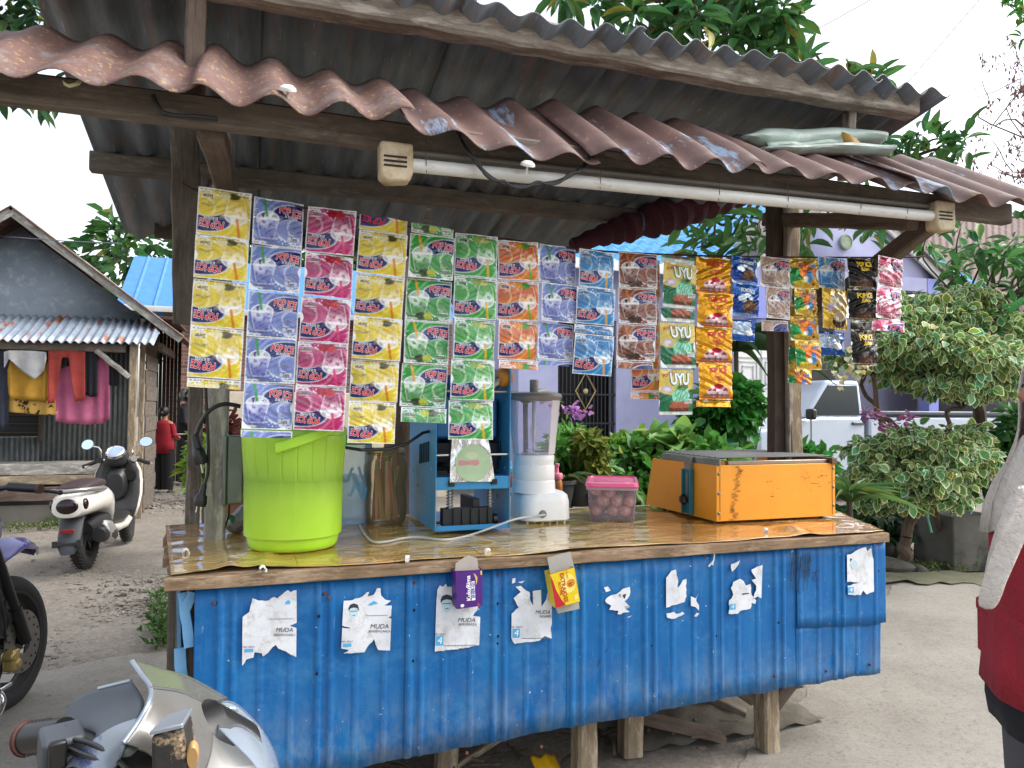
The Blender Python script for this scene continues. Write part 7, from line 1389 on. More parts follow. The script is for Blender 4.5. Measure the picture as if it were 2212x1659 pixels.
# ================================================================== PLANTS
mLeaf = attrmat('leaf', rough=.45, trans=.36, spec=.4)
mBark = nmat('bark', '#6e5c4c', '#4a3c32', '#8a7a68', scale=6, stretch=(1, 1, .35), rough=.95, bump=1, bscale=26, bdist=.02)
mTwig = nmat('twig', '#5c5044', '#443a30', rough=.9, bump=.3)
def lanceolate(n=5, droop=.25, fold=.12, sh=(.0, .55, .95, 1.0, .75, .0)):
    T, Fc = [], []
    for i in range(n + 1):
        t = i / n; w = sh[min(i, len(sh) - 1)]; z = -droop * t * t
        T += [(t, -.5 * w, z + fold * w), (t, 0, z), (t, .5 * w, z + fold * w)]
    for i in range(n): a = 3 * i; Fc += [(a, a + 1, a + 4, a + 3), (a + 1, a + 2, a + 5, a + 4)]
    return np.array(T), np.array(Fc), np.ones((len(T), 1)) * np.array([1., 1, 1])
def variegated():
    out = [(0, 0), (.25, .42), (.55, .5), (.82, .3), (1.05, 0), (.82, -.3), (.55, -.5), (.25, -.42)]
    inn = [(.04, 0), (.27, .32), (.55, .385), (.78, .22), (.95, 0), (.78, -.22), (.55, -.385), (.27, -.32)]
    zf_ = lambda p: .25 * abs(p[1]) - .22 * p[0] ** 2
    T = [(p[0], p[1], zf_(p)) for p in out] + [(p[0], p[1], zf_(p)) for p in inn] + [(p[0], p[1], zf_(p)) for p in inn] + [(.5, 0, -.06)]
    Fc = [(i, (i + 1) % 8, 8 + (i + 1) % 8, 8 + i) for i in range(8)] + [(16 + i, 16 + (i + 1) % 8, 24, 24) for i in range(8)]
    cr = np.array(sr('#dcdcb2')) / np.array(sr('#6a9450')); cr = cr[None]; g = np.array([[1., 1, 1]])
    return np.array(T), Fc, np.concatenate([np.repeat(cr, 16, 0), np.repeat(g, 9, 0)])
TL, TS, TVv = lanceolate(), lanceolate(3, .2, .14, (.0, .9, .95, .0)), variegated()
TB_ = lanceolate(4, .3, .1, (.1, .9, 1.0, .65, .0)); TST = lanceolate(6, .75, .15, (.7, .9, 1, .9, .65, .35, 0))
def leaf_mesh(name, pos, dirs, L, W, col, tmpl, parent, var=.25, roll=.5, yel=.0, mat=None):
    pos, dirs = np.asarray(pos, float), np.asarray(dirs, float); n_ = len(pos); dirs /= np.linalg.norm(dirs, axis=1)[:, None] + 1e-9
    up = np.tile([0, 0, 1.], (n_, 1)) + RNG.normal(0, roll, (n_, 3)); s = np.cross(up, dirs); s /= np.linalg.norm(s, axis=1)[:, None] + 1e-9; nn = np.cross(dirs, s)
    L = np.asarray(L, float) * np.ones(n_); W = np.asarray(W, float) * np.ones(n_); T, Fc, TC = tmpl; k = len(T)
    V = pos[:, None, :] + (L[:, None] * T[None, :, 0])[..., None] * dirs[:, None, :] + (W[:, None] * T[None, :, 1])[..., None] * s[:, None, :] + (L[:, None] * T[None, :, 2])[..., None] * nn[:, None, :]
    c = np.array(sr(col) if isinstance(col, str) else col); br = 1 + RNG.uniform(-var, var, n_); hue = RNG.normal(0, .12, n_)
    C = c[None, :] * br[:, None]; C[:, 0] *= 1 + hue * 1.2; C[:, 2] *= 1 - hue
    if yel: q = RNG.random(n_) < yel; C[q] = np.array(sr('#a09a4a')) * br[q][:, None]
    CC = np.clip(C[:, None, :] * TC[None], 0, 1)
    Fa = [tuple(dict.fromkeys(f)) for f in np.asarray(Fc).tolist()]; base = np.arange(n_) * k
    sizes = [len(f) for f in Fa]; flat_f = np.concatenate([np.array(f) for f in Fa]); loops = (base[:, None] + flat_f[None, :]).ravel()
    me = bpy.data.meshes.new(name); me.vertices.add(n_ * k); me.vertices.foreach_set('co', V.ravel()); me.loops.add(len(loops)); me.loops.foreach_set('vertex_index', loops.astype(np.int32))
    tot = np.tile(sizes, n_); st = np.concatenate([[0], np.cumsum(tot)[:-1]]); me.polygons.add(len(tot)); me.polygons.foreach_set('loop_start', st.astype(np.int32)); me.polygons.foreach_set('loop_total', tot.astype(np.int32))
    me.update(calc_edges=True); ca = me.color_attributes.new('Col', 'FLOAT_COLOR', 'POINT'); ca.data.foreach_set('color', np.concatenate([CC.reshape(-1, 3), np.ones((n_ * k, 1))], 1).ravel()); me.materials.append(mat or mLeaf); me.shade_smooth()
    return link(name, me, parent)
def shrub(label, c, r, n_, L, W, col, tmpl=None, stems=6, base_z=0.0, var=.3, lump=3, down=.3, yel=.02, name='shrub', cat='shrub', shell=.5, group='garden shrubs behind the stall'):
    c = Vector(c); e = empty(name, (c.x, c.y, base_z), label, cat, group); r = np.array(r)
    cen = [RNG.normal(0, .42, 3) * r for _ in range(lump)] + [np.zeros(3)]
    d = RNG.normal(0, 1, (n_, 3)); d /= np.linalg.norm(d, axis=1)[:, None]; rad_ = (shell + (1 - shell) * RNG.random(n_)) ** .8; k = RNG.integers(0, len(cen), n_)
    sc = np.where(k == len(cen) - 1, .85, .6)[:, None] * (1 + .35 * np.sin(d[:, :1] * 7 + k[:, None]) * np.cos(d[:, 2:] * 6))
    pos = np.array(cen)[k] + d * r * rad_[:, None] * sc + np.array(c); pos[:, 2] = np.maximum(pos[:, 2], base_z + .03)
    dr = d + RNG.normal(0, .55, (n_, 3)); dr[:, 2] -= down
    m = MB(); rg = random.Random(int(c.x * 100))
    for i in range(stems):
        t = pos[rg.randrange(n_)]; p0 = Vector((c.x + rg.uniform(-.25, .25) * r[0], c.y + rg.uniform(-.2, .2) * r[1], base_z)); p1 = Vector(t); mid_ = p0.lerp(p1, .5) + Vector((rg.uniform(-.1, .1), rg.uniform(-.1, .1), .05)) * r[0]
        m.tube(spline([p0, mid_, p1], 4), [max(.003, .016 * (1 - j / 9)) for j in range(9)], 6)
    m.build('stem', mTwig, e); leaf_mesh('foliage', pos, dr, L * (lk := RNG.uniform(.45, 1.25, n_)), W * lk, col, tmpl or TS, e, var, yel=yel); return e
def rosettes(pts, per, L, W, col, parent, tmpl=None, spread=.9, down=.55, name='foliage', yel=.03, var=.3):
    P_, D_, LL = [], [], []
    for p in pts:
        ax = Vector((RNG.normal(0, .4), RNG.normal(0, .4), .5 + RNG.random() * .4)).normalized()
        for i in range(per):
            a = i * 2.4 + RNG.random(); e1 = ax.orthogonal().normalized(); e2 = ax.cross(e1); t = RNG.uniform(-.3, .9)
            dd = (e1 * math.cos(a) + e2 * math.sin(a)) * spread + ax * t; dd.z -= down * RNG.random(); P_.append(tuple(Vector(p) + ax * RNG.uniform(-.10, .03) + dd * .03)); D_.append(tuple(dd)); LL.append(L * RNG.uniform(.6, 1.15))
    LL = np.array(LL); return leaf_mesh(name, P_, D_, LL, LL * W / L, col, tmpl or TL, parent, var, .35, yel)
def branch(mb, a, b_, r0, r1, wig=.12, n_=6):
    a, b_ = Vector(a), Vector(b_); L = (b_ - a).length; pts = [a.lerp(b_, i / n_) + (Vector((RNG.normal(), RNG.normal(), RNG.normal())) * L * wig * .35 if 0 < i < n_ else Vector()) for i in range(n_ + 1)]
    sp = spline(pts, 3); mb.tube(sp, [r0 + (r1 - r0) * i / (len(sp) - 1) for i in range(len(sp))], 8); return sp
# ---- mango tree behind the stall
tx = at_y(866, 1000, 2.25); mt_ = empty('mango_tree', (tx.x, 2.25, 0), 'mango tree with big drooping leaves growing behind the stall', 'tree')
m = MB(); tp = spline([(tx.x, 2.25, 0), (tx.x + .02, 2.27, .9), (tx.x + .05, 2.3, 1.7), (tx.x + .25, 2.5, 2.6), (tx.x + .8, 2.7, 3.3)], 6)
m.tube(tp, [.16 - .07 * i / (len(tp) - 1) + .012 * math.sin(i * 2.1) for i in range(len(tp))], 16)
hub = Vector(tp[-1])
RA = [(1215, -20, 5.2), (1290, 0, 5.4), (1345, -30, 5.6), (1375, 25, 5.2), (1440, 0, 5.5), (1455, 55, 5.3), (1505, 25, 5.0), (1520, 85, 5.4), (1560, 0, 5.6), (1575, 70, 5.2), (1610, 105, 5.4), (1625, 30, 5.3), (1660, 65, 5.5), (1690, 10, 5.2), (1700, 45, 5.4), (1650, 120, 5.6), (1735, 140, 5.8), (1600, -30, 5.3), (1480, -40, 5.3), (1830, 165, 6.0), (1880, 172, 6.0)]
RBq = [(1480, 465, 6.0), (1525, 500, 6.2), (1560, 455, 5.9), (1590, 505, 6.1), (1640, 500, 6.0), (1505, 535, 6.3), (1610, 455, 6.2), (1740, 480, 6.2), (1885, 490, 6.2), (1560, 540, 6.4), (1630, 540, 6.2), (1730, 525, 6.1), (1865, 435, 6.1)]
RC_ = [(1905, 300, 6.2), (1945, 320, 6.4), (1985, 285, 6.2), (2030, 300, 6.1), (2080, 300, 6.0), (1930, 335, 6.4), (2010, 335, 6.3), (2065, 345, 6.2), (1890, 330, 6.3)]
tips = [at_d(*q) for q in RA + RBq + RC_]
h1 = branch(m, hub, at_d(1450, 10, 5.5), .085, .035)[-1]; h2 = branch(m, hub, at_d(1640, 400, 6.2), .07, .03)[-1]; h3 = branch(m, h2, at_d(1950, 345, 6.4), .04, .015)[-1]
for i, t in enumerate(tips): branch(m, h1 if i < len(RA) else h2 if i < len(RA) + len(RBq) else h3, t, .02, .006, .15)
m.build('trunk', mBark, mt_); rosettes([p for i, p in enumerate(tips) for _ in range(2 if i < len(RA) else 1)], 13, .24, .066, '#48743e', mt_, yel=.05)
# ---- tree at the left edge
lt = empty('leafy_tree', at_z(-260, 1100, 0), 'dark leafy tree reaching in at the upper left corner', 'tree'); b0 = at_z(-260, 1100, 0); m = MB()
hub = branch(m, b0, at_d(-200, 0, 5.5), .12, .05)[-1]; tips = [at_d(*q) for q in ((5, 15, 5), (40, 40, 5.2), (70, 20, 5.1), (25, 75, 5), (55, 80, 5.3), (80, 60, 5.4), (-30, 40, 5), (-60, 0, 5.2), (0, -20, 5), (60, -20, 5), (0, 190, 5.1), (60, 195, 5.2), (105, 200, 5.4), (-40, 150, 5), (30, 110, 5.5))]
for t in tips: branch(m, hub, t, .02, .006)
m.build('trunk', mBark, lt); rosettes(tips, 15, .2, .06, '#3c5c38', lt)
# ---- tree right of the lilac house
rt_ = empty('leafy_tree', at_z(2130, 1150, 0), 'green leafy tree growing above the variegated bush at right', 'tree'); b0 = at_d(2120, 900, 7.4); b0.z = 0; m = MB()
hub = branch(m, b0, at_d(2080, 740, 7.2), .07, .05)[-1]; tips = []
rg = random.Random(31)
for k in range(44):
    u, v = rg.uniform(1960, 2290), rg.uniform(490, 780)
    if u < 2060 and v < 640 and rg.random() < .85: continue
    tips.append(at_d(u, v, rg.uniform(6.4, 7.8)))
for t in tips: branch(m, hub, t, .02, .005)
m.build('trunk', mTwig, rt_); rosettes(tips, 15, .2, .062, '#4a7c42', rt_, yel=.03, var=.4)
# ---- bare twiggy tree against the sky
bt = empty('bare_tree', at_z(2330, 1100, 0), 'bare twiggy tree with dry brown pods at the right edge of the sky', 'tree'); m = MB(); b0 = at_d(2330, 1000, 9); b0.z = 0; hub = branch(m, b0, at_d(2300, 380, 9), .1, .03)[-1]; PP, DD = [], []
for k in range(26):
    t = at_d(rg.uniform(2070, 2290), rg.uniform(60, 390), rg.uniform(8.5, 9.5)); sp = branch(m, hub, t, .014, .003, .25)
    for q in range(5):
        s_ = Vector(sp[rg.randrange(len(sp) // 2, len(sp))]); t2 = s_ + Vector((rg.gauss(0, .16), rg.gauss(0, .16), rg.gauss(0, .16))); branch(m, s_, t2, .004, .0015, .2, 3)
        for w_ in range(6): PP.append(tuple(s_.lerp(t2, rg.random()) + Vector((rg.gauss(0, .03), 0, rg.gauss(0, .03))))); DD.append((rg.gauss(0, .5), rg.gauss(0, .5), -1))
m.build('branches', nmat('dry_twig', '#8a7468', '#6e5a50', rough=.9), bt); tag(leaf_mesh('dry_pods', PP, DD, .06, .022, '#7a5248', TS, bt), kind='stuff')
lf2 = empty('leafy_tree', at_z(2360, 1090, 0), 'light green leaves at the extreme upper right corner', 'tree'); m = MB(); b0 = at_d(2420, 1000, 8); b0.z = 0; hub = branch(m, b0, at_d(2330, -60, 7), .1, .03)[-1]
tips = [at_d(rg.uniform(2185, 2330), rg.uniform(-60, 70), 7) for _ in range(14)]
for t in tips: branch(m, hub, t, .012, .004)
m.build('trunk', mTwig, lf2); rosettes(tips, 12, .13, .04, '#4f8a34', lf2, down=1.2)
# ---- variegated bush with cloud-like tiers
vb0 = at_z(1950, 1236, 0); vb = empty('variegated_bush', vb0, 'large variegated cream and green bush trained in tiers', 'bush'); m = MB(); dv = (vb0 - CAM).dot(FWD)
s0 = branch(m, vb0, at_d(1958, 1160, dv), .05, .045, .1)[-1]; s1 = branch(m, s0, at_d(1975, 1050, dv), .045, .04, .1)[-1]; s2 = branch(m, s1, at_d(1950, 960, dv + .2), .035, .025)[-1]; s3 = branch(m, s2, at_d(1860, 830, dv + .2), .03, .015)[-1]; s4 = branch(m, s1, at_d(2080, 880, dv + .1), .03, .015)[-1]
branch(m, at_z(2068, 1195, .1), at_d(1985, 1060, dv), .02, .03, .05); branch(m, at_d(1915, 930, dv + .1), at_d(1868, 780, dv + .1), .03, .012, .1)
tiers = [(1930, 690, 90, 30, .2), (2030, 680, 100, 34, .2), (2130, 700, 90, 36, .2), (1990, 740, 130, 45, 0), (2100, 770, 110, 50, -.1), (1890, 780, 60, 30, .1), (2150, 820, 70, 40, 0), (2060, 830, 90, 36, -.1), (1960, 800, 80, 40, .2), (2000, 650, 70, 20, .3), (2090, 640, 80, 24, .3), (1825, 775, 45, 24, .3), (2190, 760, 60, 60, .1),
         (1900, 970, 90, 30, .1), (1990, 950, 100, 34, 0), (2060, 980, 90, 36, -.1), (2110, 1010, 50, 34, -.1), (1920, 1020, 90, 36, -.1), (2010, 1030, 90, 38, -.2), (1900, 1075, 60, 24, -.1), (2050, 1075, 55, 24, -.2), (1960, 1080, 50, 22, -.2), (2090, 940, 60, 26, .1), (1870, 1030, 50, 30, 0)]
PP, DD = [], []
for (u, v, ru, rv, dd_) in tiers:
    c = at_d(u, v, dv + dd_); k = dv / F; n_ = int(ru * rv * .15); d = RNG.normal(0, 1, (n_, 3)); d /= np.linalg.norm(d, axis=1)[:, None]; q = (.45 + .55 * RNG.random(n_))[:, None]
    p = d * q * np.array([ru * k, ru * k * .8, rv * k]) + np.array(c); PP.append(p); dr = d * [.6, .6, .3] + RNG.normal(0, .45, (n_, 3)); dr[:, 2] -= .45; DD.append(dr)
    branch(m, (s3 if u < 1920 else s4) if v < 880 else s1, c, .012, .004, .12)
m.build('trunk', mBark, vb); PP, DD = np.concatenate(PP), np.concatenate(DD); n_ = len(PP); leaf_mesh('foliage', PP, DD, .088 * (lk := RNG.uniform(.4, 1.2, n_)), .07 * lk, '#6a9450', TVv, vb, .3, .5)
m = MB(); p = at_d(1985, 1085, dv - .1); m.tube(spline([p, at_d(2000, 1110, dv - .1), at_d(2008, 1135, dv - .1), at_d(2012, 1150, dv - .1)]), .01, 6); tag(m.build('green_ribbon', flat('ribbon_green', '#5aa88a', .5)), 'green ribbon tied to the bush branch', 'ribbon')
# big dark tub behind the bush stem
tb2 = at_z(2000, 1215, 0); m = MB(); m.lathe([(0, 0), (.42, 0), (.5, .08), (.55, .30), (.58, .33), (.52, .33), (.45, .1), (0, .06)], 32); tag(m.build('planter_tub', nmat('tub_dark', '#1e1e1c', '#121211', '#2c2e28', rough=.9, bump=.3), None, Matrix.Translation((tb2.x + .05, tb2.y + .95, 0))), 'wide dark planter tub behind the bush stem', 'planter')
# ---- garden shrubs
def SD(u, v, d): return at_d(u, v, d)
def rz(u, v, d, ru, rv): c = SD(u, v, d); k = d / F; return c, (ru * k, ru * k * .8, rv * k)
for (lab, u, v, d, ru, rv, n_, L, W, col, tm, dn) in [
    ('bright green shrub with small pink flowers left of the grille door', 1235, 975, 5.6, 62, 62, 1400, .09, .045, '#5c9c3e', TS, .2),
    ('leafy green shrub behind the blender jug', 1215, 1030, 5.0, 45, 48, 650, .10, .045, '#549438', TS, .3),
    ('yellow green climbing shrub before the lilac wall', 1345, 990, 5.4, 65, 48, 1200, .08, .05, '#7cae48', TS, .2),
    ('broad leaved light green plant in the middle of the garden', 1440, 985, 5.2, 60, 40, 360, .15, .11, '#8cb05c', TB_, .3),
    ('dark green dense shrub left of the right post', 1575, 895, 5.8, 85, 90, 2000, .10, .06, '#3f8036', TS, .3),
    ('low dark shrub at the foot of the garden bed', 1370, 1040, 4.9, 110, 40, 1000, .10, .05, '#4c8038', TS, .3),
    ('small copper tinted shrub behind the food box', 1280, 985, 4.9, 40, 45, 500, .09, .05, '#7c8a40', TS, .2),
    ('glossy green shrub right of the right post', 1760, 1010, 5.6, 45, 45, 600, .11, .06, '#46863a', TS, .3),
    ('dark green shrub behind the person in red vest', 2170, 1010, 6.6, 80, 90, 1200, .12, .07, '#3f7434', TS, .3),
    ('deep green shrub under the far side of the tiered bush', 1900, 1120, 7.4, 150, 60, 1300, .12, .06, '#2c4f26', TS, .3),
    ('green shrub low behind the orange grill', 1520, 1010, 5.0, 120, 45, 900, .11, .06, '#5a9040', TS, .3),
    ('shrub with yellowish leaves behind the left post', 455, 985, 6.5, 40, 50, 420, .13, .05, '#7a9a34', TS, .1),
    ('dark red leaved shrub by the alley', 470, 945, 7.0, 45, 35, 300, .15, .06, '#5a2e28', TS, .2)]:
    c, r = rz(u, v, d, ru, rv); shrub(lab, c, r, n_, L, W, col, tm, down=dn)
# flowers
def flowers(label, pts, col, r=.05, group=None):
    e = empty('flower_cluster', pts[0], label, 'flowers'); P_, D_ = [], []
    for p in pts:
        for k in range(14): P_.append(tuple(Vector(p) + Vector((rg.gauss(0, r * .6), rg.gauss(0, r * .6), rg.gauss(0, r * .5))))); D_.append((rg.gauss(0, 1), rg.gauss(0, 1) - .5, rg.gauss(0, .7)))
    tag(leaf_mesh('petals', P_, D_, r, r * .8, col, TS, e), kind='stuff')
flowers('pink bougainvillea flowers on the bright green shrub', [at_d(1240, 886, 5.2), at_d(1252, 892, 5.2), at_d(1190, 868, 5.3), at_d(1228, 880, 5.25)], '#c48ac4')
flowers('mauve flowers hanging under the tiered bush', [at_d(1870, 905, 5.6), at_d(1885, 895, 5.6), at_d(1905, 920, 5.7), at_d(1935, 915, 5.8), at_d(1960, 905, 5.8)], '#8a5a80')
flowers('creamy white flowers at the left end of the tiered bush', [at_d(1840, 790, 5.9), at_d(1815, 820, 5.9), at_d(1860, 800, 5.9), at_d(1850, 765, 5.9)], '#cfcaa4', .06)
# strappy plants
def strappy(label, p, n_, L, W, col, el=.9, tmpl=None, z0=None):
    p = Vector(p); e = empty('strappy_plant', (p.x, p.y, 0), label, 'plant'); P_, D_ = [], []
    for k in range(n_): a = k * 2.4; t = el + RNG.normal(0, .3); P_.append((p.x + .02 * math.cos(a), p.y + .02 * math.sin(a), p.z)); D_.append((math.cos(a), math.sin(a), t))
    leaf_mesh('leaves', P_, D_, L * RNG.uniform(.6, 1.1, n_), W, col, tmpl or TST, e, .3, .1); m = MB(); m.tube([(p.x, p.y, 0), (p.x + .01, p.y, p.z * .5), (p.x, p.y, p.z)], .02, 8); m.build('stem', mTwig, e); return e
strappy('arching strap leaved plant right of the orange grill', at_d(1835, 1085, 5.4), 40, .42, .035, '#5c8048', 1.3)
strappy('yellow green strap leaved plant behind the machine top', at_d(1135, 872, 5.6), 22, .22, .035, '#b0c048', 1.2)
strappy('grey green strap leaved plant left of the food box', at_d(1225, 1045, 4.8), 26, .25, .025, '#6c7c48', .9)
strappy('feathery palm before the white gate', at_d(1590, 760, 6.4), 36, .7, .06, '#3c5a34', .7)
strappy('light green spiky plant behind the left post', at_d(440, 1072, 6.2), 22, .2, .035, '#86b446', 1.1)
# pots
for (u, v, d, r_, h_, col, lab) in ((1205, 1070, 4.7, .11, .2, '#3a3c3a', 'dark plastic pot behind the blender'), (1250, 1062, 4.8, .1, .18, '#4a4c48', 'grey plastic pot left of the food box'), (1310, 1052, 5.0, .12, .2, '#5c5a52', 'stone coloured pot behind the food box'), (1555, 985, 5.4, .12, .2, '#2c5a54', 'teal pot among the garden shrubs'), (512, 1105, 4.2, .16, .3, '#9a6a50', 'terracotta pot behind the grey bag')):
    c = at_d(u, v, d); m = MB(); m.lathe([(0, 0), (r_ * .7, 0), (r_, h_), (r_ * 1.1, h_), (r_ * 1.1, h_ * .88), (r_ * .95, h_ * .86), (r_ * .6, .03), (0, .03)], 24)
    e = tag(m.build('flower_pot', flat('pot_' + lab[:4], col, .7), None, Matrix.Translation((c.x, c.y, max(0, c.z - h_ / 2)))), lab, 'pot')
# low brick edging of the garden bed
for k in range(9):
    a = at_z(1180 + k * 48, 1092 - k * 2.0, 0); m = MB(); m.box((0, 0, .09), (.30, .14, .18)); tag(m.build('edging_block', bpy.data.materials['old_concrete'], None, Matrix.Translation((a.x, a.y, 0)) @ Matrix.Rotation(rg.uniform(-.1, .1), 4, 'Z'), bevel=.015), ('first', 'second', 'third', 'fourth', 'fifth', 'sixth', 'seventh', 'eighth', 'ninth')[k] + ' grey edging block from the left along the garden bed', 'edging block', 'blocks edging the garden bed')
# weeds and grass
def tuft(label, pts, n_, L, col, name='weeds'):
    P_, D_ = [], []
    for p in pts:
        for k in range(n_): P_.append((p[0] + rg.gauss(0, .04), p[1] + rg.gauss(0, .04), max(.0, rg.random() * .06))); D_.append((rg.gauss(0, .7), rg.gauss(0, .7), .5 + rg.random()))
    o = leaf_mesh(name, P_, D_, np.array([L * rg.uniform(.5, 1.2) for _ in P_]), L * .4, col, TS, None); tag(o, label, 'weeds', kind='stuff')
tuft('green weeds growing at the left foot of the stall', [tuple(at_z(355 + rg.uniform(-20, 25), 1330 + rg.uniform(-45, 70), 0)) for _ in range(26)], 22, .05, '#4a6a34')
tuft('short grass at the foot of the tin house', [(rg.uniform(-2.8, -1.3), rg.uniform(6.9, 7.3), 0) for _ in range(40)], 14, .045, '#5e6e3c', 'grass')
tuft('weeds along the far edge of the concrete', [tuple(at_z(rg.uniform(1850, 2200), rg.uniform(1226, 1236), 0)) for _ in range(40)], 14, .04, '#5a6a34')
# trees far behind the houses
for lab, (u, v, d, r_) in (('round distant tree behind the brick house', (560, 640, 24, 2.6)), ('distant tree between the brick and lilac houses', (760, 620, 26, 3.0)), ('distant tree behind the lilac house', (1000, 640, 24, 2.6)), ('distant tree beyond the rusty roofs', (2330, 560, 24, 2.4))):
    c = at_d(u, v, d); e = shrub(lab, c, (r_, r_, r_ * .9), 2600, .5, .25, '#3f6a34', TS, stems=7, name='far_tree', cat='tree', group='trees behind the houses'); m = MB(); m.tube([(c.x, c.y, 0), (c.x + .1, c.y, c.z)], [.22, .1], 10); m.build('trunk', mBark, e)
# ================================================================== PEOPLE
skin = nmat('skin', '#a8765c', '#986850', rough=.55, bump=.05); hairm = nmat('hair', '#17120f', '#0d0a08', rough=.5, bump=.4, bscale=80)
def ering(c, rx, ry, n_=20, sq=2.0, rot=0.0, tilt=0.0):
    out = []
    for k in range(n_):
        a = 2 * math.pi * k / n_; x = rx * math.copysign(abs(math.cos(a)) ** (2 / sq), math.cos(a)); y = ry * math.copysign(abs(math.sin(a)) ** (2 / sq), math.sin(a)); out.append((c[0] + x * math.cos(rot) - y * math.sin(rot), c[1] + x * math.sin(rot) + y * math.cos(rot), c[2] + tilt * x))
    return out
def body(parent, M, joints, edges, name='body', mat=None):
    me = bpy.data.meshes.new(name); names = list(joints); me.from_pydata([joints[k][0] for k in names], [(names.index(a), names.index(b_)) for a, b_ in edges], []); me.materials.append(mat or skin)
    o = link(name, me, parent, M); k = o.modifiers.new('skin', 'SKIN'); k.use_smooth_shade = True
    for i, nm in enumerate(names):
        r = joints[nm][1]; r = r if isinstance(r, tuple) else (r, r); me.skin_vertices[0].data[i].radius = r; me.skin_vertices[0].data[i].use_root = (nm == 'pelvis')
    s = o.modifiers.new('sub', 'SUBSURF'); s.levels = 2; s.render_levels = 2; return o
def human(h, lpose, rpose, spread=.06):
    s = h / 1.6; J = {'pelvis': ((0, 0, .84 * s), (.13 * s, .1 * s)), 'waist': ((0, 0, .98 * s), (.115 * s, .085 * s)), 'chest': ((0, 0, 1.18 * s), (.14 * s, .095 * s)), 'neckb': ((0, .0, 1.31 * s), (.07 * s, .06 * s)), 'neck': ((0, 0, 1.36 * s), .045 * s), 'jaw': ((0, -.015 * s, 1.42 * s), (.055 * s, .065 * s)), 'head': ((0, 0, 1.49 * s), (.075 * s, .09 * s)), 'crown': ((0, 0.005, 1.555 * s), (.055 * s, .07 * s))}
    Ed = [('pelvis', 'waist'), ('waist', 'chest'), ('chest', 'neckb'), ('neckb', 'neck'), ('neck', 'jaw'), ('jaw', 'head'), ('head', 'crown')]
    for sd, pose in ((-1, lpose), (1, rpose)):
        p = 'L' if sd < 0 else 'R'; J[p + 'sh'] = ((sd * .15 * s, 0, 1.27 * s), .05 * s); Ed.append(('neckb', p + 'sh')); prev = p + 'sh'
        for k, (pt, r) in enumerate(zip(pose, (.04, .034, .024, .028))):
            J[p + 'a%d' % k] = (tuple(q * s for q in pt), r * s); Ed.append((prev, p + 'a%d' % k)); prev = p + 'a%d' % k
        for k in range(4):
            x, y, z = pose[-1]; J[p + 'f%d' % k] = ((( x + (k - 1.5) * .016) * s, (y - .02) * s, (z - .075 + abs(k - 1.4) * .006) * s), .0085 * s); Ed.append((prev, p + 'f%d' % k))
        x, y, z = pose[-1]; J[p + 't'] = (((x - sd * .035) * s, (y - .03) * s, (z - .02) * s), .009 * s); Ed.append((prev, p + 't'))
        J[p + 'hip'] = ((sd * .08 * s, 0, .78 * s), .085 * s); J[p + 'kn'] = ((sd * (.08 + spread * .3) * s, -.01 * s, .44 * s), .055 * s); J[p + 'an'] = ((sd * (.08 + spread * .5) * s, .02 * s, .07 * s), .036 * s); J[p + 'to'] = ((sd * (.09 + spread * .5) * s, -.12 * s, .03 * s), .03 * s)
        Ed += [('pelvis', p + 'hip'), (p + 'hip', p + 'kn'), (p + 'kn', p + 'an'), (p + 'an', p + 'to')]
    return J, Ed
def facial(parent, M, h, eyes='#1a120e'):
    s = h / 1.6; m = MB()
    for x in (-.028, .028): m.ell((x * s, -.083 * s, 1.495 * s), (.011 * s, .006 * s, .006 * s), 10, 8)
    m.build('eye', flat('eye_dark%d' % int(h * 100), eyes, .2), parent, M)
    m = MB(); m.loft([ering((0, -.085 * s, 1.495 * s), .007 * s, .008 * s, 10), ering((0, -.098 * s, 1.47 * s), .012 * s, .012 * s, 10), ering((0, -.088 * s, 1.458 * s), .012 * s, .01 * s, 10)]); m.build('nose', skin, parent, M)
    m = MB(); m.ell((0, -.083 * s, 1.433 * s), (.022 * s, .006 * s, .005 * s), 12, 8); m.build('mouth', flat('lips%d' % int(h * 100), '#8a4a42', .5), parent, M)
# ---- woman in the red waistcoat at the right edge (faces the stall, to the left)
wp = at_d(2322, 1500, 1.66); woman = empty('person', (wp.x, wp.y, 0), 'woman in white headscarf and red waistcoat at the right edge', 'person'); hW = 1.56
WMt = Matrix.Translation((wp.x, wp.y, 0)) @ Matrix.Rotation(rad(-122), 4, 'Z')      # local -y is her front
J, Ed = human(hW, [(-.2, .0, 1.05), (-.21, -.03, .86), (-.2, -.07, .78)], [(.2, .0, 1.05), (.21, -.04, .86), (.2, -.08, .78)])
body(woman, WMt, J, Ed); facial(woman, WMt, hW); s = hW / 1.6
mVest = nmat('red_vest', '#a01a2c', '#8c1424', '#b02236', scale=5, rough=.8, bump=.8, bscale=12, bdist=.03); mScarf = nmat('white_scarf', '#d2cac2', '#beb4ab', scale=14, rough=.9, bump=.9, bscale=16, bdist=.03); mTr = nmat('grey_trousers', '#5a565a', '#4c484c', rough=.85, bump=.2); mBl = flat('black_hem', '#0d0d10', .8)
def wr(c, rx, ry, amp=.006, k=9, ph=0): return [(p[0] * (1 + amp / rx * math.sin(k * i * .31 + ph)), p[1] * (1 + amp / ry * math.cos(k * i * .31 + ph)), p[2]) for i, p in enumerate(ering(c, rx * s, ry * s, 36, 2.3))]
m = MB(); m.loft([wr((0, 0, z * s), rx, ry, .005, 5, z * 9) for z, rx, ry in ((.775, .225, .165), (.85, .215, .16), (1.0, .195, .15), (1.15, .19, .148), (1.26, .18, .13), (1.33, .12, .09))], caps=False); m.build('waistcoat', mVest, woman, WMt, solid=.01)
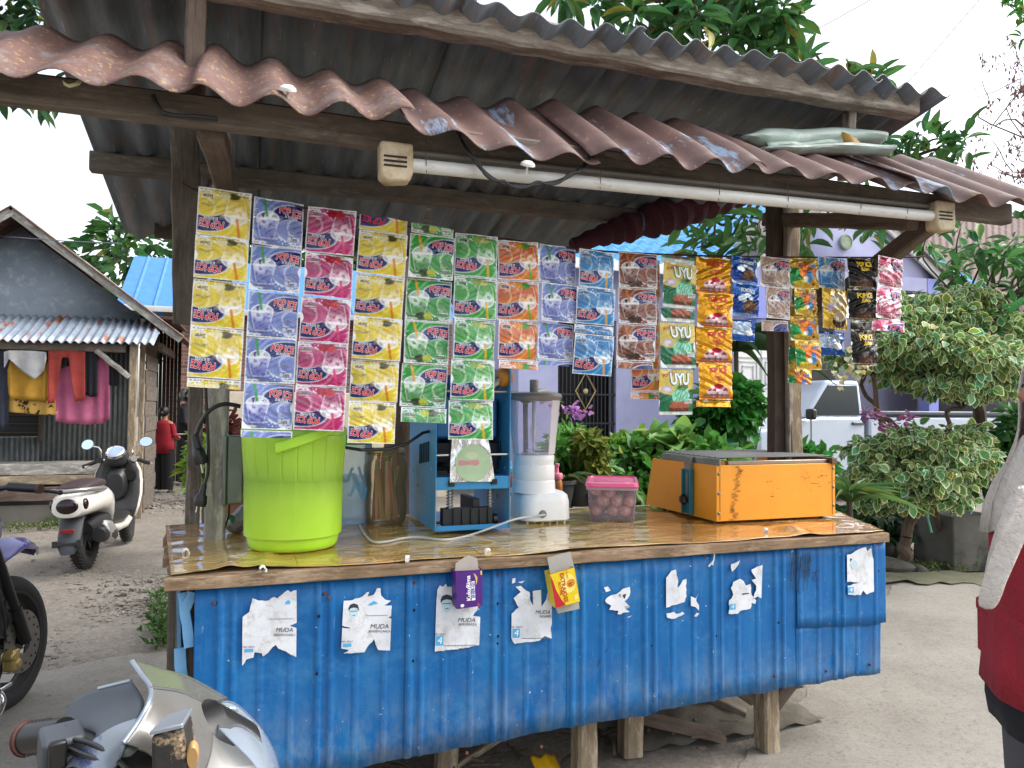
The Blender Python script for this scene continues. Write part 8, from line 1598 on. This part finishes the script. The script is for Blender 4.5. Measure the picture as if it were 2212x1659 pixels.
m = MB(); m.loft([wr((0, 0, z * s), rx, ry, .005, 5) for z, rx, ry in ((.70, .205, .15), (.74, .212, .156), (.80, .21, .155))], caps=False); m.build('shirt_hem', mBl, woman, WMt, solid=.008)
m = MB()
for (x, z, w_, h_) in ((-.09, .90, .10, .13), (.09, .90, .10, .13)):
    m = MB(); m.box((x * s, -.146 * s, z * s), (w_, .012, h_)); m.box((x * s, -.148 * s, (z + .05) * s), (w_ * 1.05, .012, .03)); m.build('pocket', mVest, woman, WMt, bevel=.005)
m = MB()
m = MB()
for sd in (-1, 1): m.loft([[(p[0], p[1], p[2]) for p in ering((sd * (.09 + .02 * (1 - z)) * s, 0, z * s), r * s, r * s * .95, 24)] for z, r in ((.05, .095), (.3, .1), (.5, .105), (.76, .12), (.86, .125))])
m.build('trousers', mTr, woman, WMt, smooth=60)
m = MB()
for sd in (-1, 1): m.loft([ering((sd * x * s, y * s, z * s), r * s, r * s, 18) for x, y, z, r in ((.15, 0, 1.28, .062), (.19, .0, 1.08, .055), (.208, -.03, .88, .045), (.206, -.05, .83, .042))])
m.build('sleeve', mVest, woman, WMt)
# headscarf: hood round the face, cape over the shoulders, long tail in front
hd_ = []
for z, rx, ry, cy in ((1.30, .15, .125, .0), (1.36, .115, .11, .005), (1.42, .105, .115, .012), (1.49, .105, .125, .015), (1.55, .095, .115, .018), (1.59, .07, .085, .02), (1.615, .03, .04, .02)):
    hd_.append([((rx * s) * math.sin(a), cy * s - (ry * s) * math.cos(a), z * s) for a in np.linspace(rad(38 if 1.38 < z < 1.56 else 4), rad(322 if 1.38 < z < 1.56 else 356), 36)])
m = MB(); m.loft(hd_, closed=False, caps=False); m.build('headscarf', mScarf, woman, WMt, solid=.008, subd=1)
m = MB(); m.loft([[(rx * s * math.sin(a) * (1 + .03 * math.sin(a * 9)), -ry * s * math.cos(a) * (1 + .03 * math.sin(a * 9)), z * s + .015 * math.sin(a * 3)) for a in np.linspace(0, 6.283, 40)] for z, rx, ry in ((1.15, .21, .17), (1.22, .205, .16), (1.28, .18, .14), (1.33, .13, .115), (1.37, .1, .1))], closed=False, caps=False); m.build('scarf_cape', mScarf, woman, WMt, solid=.008)
tl = [at_d(u, v, d) for u, v, d in ((2228, 1040, 1.46), (2200, 1110, 1.45), (2176, 1170, 1.45), (2156, 1230, 1.45), (2140, 1285, 1.46), (2130, 1318, 1.46))]
m = MB(); m.loft([[tuple(p + CR * (w_ * math.cos(a)) + Vector((0, .016 * math.sin(a) + .008 * math.sin(3 * a + i), 0))) for a in np.linspace(0, 6.283, 18, endpoint=False)] for i, (p, w_) in enumerate(zip(tl, (.024, .026, .027, .025, .02, .01)))]); m.build('scarf_tail', mScarf, woman, subd=1)
# ---- girl in red in the alley, seen from behind
gp0 = at_z(352, 1062, 0); girl = empty('person', gp0, 'child in red top and dark trousers standing in the alley', 'person'); hG_ = 1.42 * (gp0 - CAM).dot(FWD) / 11.6
GM = Matrix.Translation(gp0) @ Matrix.Rotation(rad(150), 4, 'Z')
hG_ = (1062 - 878) * (gp0 - CAM).dot(FWD) / F
J, Ed = human(hG_, [(-.2, -.02, 1.05), (-.16, -.2, .98), (-.1, -.3, 1.05)], [(.2, .0, 1.05), (.21, -.03, .86), (.2, -.05, .78)])
body(girl, GM, J, Ed); facial(girl, GM, hG_); s = hG_ / 1.6
m = MB(); m.loft([ering((0, 0, z * s), rx * s, ry * s, 24, 2.2) for z, rx, ry in ((.72, .2, .15), (.9, .185, .135), (1.1, .175, .125), (1.26, .17, .11), (1.34, .08, .07))], caps=False); mRT = nmat('red_top', '#9a1626', '#84101e', rough=.85, bump=.3, bscale=12); m.build('top', mRT, girl, GM, solid=.01)
m = MB(); m.loft([ering((x * s, y * s, z * s), r * s, r * s, 16) for x, y, z, r in ((-.15, 0, 1.28, .06), (-.2, -.02, 1.05, .055), (-.17, -.17, .99, .045))]); m.loft([ering((x * s, y * s, z * s), r * s, r * s, 16) for x, y, z, r in ((.15, 0, 1.28, .06), (.2, 0, 1.05, .055), (.212, -.03, .86, .045))]); m.build('sleeve', mRT, girl, GM)
m = MB()
for sd in (-1, 1): m.loft([ering((sd * .09 * s, 0, z * s), r * s, r * s, 20) for z, r in ((.05, .1), (.4, .11), (.8, .12))])
m.build('trousers', flat('dark_trousers', '#101014', .85), girl, GM)
m = MB(); m.ell((0, .018 * s, 1.505 * s), (.088 * s, .1 * s, .1 * s), 18, 12); m.ell((0, .1 * s, 1.47 * s), (.05 * s, .05 * s, .05 * s), 14, 10); m.build('hair', hairm, girl, GM)
m = MB(); m.lathe([(0, 0), (.07, .002), (.1, .02)], 20, M=Matrix.Translation((-.1 * s, -.34 * s, 1.05 * s))); tag(m.build('plate', flat('plate_white', '#cfcfd2', .4), None, GM), 'pale plate held by the child in the alley', 'plate')
# ---- rider with patterned helmet beyond the posts
rp = at_z(402, 1046, 0); rd = empty('person', rp, 'person in dark jacket and patterned helmet beyond the thin post', 'person'); hR = (1046 - 842) * (rp - CAM).dot(FWD) / F
RM = Matrix.Translation(rp) @ Matrix.Rotation(rad(70), 4, 'Z'); J, Ed = human(hR, [(-.2, -.05, 1.05), (-.18, -.22, .98), (-.15, -.32, .98)], [(.2, -.05, 1.05), (.18, -.22, .98), (.15, -.32, .98)]); body(rd, RM, J, Ed); facial(rd, RM, hR); s = hR / 1.6
mJk = nmat('dark_jacket', '#1c1a22', '#121118', rough=.8, bump=.3, bscale=14)
m = MB(); m.loft([ering((0, 0, z * s), rx * s, ry * s, 24, 2.2) for z, rx, ry in ((.75, .2, .16), (.95, .2, .15), (1.15, .2, .145), (1.28, .19, .12), (1.36, .09, .08))], caps=False); m.build('jacket', mJk, rd, RM, solid=.012)
m = MB()
for sd in (-1, 1): m.loft([ering((sd * x * s, y * s, z * s), r * s, r * s, 16) for x, y, z, r in ((.16, 0, 1.29, .065), (.2, -.05, 1.05, .06), (.18, -.2, .98, .05))])
m.build('sleeve', mJk, rd, RM)
m = MB()
for sd in (-1, 1): m.loft([ering((sd * .09 * s, 0, z * s), r * s, r * s, 20) for z, r in ((.05, .09), (.4, .1), (.8, .12))])
m.build('trousers', flat('rider_trousers', '#23232a', .85), rd, RM)
m = MB(); m.ell((0, .01 * s, 1.50 * s), (.125 * s, .14 * s, .13 * s), 22, 14); m.v = [(x, y, max(z, 1.41 * s)) for x, y, z in m.v]; m.build('helmet', nmat('helmet', '#8a8c88', '#5a5c5a', '#222426', scale=6, thr=(.5, .54), s3=12, rough=.3, bump=0), rd, RM)
